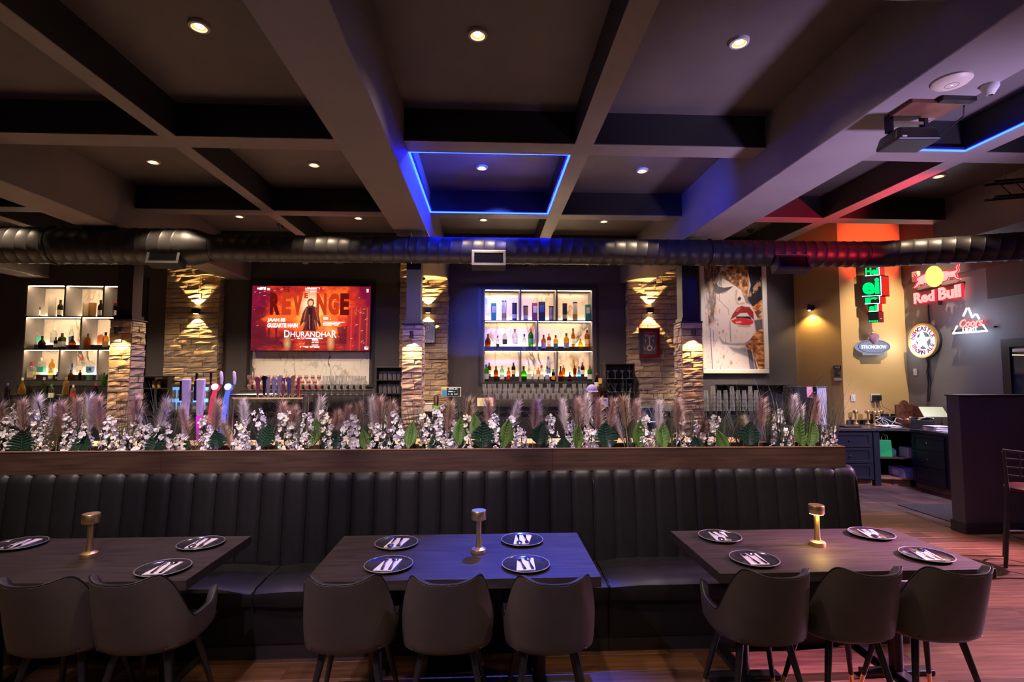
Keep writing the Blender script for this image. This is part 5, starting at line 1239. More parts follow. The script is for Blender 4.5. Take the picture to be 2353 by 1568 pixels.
for (a, b, c, d, w) in ((228, 950, 248, 1445, 6), (487, 860, 490, 1115, 5), (268, 970, 272, 1160, 4), (165, 560, 175, 720, 4), (205, 580, 207, 740, 4), (760, 1200, 800, 1445, 5)): p.line(a, b, c, d, w, (0.05, 0.04, 0.06) if a < 700 else (0.75, 0.65, 0.55), 0.9)
for (a, b, c, d) in ((330, 580, 470, 720), (470, 720, 478, 790)): p.line(a, b, c, d, 5, (0.28, 0.14, 0.09), 0.8)
for k in range(60):
    xx, yy = rs.uniform(170, 560), rs.uniform(600, 1430); p.put(np.clip(1.2-np.hypot(p.X-xx, (p.Y-yy)*0.7)/rs.uniform(3, 9), 0, 1), (0.30, 0.12, 0.07), 0.6)
for (xx, yy, s) in ((395, 985, 16), (345, 1000, 14), (712, 995, 18), (395, 1290, 18), (490, 1370, 22), (330, 900, 14)): p.put(np.clip(1.2-np.hypot((p.X-xx)/s, (p.Y-yy)/(s*1.8)), 0, 1)*(q2 > 0.42), (0.40, 0.14, 0.07), 0.85)
ix = pw_/2-fw*0.9; iz = ph_/2-fw*0.9
p.object('picture', (-ix, 0.003, iz), (ix, 0.003, iz), (-ix, 0.003, -iz), 'painting_print', t)
# ------------------------------------------------------------------ banjo poster and dark beer plaque
YQ = WY-0.24
a, b = W(1468, 754, YQ), W(1517, 822, YQ); w, h = (b.x-a.x)/2, (a.z-b.z)/2
t = thing('framed_poster', 'small dark red framed banjo poster hanging on the stone pilaster', 'poster', ((a.x+b.x)/2, YQ, (a.z+b.z)/2))
mat('frame_maroon', (0.16, 0.012, 0.014), 0.35); mat('frame_slate', (0.05, 0.055, 0.06), 0.4); mat('poster_grey', (0.10, 0.10, 0.115), 0.6); mat('poster_red', (0.30, 0.015, 0.02), 0.5); mat('poster_pink', (0.72, 0.52, 0.50), 0.6)
for (x0_, x1_, z0_, z1_, m) in ((-w, w, h-0.07, h, 'frame_maroon'), (-w, w, -h, -h+0.06, 'frame_maroon'), (-w, -w+0.07, -h+0.06, h-0.07, 'frame_slate'), (w-0.08, w, -h+0.06, h-0.07, 'frame_maroon')):
    mb = MB(); mb.box(x0_, x1_, -0.02, 0.04, z0_, z1_); mb.build('frame_bar', m, t, bev=0.006)
mb = MB(); mb.box(-w+0.06, w-0.07, 0.0, 0.03, -h+0.05, h-0.06); mb.build('print', 'poster_grey', t)
mb = MB(); mb.prism([(-0.10, -0.001, 0.12), (-0.10, -0.001, 0.17), (-0.05, -0.001, 0.20), (0.05, -0.001, 0.20), (0.10, -0.001, 0.17), (0.10, -0.001, 0.12)], (0, 0.0008, 0)); mb.build('banner', 'poster_red', t)
text('Wizard', 0.07, t, (0, -0.003, 0.135), 'poster_pink', fit=(0.19, 0.055), extrude=0.0005, bold=0.001); text('KOMBUCHA', 0.03, t, (0, -0.003, 0.195), 'poster_pink', fit=(0.15, 0.018), extrude=0.0005)
mb = MB(); mb.lathe([(0.030, 0), (0.055, 0), (0.055, 0.002), (0.030, 0.002), (0.030, 0)], 24, caps=False); o = mb.build('banjo_head', 'poster_pink', t, loc=(0, -0.001, -0.10)); o.rotation_euler = (PI/2, 0, 0)
mb = MB(); mb.box(-0.009, 0.009, -0.0025, -0.0005, -0.05, 0.085); mb.box(-0.016, 0.016, -0.0025, -0.0005, 0.085, 0.112); mb.build('banjo_neck', 'poster_pink', t)
for s in (-1, 1):
    mb = MB(); mb.prism([(s*0.06, -0.001, -0.15), (s*0.09, -0.001, -0.11), (s*0.115, -0.001, -0.06), (s*0.10, -0.001, -0.12)], (0, -0.001, 0)); mb.prism([(s*0.075, -0.001, 0.01), (s*0.085, -0.001, 0.04), (s*0.075, -0.001, 0.06), (s*0.065, -0.001, 0.04)], (0, -0.001, 0)); mb.build('ornament', 'poster_pink', t)
a, b = W(972, 739, YQ), W(1000, 789, YQ); a2 = W(955, 739, YQ); w, h = (b.x-a2.x)/2, (a.z-b.z)/2
t = thing('beer_plaque', 'dark silver plaque on the stone pilaster, half hidden by the middle column', 'plaque', ((a2.x+b.x)/2, YQ, (a.z+b.z)/2))
mat('plaque_dark', (0.04, 0.045, 0.045), 0.3, metal=0.5, scale=3, stretch=(1, 1, 1), col2=(0.18, 0.18, 0.18))
mb = MB(); mb.box(-w, w, -0.01, 0.04, -h, h); mb.build('board', 'plaque_dark', t, bev=0.01)
text('01', 0.1, t, (0.06, -0.012, 0.07), 'ink_cream', fit=(0.10, 0.09), extrude=0.001, shear=0.2); text('Libre', 0.1, t, (0.07, -0.012, -0.16), 'paper', fit=(0.15, 0.06), extrude=0.001, shear=0.3)
mb = MB()
for k in range(9):
    aa = PI*(0.15+0.7*k/8); mb.box(0.05+0.12*math.cos(aa)-0.008, 0.05+0.12*math.cos(aa)+0.008, -0.013, -0.0105, 0.06+0.10*math.sin(aa)-0.012, 0.06+0.10*math.sin(aa)+0.012)
mb.build('crown_mark', 'paper', t)
# ------------------------------------------------------------------ glassware
glass('clear_glass', (0.93, 0.93, 0.95), 0.20, 0.04)
mat('logo_red', (0.50, 0.03, 0.03), 0.5)
def cup(prof, n=14, name='bowl'): mb = MB(); mb.lathe(prof, n, caps=False); return mb.mesh(name, 'clear_glass', True)
TUM = cup([(0, 0.004), (0.030, 0.004), (0.030, 0), (0.032, 0), (0.039, 0.115), (0.037, 0.115), (0.029, 0.012), (0, 0.012)])
PINT = cup([(0, 0.006), (0.029, 0.006), (0.030, 0), (0.043, 0.150), (0.041, 0.150), (0.028, 0.015), (0, 0.015)])
WINE = cup([(0, 0), (0.033, 0.0), (0.034, 0.003), (0.006, 0.010), (0.004, 0.05), (0.006, 0.085), (0.030, 0.115), (0.037, 0.150), (0.030, 0.195), (0.0285, 0.195), (0.035, 0.150), (0.028, 0.118), (0, 0.092)])
MART = cup([(0, 0), (0.036, 0), (0.037, 0.003), (0.005, 0.010), (0.004, 0.085), (0.050, 0.150), (0.049, 0.151), (0, 0.092)])
mb = MB(); mb.lathe([(0.0365, 0.130), (0.0355, 0.165)], 14, caps=False); mb.v = [v for v in mb.v]; LOGO = mb.mesh('printed_band', 'logo_red', True)
def glassware(kind, p, lab, grp, s=1.0, flip=False, logo=False):
    me = {'t': TUM, 'p': PINT, 'w': WINE, 'm': MART}[kind]
    nm = {'t': 'tumbler', 'p': 'pint_glass', 'w': 'wine_glass', 'm': 'martini_glass'}[kind]
    if logo:
        t = thing(nm, lab, 'glass', p, 0, grp); put('bowl', me, t); put('printed_band', LOGO, t); t.scale = (s, s, s); return t
    o = put(nm, me, None, p); o.scale = (s, s, s)
    if flip: o.rotation_euler = (PI, 0, 0); o.location.z += {'t': .115, 'p': .150}[kind]*s
    return tag(o, lab, 'glass', grp)
# shelves with tumblers under the centre niche
GS = [(896, 9.52), (906.5, 9.40), (918, 9.28)]
xa, xb = W(1107, 900, 9.5).x, W(1385, 900, 9.5).x
t = thing('glass_shelf', 'three-tier glass shelf of tumblers under the beside-poster niche', 'shelf', ((xa+xb)/2, 9.5, BZ)); hw = (xb-xa)/2
for py, Y in GS:
    z = W(1240, py, Y).z - BZ
    mb = MB(); mb.box(-hw, hw, Y-9.5-0.06, Y-9.5+0.06, z-0.016, z-0.001); mb.build('tier', 'steel', t)
for x in (-hw+0.02, hw-0.02):
    mb = MB(); mb.box(x-0.01, x+0.01, -0.26, 0.08, 0, 0.02); mb.box(x-0.01, x+0.01, 0.05, 0.08, 0.02, W(1240, 896, 9.52).z-BZ); mb.build('upright', 'steel_black', t)
rowp = [[442,490,530,585,630,680,735,800,875,950,1022,1095,1165,1250,1305,1350], [450,492,538,580,630,672,718,780,835,888,935,990,1040,1090,1145,1205,1255,1310,1360], [560,625,680,718,760,815,860,910,965,1015,1065,1115,1175,1225]]
for r, ((py, Y), xs) in enumerate(zip(GS, rowp)):
    z = W(1240, py, Y).z
    for i, x in enumerate(xs):
        glassware('t', (W(1000+x/3.92, py, Y).x, Y, z), 'clear tumbler, %s from left on the %s tier below the beside-poster niche' % (nth(i), ('top', 'middle', 'bottom')[r]), 'tumblers on the %s tier' % ('top', 'middle', 'bottom')[r], 0.95)
# three rows of stemware under the marble panel
GT = [(908, 9.28), (897, 9.40), (886, 9.52)]
xa, xb = W(562, 900, 9.5).x, W(858, 900, 9.5).x
t = thing('stemware_shelf', 'stepped shelf of wine and pint glasses under the marble panel', 'shelf', ((xa+xb)/2, 9.5, BZ)); hw = (xb-xa)/2
for py, Y in GT:
    z = W(700, py, Y).z - BZ
    mb = MB(); mb.box(-hw, hw, Y-9.5-0.06, Y-9.5+0.06, z-0.02, z-0.001); mb.build('tier', 'steel_black', t)
for k in range(3):
    mb = MB(); mb.box(-hw + k*hw-0.015 if k else -hw, -hw + k*hw+0.015 if k < 2 else hw, -0.25, 0.08, 0, 0.02) if k != 1 else mb.box(-0.015, 0.015, -0.25, 0.08, 0, 0.02); mb.build('foot_bar', 'steel_black', t)
for r, (py, Y) in enumerate(GT):
    z = W(700, py, Y).z; rn = ('front', 'middle', 'back')[r]
    for k in range(19):
        px = 572 + k*14.6 + (r % 2)*5; x = W(px, py, Y).x
        if px < 735: glassware('w', (x, Y, z), 'stemmed beer glass with red band, %s from left, %s row under the marble panel' % (nth(k), rn), 'printed glasses, %s row' % rn, 0.95, logo=True)
        elif r == 2: glassware('p', (x, Y, z), 'tall clear pint glass, %s from left, back row under the marble panel' % nth(k), 'pint glasses, back row', 1.15)
        else: glassware('w', (x, Y, z), 'clear wine glass, %s from left, %s row under the marble panel' % (nth(k), rn), 'wine glasses, %s row' % rn, 0.85)
# black open racks
def rack(name, lab, px0, px1, pys, Y, kind, cols, glab, grp, s):
    x0, x1 = W(px0, 870, Y).x, W(px1, 870, Y).x; zt = W((px0+px1)/2, pys[0], Y).z; zb = BZ
    t = thing(name, lab, 'rack', ((x0+x1)/2, Y, zb)); hw = (x1-x0)/2; D = 0.30
    for x in (-hw, hw-0.02): mb = MB(); mb.box(x, x+0.02, 0, D, 0, zt-zb); mb.build('side', 'steel_black', t, bev=0.002)
    mb = MB(); mb.box(-hw+0.02, hw-0.02, D-0.015, D, 0, zt-zb); mb.build('back', 'black_plastic', t)
    mb = MB(); mb.box(-hw-0.01, hw+0.01, -0.01, D, zt-zb, zt-zb+0.02); mb.build('top', 'steel_black', t, bev=0.003)
    for j, py in enumerate(pys[1:]):
        z = max(W((px0+px1)/2, py, Y).z, zb+0.02) - zb
        mb = MB(); mb.box(-hw+0.02, hw-0.02, 0, D-0.015, z-0.018, z-0.001); mb.build('shelf', 'steel_black', t)
        for c in range(cols):
            x = -hw + 0.07 + (2*hw-0.14)*c/(cols-1)
            if zb + z + 0.16*s < zt or j > 0 or True:
                glassware(kind, ((x0+x1)/2 + x, Y+0.10, zb+z), glab % (nth(c), ('upper', 'lower')[j]), grp + (' upper shelf', ' lower shelf')[j], s)
    return t
rack('glass_rack', 'black open rack of tumblers between the marble panel and the middle column', 863, 924, (846, 873, 904), 9.35, 'p', 5, 'clear tall tumbler, %s from left on the %s shelf of the black rack', 'tumblers in the black rack', 1.0)
rack('glass_cabinet', 'black open cabinet of cocktail glasses before the banjo poster pilaster', 1391, 1459, (838, 870, 901), 9.35, 'm', 4, 'clear cocktail glass, %s from left on the %s shelf of the black cabinet', 'cocktail glasses in the black cabinet', 1.0)
# upturned pint glasses stacked in columns at the end of the bar
k = 0; st = [1577, 1592, 1607, 1622, 1638, 1652, 1667, 1682, 1696, 1710, 1724, 1737]
for i, px in enumerate(st):
    Y = 9.2 - 0.07*(i % 2); n = 4 + (i % 3 == 1)
    for j in range(n):
        glassware('p', (W(px, 900, Y).x, Y, BZ + 0.072*j), 'upturned pint glass, %s from the bottom of the %s stack at the counter end' % (nth(j), nth(i)), 'stacked pint glasses at the counter end', 1.0, True)
for i in range(12):
    for j in range(2):
        glassware('t', (W(1472+i*7.5, 905, 9.3).x, 9.25 - 0.09*j, BZ), 'clear tumbler, %s from left in the %s row before the banjo poster pilaster' % (nth(i), ('back', 'front')[j]), 'tumblers before the poster pilaster', 0.95)
# ------------------------------------------------------------------ beer fonts on the bar
emis('glow_magenta', (0.9, 0.02, 0.70), 1.0); emis('glow_red', (0.9, 0.06, 0.14), 0.9); emis('glow_blue', (0.14, 0.20, 1.0), 0.9); emis('glow_white', (0.85, 0.92, 1.0), 3.0); emis('glow_cyan', (0.20, 0.50, 1.0), 2.4)
mat('font_lilac', (0.50, 0.42, 0.60), 0.3, emit=(0.35, 0.2, 0.6), estr=0.35)
BT = 1.07
for i, (px, lab, m) in enumerate(((428, 'tall pale paddle beer font with black badge, nearer the stone column', 'font_lilac'), (461, 'tall pale paddle beer font with magenta glowing foot', 'font_lilac'))):
    Y = 5.92; p = W(px, 900, Y); H = W(px, 871, Y).z - BT
    t = thing('beer_font', lab, 'beer tap', (p.x, Y, BT))
    mb = MB(); mb.hexa([(-0.018, -0.02, 0.02), (0.018, -0.02, 0.02), (0.018, 0.02, 0.02), (-0.018, 0.02, 0.02), (-0.032, -0.02, H*0.42), (0.032, -0.02, H*0.42), (0.032, 0.02, H*0.42), (-0.032, 0.02, H*0.42)]); mb.build('paddle_foot', 'glow_magenta' if i else m, t, bev=0.006)
    mb = MB(); mb.hexa([(-0.032, -0.02, H*0.42), (0.032, -0.02, H*0.42), (0.032, 0.02, H*0.42), (-0.032, 0.02, H*0.42), (-0.048, -0.02, H), (0.048, -0.02, H), (0.048, 0.02, H), (-0.048, 0.02, H)]); mb.build('paddle', m, t, bev=0.014, seg=3)
    mb = MB(); mb.box(-0.062, -0.040, -0.026, 0.0, H*0.66, H*0.97); mb.build('badge', 'black_gloss', t, bev=0.004)
    mb = MB(); mb.lathe([(0, 0), (0.05, 0), (0.05, 0.02), (0, 0.02)], 18); mb.build('base', 'chrome', t)
    mb = MB(); mb.tube([(0.04, 0.02, H*0.80), (0.09, 0.02, H*0.82), (0.095, 0.02, H*0.90)], 0.010, 10); mb.build('faucet', 'chrome', t, smooth=True)
    mb = MB(); mb.tube([(0.095, 0.02, H*0.90), (0.095, 0.02, H*1.02), (0.097, 0.02, H*1.09)], [0.008, 0.013, 0.014], 10); mb.build('tap_handle', 'black_gloss', t, smooth=True)
for i, (px, lab, g, hc) in enumerate(((495, 'round-lens beer font glowing red', 'glow_red', 'font_lilac'), (525, 'round-lens beer font glowing blue', 'glow_blue', 'font_lilac'))):
    Y = 5.92; p = W(px, 890, Y); z = p.z - BT
    t = thing('beer_font', lab, 'beer tap', (p.x, Y, BT))
    mb = MB(); mb.tube([(-0.055, 0, 0.02), (-0.05, 0, z*0.4), (-0.02, 0, z*0.8), (0.0, 0, z-0.03)], [0.024, 0.026, 0.028, 0.022], 14); mb.build('stalk', g, t, smooth=True)
    mb = MB(); mb.tube([(0, 0.03, z-0.01), (0, -0.012, z+0.004)], [0.040, 0.044], 24); mb.build('lens_body', g, t, smooth=True)
    mb = MB(); mb.tube([(0, -0.012, z+0.004), (0, -0.022, z+0.007)], [0.036, 0.033], 24); mb.build('lens', 'glow_white', t, smooth=True)
    mb = MB(); mb.lathe([(0, 0), (0.055, 0), (0.055, 0.02), (0, 0.02)], 18, c=(-0.055, 0, 0)); mb.build('base', 'chrome', t)
    mb = MB(); mb.tube([(0.02, 0.02, z), (0.05, 0.02, z), (0.055, 0.02, z+0.03)], 0.009, 8); mb.build('faucet', 'chrome', t, smooth=True)
    mb = MB(); mb.tube([(0.055, 0.02, z+0.03), (0.056, 0.02, z+0.09), (0.048, 0.02, z+0.16), (0.042, 0.02, z+0.175)], [0.011, 0.017, 0.016, 0.008], 12); mb.build('tap_handle', hc, t, smooth=True)
p = W(503, 975, 5.86); t = thing('drip_tray', 'small lit drip tray below the round-lens beer fonts', 'drip tray', (p.x, 5.86, BT))
mb = MB(); mb.box(-0.11, 0.11, -0.06, 0.04, 0, 0.05); mb.build('tray', 'chrome', t, bev=0.004)
for k in range(4): mb = MB(); mb.box(-0.10 + k*0.055, -0.065 + k*0.055, -0.064, -0.0605, 0.008, 0.042); mb.build('light_window', 'glow_white', t)
# chrome pipe tower with nine tap handles
Y = 5.95; xa, xb = W(532, 910, Y).x, W(703, 910, Y).x; zt = W(617, 911, Y).z - BT; hw = (xb-xa)/2
t = thing('beer_tower', 'chrome pipe beer tower with a row of tap handles', 'beer tower', ((xa+xb)/2, Y, BT))
mb = MB(); mb.tube([(-hw, 0, zt), (hw, 0, zt)], 0.034, 18); mb.build('cross_pipe', 'chrome', t, smooth=True)
for s in (-1, 1):
    mb = MB(); mb.tube([(s*hw, 0, 0), (s*hw, 0, zt)], 0.036, 16); mb.build('leg_pipe', 'chrome', t, smooth=True)
    mb = MB(); mb.lathe([(0, 0), (0.065, 0), (0.06, 0.015), (0, 0.015)], 18, c=(s*hw, 0, 0)); mb.build('flange', 'chrome', t)
mat('tap_blue', (0.10, 0.12, 0.25), 0.3); mat('tap_grey', (0.35, 0.34, 0.40), 0.3)
TAPS = [(594,867,'ink_plum','disc','dark red'),(609,864,'black_gloss','disc','black'),(618,869,'tap_grey','paddle','grey'),(631,868,'tap_grey','disc','pale'),(643,863,'tap_grey','paddle','slate'),(652,868,'ink_plum','paddle','maroon'),(665,868,'tap_blue','disc','navy'),(674,863,'ink_kraft','paddle','brown'),(687,869,'ink_red','flat','bright red')]
for k, (px, py, m, kind, _) in enumerate(TAPS):
    q = W(px, py, Y-0.05); x = q.x - (xa+xb)/2; z1 = q.z - BT; z0 = zt + 0.0
    mb = MB(); mb.tube([(x, -0.03, zt), (x, -0.06, zt), (x, -0.065, zt+0.02)], 0.010, 8); f = mb.build('faucet', 'chrome', t, smooth=True)
    mb = MB()
    if kind == 'disc':
        mb.tube([(x, -0.06, z0+0.015), (x, -0.06, z1-0.06)], [0.010, 0.022], 12); mb.tube([(x, -0.072, z1-0.03), (x, -0.048, z1-0.03)], 0.031, 20)
    elif kind == 'paddle': mb.hexa([(x-0.010, -0.07, z0+0.015), (x+0.010, -0.07, z0+0.015), (x+0.010, -0.05, z0+0.015), (x-0.010, -0.05, z0+0.015), (x-0.020, -0.07, z1-0.012), (x+0.020, -0.07, z1), (x+0.020, -0.05, z1), (x-0.020, -0.05, z1-0.012)])
    else: mb.box(x-0.013, x+0.013, -0.068, -0.052, z0+0.015, z1)
    mb.build('tap_handle', m, t, smooth=(kind == 'disc'))
text('R', 0.05, t, (W(652, 880, Y-.05).x-(xa+xb)/2, -0.0725, W(652, 880, Y-.05).z-BT), 'paper', extrude=0.001)
# ------------------------------------------------------------------ blue lit back-bar fridge
Y = 9.16; xa, xb = W(393, 900, Y).x, W(487, 900, Y).x; zt = W(440, 883, Y).z; z0 = BZ
t = thing('bottle_fridge', 'small two-door back-bar fridge glowing blue behind the beer fonts', 'fridge', ((xa+xb)/2, Y, z0)); hw = (xb-xa)/2; H = zt-z0
mb = MB(); mb.box(-hw, hw, 0.30, 0.33, 0, H); mb.box(-hw, -hw+0.03, 0, 0.30, 0, H); mb.box(hw-0.03, hw, 0, 0.30, 0, H); mb.box(-hw+0.03, hw-0.03, 0, 0.30, H-0.03, H); mb.box(-hw+0.03, hw-0.03, 0, 0.30, 0, 0.03); mb.build('body', 'steel', t)
mb = MB(); mb.box(-hw+0.03, hw-0.03, 0.285, 0.30, 0.03, H-0.03); mb.build('lit_back', 'glow_cyan', t)
mb = MB(); mb.box(-hw+0.03, hw-0.03, 0.03, 0.28, H*0.48, H*0.48+0.01); mb.build('shelf', 'white_plastic', t)
glass('fridge_pane', (0.9, 0.93, 1.0), 0.1)
for s in (0, 1):
    a = -hw+0.005 + s*hw; b = a + hw - 0.01
    d = MB(); d.box(a, b, -0.03, -0.005, 0.01, 0.05); d.box(a, b, -0.03, -0.005, H-0.05, H-0.01); d.box(a, a+0.035, -0.03, -0.005, 0.05, H-0.05); d.box(b-0.035, b, -0.03, -0.005, 0.05, H-0.05); d = d.build('door', 'steel', t)
    mb = MB(); mb.box(a+0.035, b-0.035, -0.02, -0.015, 0.05, H-0.05); mb.build('pane', 'fridge_pane', d)
    mb = MB(); mb.tube([(a+0.02 if s else b-0.02, -0.03, H*0.3), (a+0.02 if s else b-0.02, -0.055, H*0.35), (a+0.02 if s else b-0.02, -0.055, H*0.65), (a+0.02 if s else b-0.02, -0.03, H*0.7)], 0.007, 8); mb.build('handle', 'chrome', d, smooth=True)
n = 0
for sh in (0, 1):
    for k in range(9):
        x = -hw+0.07 + (2*hw-0.14)*k/8; z = z0 + (H*0.48+0.011 if sh else 0.031)
        o = thing('can', 'blue drinks can, %s from left on the %s shelf of the lit fridge' % (nth(k), ('lower', 'upper')[sh]), 'can', ((xa+xb)/2+x, Y+0.12, z), 0, 'cans on the %s fridge shelf' % ('lower', 'upper')[sh])
        mb = MB(); mb.lathe([(0, 0), (0.024, 0), (0.027, 0.006), (0.027, min(0.13, H*0.38)), (0.022, min(0.14, H*0.4)), (0, min(0.14, H*0.4))], 12); mb.build('can_body', 'ink_blue' if (k + sh) % 3 else 'steel', o, smooth=True)
        mb = MB(); mb.lathe([(0.0274, 0.03), (0.0274, 0.08)], 12, caps=False); mb.build('print', 'ink_white', o, smooth=True)
# dark shelf with stacked paper cups beside the stone pilaster
Y = 9.45; xa, xb = W(328, 870, Y).x, W(388, 870, Y).x; z = W(358, 864, Y).z
t = thing('wall_shelf', 'dark shelf unit with open front beside the stone pilaster', 'shelf', ((xa+xb)/2, Y, BZ)); hw = (xb-xa)/2
mb = MB(); mb.box(-hw, hw, 0, 0.3, z-BZ-0.03, z-BZ); mb.build('top', 'dark_metal', t, bev=0.003)
for x in (-hw, hw-0.02): mb = MB(); mb.box(x, x+0.02, 0.0, 0.3, 0, z-BZ-0.03); mb.build('side', 'trim_black', t)
zz = W(350, 892, Y).z-BZ
mb = MB(); mb.box(-hw+0.02, hw-0.02, 0, 0.3, zz-0.02, zz); mb.build('shelf_board', 'trim_black', t)
for k, px in enumerate((344, 356)):
    o = thing('paper_cup', 'stack of tan paper cups on the dark shelf, %s the stone pilaster' % ('farther from', 'nearer to')[k], 'cup', (W(px, 890, Y).x, Y+0.12, BZ+zz))
    for j in range(3 - k): mb = MB(); mb.lathe([(0, 0.004), (0.026, 0), (0.038, 0.10), (0.036, 0.10), (0.024, 0.006)], 14, c=(0, 0, 0.014*j), caps=False); mb.build('cup', 'ink_kraft', o, smooth=True)
# ------------------------------------------------------------------ tills and small things on the back counter
attr_mat('till_screen', 1.0, 0.2)
def screen(lab, px0, px1, py0, py1, Y, paint, frame, seed, name='till_screen'):
    a, b = W(px0, py0, Y), W(px1, py1, Y); w, h = (b.x-a.x)/2, (a.z-b.z)/2
    t = thing(name, lab, 'screen', ((a.x+b.x)/2, Y, BZ)); zc = (a.z+b.z)/2 - BZ
    mb = MB(); mb.box(-w, w, 0, 0.03, zc-h, zc+h); mb.build('case', frame, t, bev=0.006)
    p = Pic(0, 1, 0, 1, 60, 34); paint(p); p.object('display', (-w*0.93, -0.001, zc+h*0.88), (w*0.93, -0.001, zc+h*0.88), (-w*0.93, -0.001, zc-h*0.88), 'till_screen', t)
    mb = MB(); mb.tube([(0, 0.05, 0.012), (0, 0.05, max(0.03, zc-h*0.5)), (0, 0.03, zc)], 0.018, 10); mb.build('stand', 'black_plastic', t, smooth=True)
    mb = MB(); mb.box(-w*0.7, w*0.7, -0.08, 0.10, 0.0, 0.015); mb.build('foot', 'black_plastic', t, bev=0.004)
    return t
def pa(p):
    p.c[:] = (0.01, 0.01, 0.012); p.put(((p.X < 0.28)*1.0), (0.10, 0.25, 0.45)); p.put(((p.X < 0.28)*(p.Y < 0.3)*1.0), (0.7, 0.5, 0.15)); n = fbm(60, 34, 20, 8, 3, 2)
    for y in (0.15, 0.45, 0.75): p.put(((p.X > 0.34)*(p.X < 0.86)*(abs(p.Y-y) < 0.07)*(n > 0.45)).astype(float), (0.6, 0.7, 0.75))
def pb(p): n = fbm(60, 34, 8, 6, 6); p.c[:] = (0.85, 0.45, 0.18); p.put(np.clip(n*2-0.6, 0, 1), (1.0, 0.85, 0.55)); p.put((p.X > 0.92)*1.0, (0.75, 0.12, 0.12)); p.put((p.Y < 0.06)*1.0, (0.75, 0.12, 0.12))
def pc(p): p.c[:] = (0.008, 0.012, 0.04)
screen('wide till display with dark menu screen beside the stone pilaster', 1014, 1059, 890, 912, 9.2, pa, 'cream_plastic', 1)
screen('bright orange till screen in front of the beside-poster niche', 1095, 1136, 913, 935, 9.16, pb, 'black_plastic', 2)
screen('navy till screen below the banjo poster pilaster', 1465, 1501, 923, 946, 8.6, pc, 'black_plastic', 3).location.z = W(1480, 965, 8.6).z
t = thing('till_stand', 'dark pedestal cabinet carrying the navy till screen', 'pedestal', (W(1482, 950, 8.6).x, 8.63, 0)); zz = W(1480, 965, 8.6).z
mb = MB(); mb.box(-0.22, 0.22, -0.18, 0.2, 0, zz-0.03); mb.build('body', 'wall_dark', t); mb = MB(); mb.box(-0.24, 0.24, -0.2, 0.22, zz-0.03, zz); mb.build('top', 'black_gloss', t, bev=0.004)
mb = MB(); mb.box(-0.05, 0.12, -0.202, -0.2, zz+0.0-0.025, zz-0.008); mb.build('indicator_lights', 'glow_cyan', t)
p = W(1002, 930, 9.17); t = thing('metal_shaker', 'steel shaker with green label beside the till display', 'shaker', (p.x, 9.17, BZ)); h = W(1002, 911, 9.17).z - BZ
mb = MB(); mb.lathe([(0, 0), (0.042, 0), (0.048, h), (0, h)], 20); mb.build('body', 'chrome', t, smooth=True); mat('label_lime', (0.25, 0.75, 0.15), 0.5)
mb = MB(); mb.lathe([(0.0445, h*0.12), (0.0458, h*0.4)], 20, caps=False); mb.build('label_band', 'label_lime', t, smooth=True)
p = W(984, 930, 9.2); t = thing('storage_tub', 'translucent tub at the foot of the middle stone pilaster', 'tub', (p.x, 9.2, BZ)); mb = MB(); mb.box(-0.08, 0.08, -0.04, 0.08, 0, 0.13); mb.build('tub', 'cream_plastic', t, bev=0.01); mb = MB(); mb.box(-0.085, 0.085, -0.045, 0.085, 0.13, 0.145); mb.build('lid', 'white_plastic', t, bev=0.004)
p = W(1025, 930, 9.28); t = thing('receipt_printer', 'black receipt printer on the back counter under the till display', 'printer', (p.x+0.05, 9.32, BZ)); mb = MB(); mb.box(-0.10, 0.14, 0.0, 0.16, 0, 0.10); mb.build('case', 'black_plastic', t, bev=0.012); mb = MB(); mb.box(-0.06, 0.1, 0.05, 0.053, 0.10, 0.13); mb.build('paper_slip', 'paper', t)
# thin steel shelf under the painting and the drinks machine at its end
Y = 9.6; xa, xb = W(1655, 883, Y).x, W(1825, 883, Y).x; z = W(1740, 883, Y).z
t = thing('steel_shelf', 'thin steel wall shelf under the painting', 'shelf', ((xa+xb)/2, Y, z)); hw = (xb-xa)/2
mb = MB(); mb.box(-hw, hw, -0.1, 0.2, -0.02, 0); mb.build('board', 'steel', t)
for x in (-hw*0.8, 0, hw*0.8): mb = MB(); mb.prism([(x, 0.2, -0.02), (x, -0.08, -0.02), (x, 0.2, -0.2)], (0.01, 0, 0)); mb.build('bracket', 'steel_black', t)
Y = 8.67; xa, xb = W(1826, 900, Y).x, W(1900, 900, Y).x; z0 = 0.9405; zt = W(1860, 888, Y).z
t = thing('drinks_machine', 'drinks machine with pink panel and bright mirror door at the counter end', 'drinks machine', ((xa+xb)/2, Y, z0)); hw = (xb-xa)/2; H = zt-z0
mb = MB(); mb.box(-hw, hw, 0.0, 0.35, 0, H); mb.build('case', 'black_plastic', t, bev=0.006)
mb = MB(); mb.box(hw*0.30, hw*0.98, -0.012, -0.001, 0.0, H-0.01); d = mb.build('door', 'steel', t, bev=0.004)
mb = MB(); mb.box(hw*0.36, hw*0.94, -0.0135, -0.0125, 0.02, H-0.03); mat('mirror_pale_reflection', (0.78, 0.76, 0.90), 0.25); mb.build('mirror', 'mirror_pale_reflection', d)  # pale colour stands in for the bright reflection in the door
mat('panel_pink', (0.75, 0.32, 0.50), 0.3, emit=(1.0, 0.35, 0.6), estr=0.5)
mb = MB(); mb.box(-hw*0.25, hw*0.10, -0.008, -0.001, H*0.72, H-0.01); mb.build('panel', 'panel_pink', t); mb = MB(); mb.prism([(-hw*0.2, -0.009, H*0.73), (hw*0.10, -0.009, H*0.74), (hw*0.10, -0.009, H*0.86), (0, -0.009, H*0.80)], (0, -0.001, 0)); mb.build('swoosh', 'ink_red', t)
mb = MB(); mb.box(hw*0.12, hw*0.28, -0.010, -0.001, H*0.40, H-0.01); mb.build('control_panel', 'black_gloss', t)
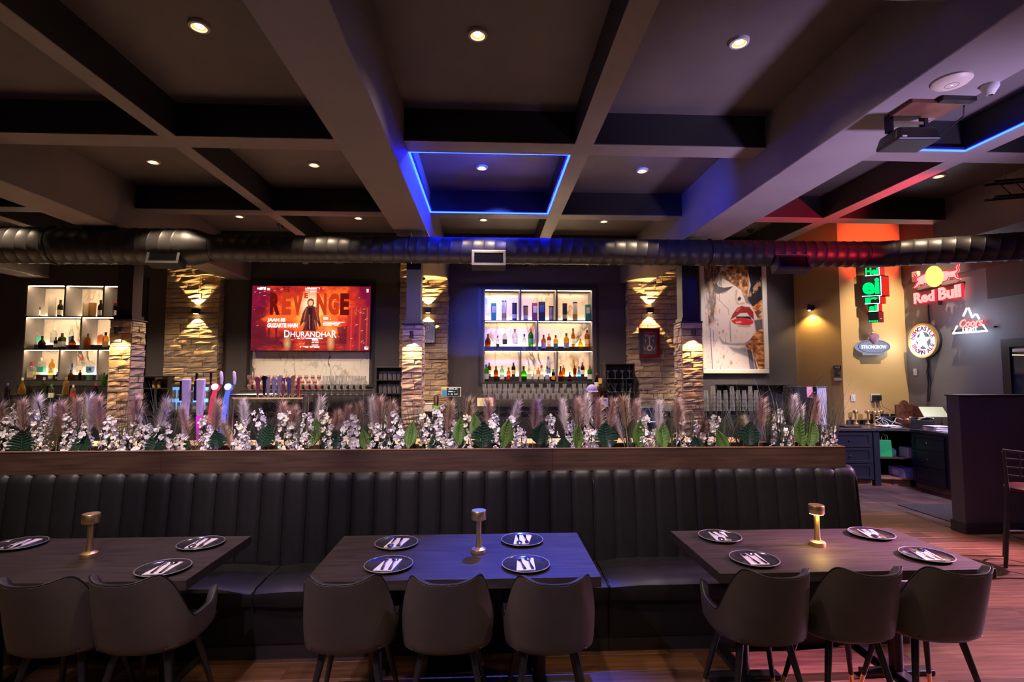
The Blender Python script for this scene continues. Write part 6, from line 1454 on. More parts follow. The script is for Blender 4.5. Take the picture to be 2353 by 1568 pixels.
for k in range(4): mb = MB(); mb.box(hw*(0.14+0.033*k), hw*(0.16+0.033*k), -0.012, -0.0105, H*0.84, H*0.86); mb.build('button', 'white_plastic', t)
# bar stools' dark backs between planter and bar
for k, px in enumerate((290, 520, 745, 1060, 1255, 1480)):
    p = W(px, 1000, 5.05); t = thing('counter_stool', 'dark metal counter stool before the bar, %s from picture left behind the flowers' % nth(k), 'bar stool', (p.x, 5.05, 0), 0, 'stools along the bar')
    for sx in (-1, 1):
        for sy in (-1, 1): mb = MB(); mb.tube([(sx*0.2, sy*0.2, 0), (sx*0.15, sy*0.15, 0.72)], 0.014, 8); mb.build('leg', 'steel_black', t, smooth=True)
    mb = MB(); mb.lathe([(0, 0.72), (0.18, 0.72), (0.19, 0.76), (0.16, 0.78), (0, 0.785)], 20); mb.build('seat', 'leather_black', t, smooth=True)
    for sx in (-1, 1): mb = MB(); mb.tube([(sx*0.15, -0.16, 0.74), (sx*0.17, -0.21, 1.09)], 0.011, 8); mb.build('back_post', 'steel_black', t, smooth=True)
    mb = MB(); mb.tube([(-0.17, -0.21, 1.08), (0, -0.235, 1.09), (0.17, -0.21, 1.08)], 0.014, 8); mb.build('top_rail', 'steel_black', t, smooth=True)
    mb = MB(); mb.tube([(0.17*math.cos(a*PI/10), 0.17*math.sin(a*PI/10), 0.3) for a in range(20)], 0.009, 6, closed=True); mb.build('foot_ring', 'steel_black', t, smooth=True)
# ------------------------------------------------------------------ bartender behind the bar
mat('skin', (0.36, 0.20, 0.13), 0.55); mat('cloth_black', (0.03, 0.028, 0.035), 0.85); mat('cloth_lilac', (0.34, 0.30, 0.62), 0.8); mat('hair_dark', (0.02, 0.014, 0.012), 0.6)
def skin_body(name, J, E, m, parent, sub=2, root=0):
    me = bpy.data.meshes.new(name); me.from_pydata([j[0] for j in J], E, []); me.materials.append(M[m])
    o = put(name, me, parent); s = o.modifiers.new('skin', 'SKIN'); s.use_smooth_shade = True
    sv = me.skin_vertices[0].data
    for k, j in enumerate(J): r = j[1]; sv[k].radius = r if isinstance(r, tuple) else (r, r); sv[k].use_root = (k == root)
    u = o.modifiers.new('sub', 'SUBSURF'); u.levels = sub; u.render_levels = sub
    return o
bp = W(1357, 900, 7.5)
bt = thing('person', 'bartender in black with a lilac cap, leaning over the work surface behind the flowers', 'person', (bp.x, 7.5, 0), 0)
J = [((0, 0, 0.93), (0.15, 0.105)), ((0, -0.02, 1.10), (0.145, 0.10)), ((0, -0.05, 1.27), (0.165, 0.11)), ((0, -0.06, 1.36), (0.12, 0.09)), ((0, -0.075, 1.43), (0.055, 0.055)), ((0, -0.09, 1.475), 0.052),
     ((-0.17, -0.05, 1.345), 0.062), ((-0.235, -0.10, 1.12), 0.046), ((-0.19, -0.30, 0.99), 0.033), ((-0.175, -0.35, 0.965), (0.030, 0.020)),
     ((0.17, -0.05, 1.345), 0.062), ((0.235, -0.10, 1.12), 0.046), ((0.19, -0.30, 0.99), 0.033), ((0.175, -0.35, 0.965), (0.030, 0.020)),
     ((-0.10, 0.0, 0.86), 0.10), ((-0.11, -0.01, 0.48), 0.065), ((-0.11, 0.02, 0.08), 0.045), ((-0.12, -0.14, 0.035), 0.034), ((0.10, 0.0, 0.86), 0.10), ((0.11, -0.01, 0.48), 0.065), ((0.11, 0.02, 0.08), 0.045), ((0.12, -0.14, 0.035), 0.034)]
E_ = [(0,1),(1,2),(2,3),(3,4),(4,5),(3,6),(6,7),(7,8),(8,9),(3,10),(10,11),(11,12),(12,13),(0,14),(14,15),(15,16),(16,17),(0,18),(18,19),(19,20),(20,21)]
skin_body('body', J, E_, 'cloth_black', bt)
# head with face
hd = Vector((0, -0.105, 1.555)); mb = MB(); rows = []
for i in range(17):
    v = i/16*PI; row = []
    for k in range(25):
        a = 2*PI*k/24; r = math.sin(v); z = math.cos(v)
        wdt = 0.074 - 0.012*max(0, -z); dep = 0.095 - 0.012*max(0, -z)
        x = r*wdt*math.sin(a); y = -r*dep*math.cos(a); zz = z*0.115
        f = math.cos(a)
        if f > 0.9 and -0.35 < z < 0.12: y -= 0.018*(1-abs(z+0.15)/0.3 if abs(z+0.15) < 0.3 else 0)*(f-0.9)*10      # nose
        if f > 0.6 and 0.02 < z < 0.22: y += 0.006                                                               # eye hollows
        row.append((hd.x+x, hd.y+y, hd.z+zz))
    rows.append(row)
mb.grid(rows); head = mb.build('head', 'skin', bt, smooth=True)
for s in (-1, 1):
    mb = MB(); mb.lathe([(0, -0.008), (0.008, -0.004), (0.009, 0), (0.008, 0.004), (0, 0.008)], 10, c=(s*0.030, hd.y-0.082, hd.z+0.012)); mb.build('eye', 'white_plastic', head, smooth=True)
    mb = MB(); mb.lathe([(0, -0.028), (0.010, -0.02), (0.013, 0), (0.010, 0.02), (0, 0.028)], 10, c=(s*0.076, hd.y+0.008, hd.z-0.005), sx=0.5); mb.build('ear', 'skin', head, smooth=True)
mb = MB(); mb.tube([(-0.024, hd.y-0.084, hd.z-0.062), (0, hd.y-0.092, hd.z-0.060), (0.024, hd.y-0.084, hd.z-0.062)], [0.003, 0.006, 0.003], 8); mat('lip', (0.33, 0.12, 0.10), 0.5); mb.build('mouth', 'lip', head, smooth=True)
mb = MB(); rows = []
for i in range(7):
    v = i/6*PI*0.46; rows.append([(hd.x + 0.083*math.sin(v)*math.sin(2*PI*k/24), hd.y+0.008-0.103*math.sin(v)*math.cos(2*PI*k/24), hd.z+0.022 + 0.105*math.cos(v)) for k in range(25)])
mb.grid(rows); mb.grid([[(hd.x+0.07*u, hd.y-0.085-0.05*w*(1-u*u*0.6), hd.z+0.038-0.012*w) for u in (-1, -.6, -.2, .2, .6, 1)] for w in (0, .5, 1)]); mb.build('cap', 'cloth_lilac', bt, smooth=True)
mb = MB(); rows = []
for i in range(6):
    v = PI*(0.45+0.28*i/5); rows.append([(hd.x + 0.080*math.sin(v)*math.sin(a), hd.y+0.010-0.10*math.sin(v)*math.cos(a), hd.z+0.118*math.cos(v)) for a in [PI*(0.42+1.16*k/18) for k in range(19)]])
mb.grid(rows); mb.build('hair', 'hair_dark', bt, smooth=True)
for s in (-1, 1):   # hands resting on the worktop, five separate fingers each
    w0 = Vector((s*0.175, -0.35, 0.962)); J = [((w0.x, w0.y, w0.z), (0.026, 0.016)), ((w0.x, w0.y-0.045, w0.z-0.014), (0.034, 0.014)), ((w0.x, w0.y-0.085, w0.z-0.022), (0.036, 0.012))]; E_ = [(0, 1), (1, 2)]
    for f, (dx, L) in enumerate(((-0.027, 0.062), (-0.009, 0.075), (0.010, 0.070), (0.027, 0.055))):
        b = len(J); J += [((w0.x+dx, w0.y-0.09, w0.z-0.022), 0.009), ((w0.x+dx*1.1, w0.y-0.09-L*0.5, w0.z-0.026), 0.0085), ((w0.x+dx*1.1, w0.y-0.09-L, w0.z-0.042), 0.007)]; E_ += [(2, b), (b, b+1), (b+1, b+2)]
    b = len(J); J += [((w0.x-s*0.038, w0.y-0.045, w0.z-0.018), 0.010), ((w0.x-s*0.055, w0.y-0.075, w0.z-0.028), 0.008)]; E_ += [(1, b), (b, b+1)]
    skin_body('hand', J, E_, 'skin', bt, 1)
# ------------------------------------------------------------------ service cabinets under the neon signs
mat('cabinet_navy', (0.022, 0.022, 0.036), 0.4, var=0.1, scale=4)
mat('counter_stone', (0.035, 0.03, 0.036), 0.25, col2=(0.09, 0.08, 0.09), scale=40)
mat('toe_wood', (0.22, 0.10, 0.05), 0.6, col2=(0.35, 0.18, 0.09), scale=3, stretch=(1, 1, 6))
CZ = 0.94; CFY = 8.30; CFX = 6.86
def cabinet(lab, loc, rz, w, d, h, drawers, knobs):
    t = thing('drawer_cabinet', lab, 'cabinet', loc, rz)      # front towards local -Y, x from 0 to w
    mb = MB(); mb.box(0, w, 0.0, d, 0.10, h); mb.build('body', 'cabinet_navy', t)
    mb = MB(); mb.box(0.0, w, 0.05, 0.07, 0, 0.10); mb.build('toe_kick', 'toe_wood', t)
    z = 0.115; n = len(drawers)
    for k, dh in enumerate(drawers):
        mb = MB(); x0, x1, za, zb = 0.03, w-0.03, z, z+dh-0.014; f = 0.055
        mb.box(x0+f, x1-f, -0.012, 0.0, za+f*0.8, zb-f*0.8); mb.box(x0, x1, -0.022, 0.0, zb-f*0.8, zb); mb.box(x0, x1, -0.022, 0.0, za, za+f*0.8); mb.box(x0, x0+f, -0.022, 0.0, za+f*0.8, zb-f*0.8); mb.box(x1-f, x1, -0.022, 0.0, za+f*0.8, zb-f*0.8)
        dr = mb.build('drawer', 'cabinet_navy', t, bev=0.0015, seg=1)
        if k in knobs:
            mb = MB(); mb.tube([(w/2, -0.012, (za+zb)/2), (w/2, -0.030, (za+zb)/2), (w/2, -0.036, (za+zb)/2), (w/2, -0.044, (za+zb)/2)], [0.006, 0.006, 0.014, 0.009], 12); mb.build('knob', 'chrome', dr, smooth=True)
        z += dh
    return t
cabinet('navy three-drawer cabinet with steel knobs facing the room, below the brass lamps', (5.52, CFY+0.03, 0), 0, 0.80, 0.70, CZ-0.045, [0.26, 0.26, 0.245], (1, 2))
cabinet('navy three-drawer cabinet with steel knobs against the side wall, beside the open corner shelf', (CFX+0.03, 8.22, 0), -PI/2, 0.66, 0.66, CZ-0.045, [0.26, 0.26, 0.245], (1, 2))
cabinet('navy drawer cabinet against the side wall, half hidden behind the partition', (CFX+0.03, 7.555, 0), -PI/2, 0.95, 0.66, CZ-0.045, [0.26, 0.26, 0.245], (1, 2))
# open corner shelves between them
t = thing('corner_shelf', 'open dark corner shelf unit between the two navy cabinets', 'shelf', (6.34, CFY+0.03, 0))
mb = MB(); mb.box(0, 0.10, 0, 0.66, 0, CZ-0.045); mb.build('side', 'cabinet_navy', t)
for z, nm in ((0.11, 'bottom_board'), (0.44, 'shelf_board')):
    mb = MB(); P = [(0.10, 0.0), (0.30, -0.02), (0.545, -0.10), (1.2, -0.10), (1.2, 0.66), (0.10, 0.66)]; mb.prism([(x, y, z) for x, y in P], (0, 0, 0.022)); mb.build(nm, 'toe_wood' if z < 0.2 else 'planter_wood', t)
mb = MB(); mb.box(0.10, 0.33, 0.05, 0.07, 0, 0.11); mb.obox((0.44, 0.0, 0.055), (0.105, -0.05, 0), (0.004, 0.008, 0), (0, 0, 0.055)); mb.build('toe_kick', 'toe_wood', t)
mb = MB(); mb.box(0.1, 1.2, 0.655, 0.66, 0.1, CZ-0.045); mb.build('back', 'black_plastic', t)
# L-shaped dark stone worktop
t = thing('service_worktop', 'L-shaped dark stone worktop over the navy cabinets', 'worktop', (6.4, CFY, CZ-0.045))
P = [(-1.25, 0.0), (0.30, 0.0), (0.46, -0.10), (0.46, -1.75), (1.17, -1.75), (1.17, 0.74), (-1.25, 0.74)]
mb = MB(); mb.prism([(x, y, 0) for x, y in P], (0, 0, 0.045)); mb.build('slab', 'counter_stone', t, bev=0.004)
mb = MB(); mb.box(0.0, 1.16, 0.715, 0.74, 0.045, 0.12); mb.build('splashback', 'counter_stone', t, bev=0.003)
# things on the open shelves
mat('bag_green', (0.02, 0.42, 0.12), 0.5)
t = thing('paper_bag', 'bright green paper gift bag on the open corner shelf', 'bag', (6.59, 8.43, 0.463), -0.15)
mb = MB(); mb.hexa([(-0.10, -0.05, 0), (0.10, -0.05, 0), (0.10, 0.05, 0), (-0.10, 0.05, 0), (-0.10, -0.03, 0.27), (0.10, -0.03, 0.27), (0.10, 0.03, 0.27), (-0.10, 0.03, 0.27)]); mb.build('bag', 'bag_green', t, bev=0.004)
for y in (-0.028, 0.028): mb = MB(); mb.tube([(-0.05, y, 0.26), (-0.045, y, 0.33), (-0.02, y, 0.37), (0.02, y, 0.37), (0.045, y, 0.33), (0.05, y, 0.26)], 0.003, 6); mb.build('handle', 'ink_cream', t)
mat('cloth_teal', (0.02, 0.05, 0.05), 0.7)
t = thing('cloth_bag', 'crumpled dark teal bag on the open corner shelf beside the green bag', 'bag', (6.83, 8.52, 0.463)); mb = MB(); rr = random.Random(3); rows = []
for i in range(8):
    v = i/7*PI/2; rows.append([((0.13*math.cos(v)+rr.uniform(-.012, .012))*math.cos(2*PI*k/14), (0.10*math.cos(v)+rr.uniform(-.012, .012))*math.sin(2*PI*k/14), 0.13*math.sin(v)*(0.9+rr.uniform(0, .15))) for k in range(15)])
for r_ in rows: r_[-1] = r_[0]
mb.grid(rows); mb.build('bag', 'cloth_teal', t, smooth=True); mb = MB(); mb.tube([(-0.12, -0.05, 0.01), (-0.10, -0.06, 0.07), (-0.05, -0.05, 0.10)], 0.005, 6); mb.build('strap', 'cloth_teal', t)
t = thing('cardboard_box', 'plain pinkish box at the end of the open corner shelf', 'box', (6.90, 8.34, 0.463)); mb = MB(); mb.box(-0.06, 0.10, -0.10, 0.08, 0, 0.16); mb.build('carton', 'cream_plastic', t); mb = MB(); mb.box(-0.06, 0.10, -0.10, -0.01, 0.1605, 0.164); mb.box(-0.06, 0.10, -0.008, 0.08, 0.1605, 0.164); mb.build('flap', 'cream_plastic', t)
mat('bin_lilac', (0.42, 0.40, 0.75), 0.5)
t = thing('plastic_bin', 'pale lilac plastic bin on the bottom of the corner shelf', 'bin', (6.86, 8.45, 0.133)); mb = MB()
for (x0_, x1_, y0_, y1_, z0_, z1_) in ((-0.07, 0.12, -0.14, 0.14, 0, 0.006), (-0.085, -0.07, -0.14, 0.14, 0, 0.15), (0.12, 0.135, -0.14, 0.14, 0, 0.15), (-0.07, 0.12, -0.155, -0.14, 0, 0.15), (-0.07, 0.12, 0.14, 0.155, 0, 0.15)): mb.box(x0_, x1_, y0_, y1_, z0_, z1_)
mb.build('bin', 'bin_lilac', t); mb = MB(); mb.box(-0.0865, -0.0855, -0.08, 0.06, 0.03, 0.11); mb.build('label_sheet', 'paper', t)
# ------------------------------------------------------------------ things on the L worktop
for k, (px, Y) in enumerate(((1966, 8.95), (1994, 8.90), (2009, 8.72), (2018, 8.78), (2024, 8.92))):
    l = table_lamp('unlit brass table lamp stored on the dark worktop, %s from picture left' % nth(k), (W(px, 960, Y).x, Y, CZ+0.0005)); l['group'] = 'brass lamps stored on the worktop'
t = thing('network_box', 'black box with tangled cables on the worktop corner', 'network box', (6.97, 8.84, CZ)); mb = MB(); mb.box(-0.20, 0.20, -0.10, 0.12, 0, 0.15); mb.build('case', 'black_plastic', t, bev=0.01)
for x, y in ((-0.20, 0.02), (0.0, 0.03), (0.14, -0.02)): mb = MB(); mb.box(x-0.05, x+0.06, y-0.03, y+0.03, 0.150, 0.195); mb.build('adapter', 'black_plastic', t, bev=0.006)
rr = random.Random(8)
for k in range(12):
    c = 'white_plastic' if k % 3 else 'tap_blue'; x = rr.uniform(-0.35, 0.2); P = [(x, -0.06, 0.16)]
    for j in range(6): P.append((P[-1][0] + rr.uniform(-0.12, 0.10), -0.12 - 0.05*j + rr.uniform(-0.06, 0.04), max(0.006, 0.13 - 0.04*j + rr.uniform(-.02, .02))))
    mb = MB(); mb.tube(P, 0.004, 6); mb.build('cable', c, t, smooth=True)
for k, (x, y, rz, n, lab, m) in enumerate(((6.75, 8.52, 0.3, 4, 'loose sheets of paper on the worktop in front of the cables', 'paper'), (6.10, 8.55, 0.1, 3, 'dark folded menus lying under the brass lamps', 'cabinet_navy'), (5.60, 8.43, -0.1, 3, 'dark folded menus at the planter end of the worktop', 'cabinet_navy'), (7.02, 7.86, 0.1, 7, 'thick pile of papers on the worktop by the partition', 'paper'))):
    t = thing('paper_pile', lab, 'papers', (x, y, CZ), rz)
    for j in range(n): mb = MB(); q = rr.uniform(-.12, .12); mb.obox((rr.uniform(-.03, .03), rr.uniform(-.02, .02), 0.004 + j*(0.012 if n > 5 else 0.006)), (0.14*math.cos(q), 0.14*math.sin(q), 0), (-0.105*math.sin(q), 0.105*math.cos(q), 0), (0, 0, 0.0045 if n > 5 else 0.002)); mb.build('sheet', m, t)
t = thing('cash_tray', 'black tray draped with a white cloth on the side worktop', 'tray', (7.10, 8.24, CZ), PI/2+0.9); mb = MB(); mb.hexa([(-0.17, -0.12, 0), (0.17, -0.12, 0), (0.17, 0.12, 0), (-0.17, 0.12, 0), (-0.14, -0.09, 0.12), (0.14, -0.09, 0.12), (0.14, 0.12, 0.15), (-0.14, 0.12, 0.15)]); mb.build('tray', 'black_plastic', t, bev=0.01)
mb = MB(); mb.grid([[(-0.16+0.32*u, -0.14+0.22*v, 0.150 + 0.03*v + 0.012*math.sin(u*11+v*5) - (0.07*max(0, 0.3-v)/0.3*(0.5+0.5*math.sin(u*9)))) for u in [i/12 for i in range(13)]] for v in [i/8 for i in range(9)]]); mb.build('cloth', 'paper', t, smooth=True)
mat('carved_wood', (0.10, 0.035, 0.02), 0.5, col2=(0.20, 0.075, 0.04), scale=6)
t = thing('carved_shrine', 'carved dark wooden shrine box with arched back on the worktop', 'shrine', (7.24, 8.62, CZ), 0.25)
A = [(-0.20, 0.0), (0.20, 0.0), (0.20, 0.36), (0.12, 0.37), (0.06, 0.42), (0, 0.44), (-0.06, 0.42), (-0.12, 0.37), (-0.20, 0.36)]
mb = MB(); mb.prism([(x, 0.10, z) for x, z in A], (0, 0.025, 0)); mb.build('back_board', 'carved_wood', t)
for s in (-1, 1): mb = MB(); mb.box(s*0.20-0.012, s*0.20+0.012, -0.10, 0.10, 0, 0.34 if s > 0 else 0.12); mb.build('side_board', 'carved_wood', t)
mb = MB(); mb.box(-0.19, 0.19, -0.11, 0.10, 0, 0.09); mb.build('base_box', 'carved_wood', t, bev=0.004)
for k in range(6): mb = MB(); mb.lathe([(0, -0.008), (0.02, -0.003), (0.02, 0.003), (0, 0.008)], 10); o = mb.build('carving', 'brass' if k < 3 else 'carved_wood', t, loc=(-0.12+0.12*(k % 3), 0.097, 0.36 + 0.02*(k % 3 == 1) if k < 3 else 0.25)); o.rotation_euler = (PI/2, 0, 0)
for k, (x, m) in enumerate(((-0.13, 'ink_orange'), (-0.05, 'ink_gold'), (0.03, 'poster_pink'), (0.11, 'ink_cream'))): mb = MB(); mb.lathe([(0, 0), (0.03, 0.008), (0.035, 0.025), (0.02, 0.045), (0, 0.055)], 12); mb.build('offering', m, t, loc=(x, -0.04, 0.09), smooth=True)
mat('panel_green', (0.55, 0.66, 0.48), 0.35)
t = thing('tilted_display', 'tilted pale green display panel on a stand beside the partition', 'display', (7.36, 8.30, CZ), -0.35)
mb = MB(); mb.obox((0, 0, 0.26), (0.17, 0, 0), (0, 0.10, 0.075), (0, -0.006, 0.008)); mb.build('panel', 'panel_green', t, bev=0.003); mb = MB(); mb.tube([(0, 0.02, 0.01), (0, 0.02, 0.24)], 0.012, 10); mb.build('stand', 'steel', t, smooth=True); mb = MB(); mb.lathe([(0, 0), (0.07, 0), (0.06, 0.012), (0, 0.014)], 18, c=(0, 0.02, 0)); mb.build('foot', 'steel', t, smooth=True)
# ------------------------------------------------------------------ wall plates, notice, sconce on the mustard block
def plate(name, lab, px, py, Y, w, h): c = W(px, py, Y); t = thing(name, lab, 'wall plate', c); mb = MB(); mb.box(-w, w, -0.008, 0.0, -h, h); mb.build('cover', 'white_plastic', t, bev=0.004); return t
t = plate('light_switch', 'white light switch on the mustard wall above the worktop', 1960, 915, 9.045, 0.042, 0.062); mb = MB(); mb.box(-0.014, 0.014, -0.014, -0.008, -0.03, 0.03); mb.build('rocker', 'white_plastic', t, bev=0.002)
t = plate('power_outlet', 'white double power outlet with black adapters on the mustard wall', 2011, 914, 9.045, 0.085, 0.065)
for x, m in ((-0.035, 'black_plastic'), (0.045, 'black_plastic')): mb = MB(); mb.box(x-0.032, x+0.032, -0.06, -0.008, -0.05, 0.045); mb.build('adapter', m, t, bev=0.006)
for x, e in ((-0.03, (0.05, -0.25, -0.42)), (0.02, (0.02, -0.2, -0.42)), (0.06, (0.42, -0.28, -0.44))): mb = MB(); mb.tube([(x, -0.05, -0.05), (x+0.02, -0.07, -0.16), (x+e[0]*0.6, e[1]*0.6, -0.30), (x+e[0], e[1], e[2])], 0.003, 6); mb.build('cord', 'black_plastic', t, smooth=True)
# point on the receding mustard side: from (6.37, 9.05) to (5.95, 9.85)
def side_pt(px, py):
    a, b, c = ray(px, py); n = Vector((0.80, 0.42, 0)); tt = (n.x*6.37 + n.y*9.05)/(n.x*a + n.y*b); return Vector((a*tt, b*tt, CAMZ + c*tt))
SD = Vector((-0.42, 0.80, 0)).normalized(); SN = Vector((-0.80, -0.42, 0)).normalized()
ang = math.atan2(-SN.x, SN.y) + PI       # local -Y looks along the outward normal
ang = math.atan2(SN.y, SN.x) + PI/2
c = side_pt(1925, 858) + SN*0.004; t = thing('pass_notice', 'small printed PASS notice on the mustard side wall', 'notice', c, ang)
a = side_pt(1914, 838); b = side_pt(1934, 874); w = (a-b).to_2d().length/2; h = (a.z-b.z)/2
mat('notice_grey', (0.30, 0.27, 0.20), 0.6)
mb = MB(); mb.box(-w, w, -0.002, 0.003, -h, h); mb.build('sheet', 'notice_grey', t); mb = MB(); mb.box(-w*0.94, w*0.94, -0.003, -0.0021, h*0.55, h*0.96); mb.build('banner', 'ink_black', t); mb = MB(); mb.box(-w*0.9, w*0.9, -0.003, -0.0021, -h*0.95, -h*0.6); mb.build('footer', 'paper', t)
text('PASS', 0.05, t, (0, -0.004, h*0.74), 'paper', fit=(w*1.3, h*0.26), extrude=0.0004, bold=0.001)
mb = MB(); rr = random.Random(2)
for k in range(7): mb.box(-w*0.8, w*(0.1+rr.random()*0.7), -0.003, -0.0021, h*(0.40-0.14*k)-0.003, h*(0.40-0.14*k)+0.003)
mb.build('print_lines', 'ink_black', t)
c = side_pt(1866, 708) + SN*0.0; t = thing('wall_sconce', 'small black cone wall light glowing on the mustard side wall', 'wall light', c, ang)
mb = MB(); mb.tube([(0, 0, 0), (0, -0.025, 0)], 0.055, 20); mb.build('back_plate', 'steel_black', t, smooth=True); mb = MB(); mb.tube([(0, -0.02, 0), (0, -0.09, 0)], 0.012, 10); mb.build('arm', 'steel_black', t, smooth=True)
mb = MB(); mb.lathe([(0.030, -0.05), (0.036, -0.05), (0.030, 0.06), (0, 0.065)], 18, c=(0, -0.10, 0)); mb.build('shade', 'steel_black', t, smooth=True)
emis('bulb_warm', (1.0, 0.70, 0.32), 60.0); mb = MB(); mb.lathe([(0, -0.07), (0.016, -0.062), (0.020, -0.045), (0.014, -0.02), (0, -0.015)], 14, c=(0, -0.10, 0)); mb.build('bulb', 'bulb_warm', t, smooth=True)
lamp('SPOT', 'sconce_beam', c + SN*0.10 + Vector((0, 0, -0.075)), 30, (1.0, 0.62, 0.22), c + SN*0.06 + Vector((0, 0, -1)), 0.02, 120, 0.6)
# ------------------------------------------------------------------ signs on the mustard front: block tower and oval plaque
emis('neon_green', (0.0, 1.0, 0.16), 1.5); emis('neon_red_panel', (1.0, 0.03, 0.02), 0.9); emis('neon_white', (0.80, 0.86, 1.0), 4.5); emis('neon_red', (1.0, 0.010, 0.025), 2.2); emis('neon_pink', (1.0, 0.40, 0.36), 1.5); emis('neon_gold', (1.0, 0.62, 0.10), 2.6); emis('sign_white', (0.92, 0.94, 1.0), 1.5); emis('sign_lilac', (0.55, 0.58, 0.85), 0.55)
Y = 8.78
tp = W(2020, 612, Y); bt_ = W(2020, 741, Y); t = thing('block_sign', 'green and red stacked-block light sign on the mustard wall', 'sign', (W(2020, 680, Y).x, Y, bt_.z), 0)
xc = W(2020, 680, Y).x
for (l, m_, r, ya, yb, s, red) in ((1998, 2024, 2038, 612, 633, 'Hei', 'frame_maroon'), (1992, 2027, 2048, 633, 681, 'ei', 'neon_red_panel'), (1995, 2022, 2038, 681, 698, 'r', 'neon_red_panel'), (2000, 2017, 2028, 698, 716, 'si', 'neon_red_panel'), (1999, 2016, 2031, 716, 741, '', 'frame_maroon')):
    zt_, zb_ = W(2020, ya, Y).z - bt_.z, W(2020, yb, Y).z - bt_.z; xl, xm, xr = [W(v, 680, Y).x - xc for v in (l, m_, r)]
    dl, dr = (xm-xl)*0.5, (xr-xm)*0.22
    mb = MB(); mb.hexa([(xm, 0, zb_), (xr, dr, zb_), (xr-(xm-xl), dr+dl, zb_), (xl, dl, zb_), (xm, 0, zt_), (xr, dr, zt_), (xr-(xm-xl), dr+dl, zt_), (xl, dl, zt_)]); bk = mb.build('block', 'black_gloss', t, bev=0.002)
    nl = Vector((-(dl), -(xm-xl), 0)).normalized(); nr = Vector((dr, -(xr-xm), 0)).normalized(); h = zt_-zb_
    mb = MB(); q = Vector((xm, 0, zb_)); e = Vector((xr-xm, dr, 0)); mb.hexa([q+e*0.06+nr*0.001+Vector((0,0,h*0.05)), q+e*0.94+nr*0.001+Vector((0,0,h*0.05)), q+e*0.94+nr*0.003+Vector((0,0,h*0.05)), q+e*0.06+nr*0.003+Vector((0,0,h*0.05)), q+e*0.06+nr*0.001+Vector((0,0,h*0.95)), q+e*0.94+nr*0.001+Vector((0,0,h*0.95)), q+e*0.94+nr*0.003+Vector((0,0,h*0.95)), q+e*0.06+nr*0.003+Vector((0,0,h*0.95))]); mb.build('red_face', red, bk)
    f = Vector((xm-xl, -dl, 0)); q = Vector((xl, dl, zb_))
    if s:
        mb = MB(); mb.tube([q+f*0.04+nl*0.008+Vector((0,0,h*0.04)), q+f*0.96+nl*0.008+Vector((0,0,h*0.04)), q+f*0.96+nl*0.008+Vector((0,0,h*0.96))], 0.007, 6); mb.build('edge_tube', 'neon_white', bk)
        c = q + f*0.48 + nl*0.006 + Vector((0, 0, h*0.5)); text(s, 0.1, bk, c, 'neon_green', rz=math.atan2(f.y, f.x), fit=(f.length*0.82, h*0.78), extrude=0.003, bold=0.004)
    elif not s:
        mb = MB()
        for k in range(6): cc = q + f*(0.1+0.16*k) + nl*0.004; mb.obox(cc + Vector((0, 0, h*0.12)), f*0.05, nl*0.002, (0, 0, h*0.08))
        mb.build('dots', 'neon_green', bk); mb = MB(); cc = Vector((xm, 0, zb_)) + Vector((xr-xm, dr, 0))*0.45 + nr*0.006 + Vector((0, 0, h*0.35)); mb.lathe([(0, -0.012), (0.012, 0), (0, 0.012)], 10, c=cc); mb.build('bulb', 'neon_pink', bk, smooth=True)
mb = MB(); mb.box(-0.02, 0.04, 0.2, 9.045-Y, 0.55, 0.60); mb.box(-0.02, 0.04, 0.2, 9.045-Y, 0.15, 0.20); mb.build('wall_bracket', 'steel_black', t)
Y = 8.99
c = W(2005, 797, Y); t = thing('oval_sign', 'pale oval apple-topped light sign on the mustard wall', 'sign', c)
rx, rz_ = W(2043, 797, Y).x - c.x, c.z - W(2005, 813, Y).z
mb = MB(); mb.prism([(rx*math.cos(2*PI*k/36), -0.03, rz_*math.sin(2*PI*k/36)) for k in range(36)], (0, 0.07, 0)); mb.build('board', 'sign_lilac', t, fix=True)
mb = MB(); mb.prism([(-rx*0.62, -0.035, -rz_*0.55), (rx*0.62, -0.035, -rz_*0.55), (rx*0.58, -0.035, -rz_*1.22), (-rx*0.58, -0.035, -rz_*1.22)], (0, 0.05, 0)); mb.build('ribbon', 'sign_lilac', t, fix=True)
mb = MB(); mb.tube([(rx*0.94*math.cos(2*PI*k/36), -0.032, rz_*0.9*math.sin(2*PI*k/36)) for k in range(36)], 0.006, 6, closed=True); mb.build('rim', 'frame_slate', t)
text('STRONGBOW', 0.1, t, (0, -0.034, -rz_*0.05), 'sign_white', fit=(rx*1.5, rz_*0.5), extrude=0.003, bold=0.002)
mb = MB(); mb.lathe([(0, -0.105), (0.03, -0.10), (0.075, -0.05), (0.10, 0.02), (0.085, 0.075), (0.04, 0.09), (0, 0.075)], 22, c=(0.0, -0.045, rz_*1.0+0.02), sy=0.35); mat('apple_mauve', (0.32, 0.16, 0.25), 0.35); mb.build('apple', 'apple_mauve', t, smooth=True)
mb = MB(); mb.tube([(0.0, -0.045, rz_+0.09), (-0.02, -0.045, rz_+0.14)], 0.006, 6); mb.prism([(-0.02, -0.05, rz_+0.10), (-0.08, -0.05, rz_+0.10), (-0.10, -0.05, rz_+0.02), (-0.06, -0.05, rz_+0.06)], (0, 0.01, 0)); mb.build('apple_leaf', 'sign_white', t)
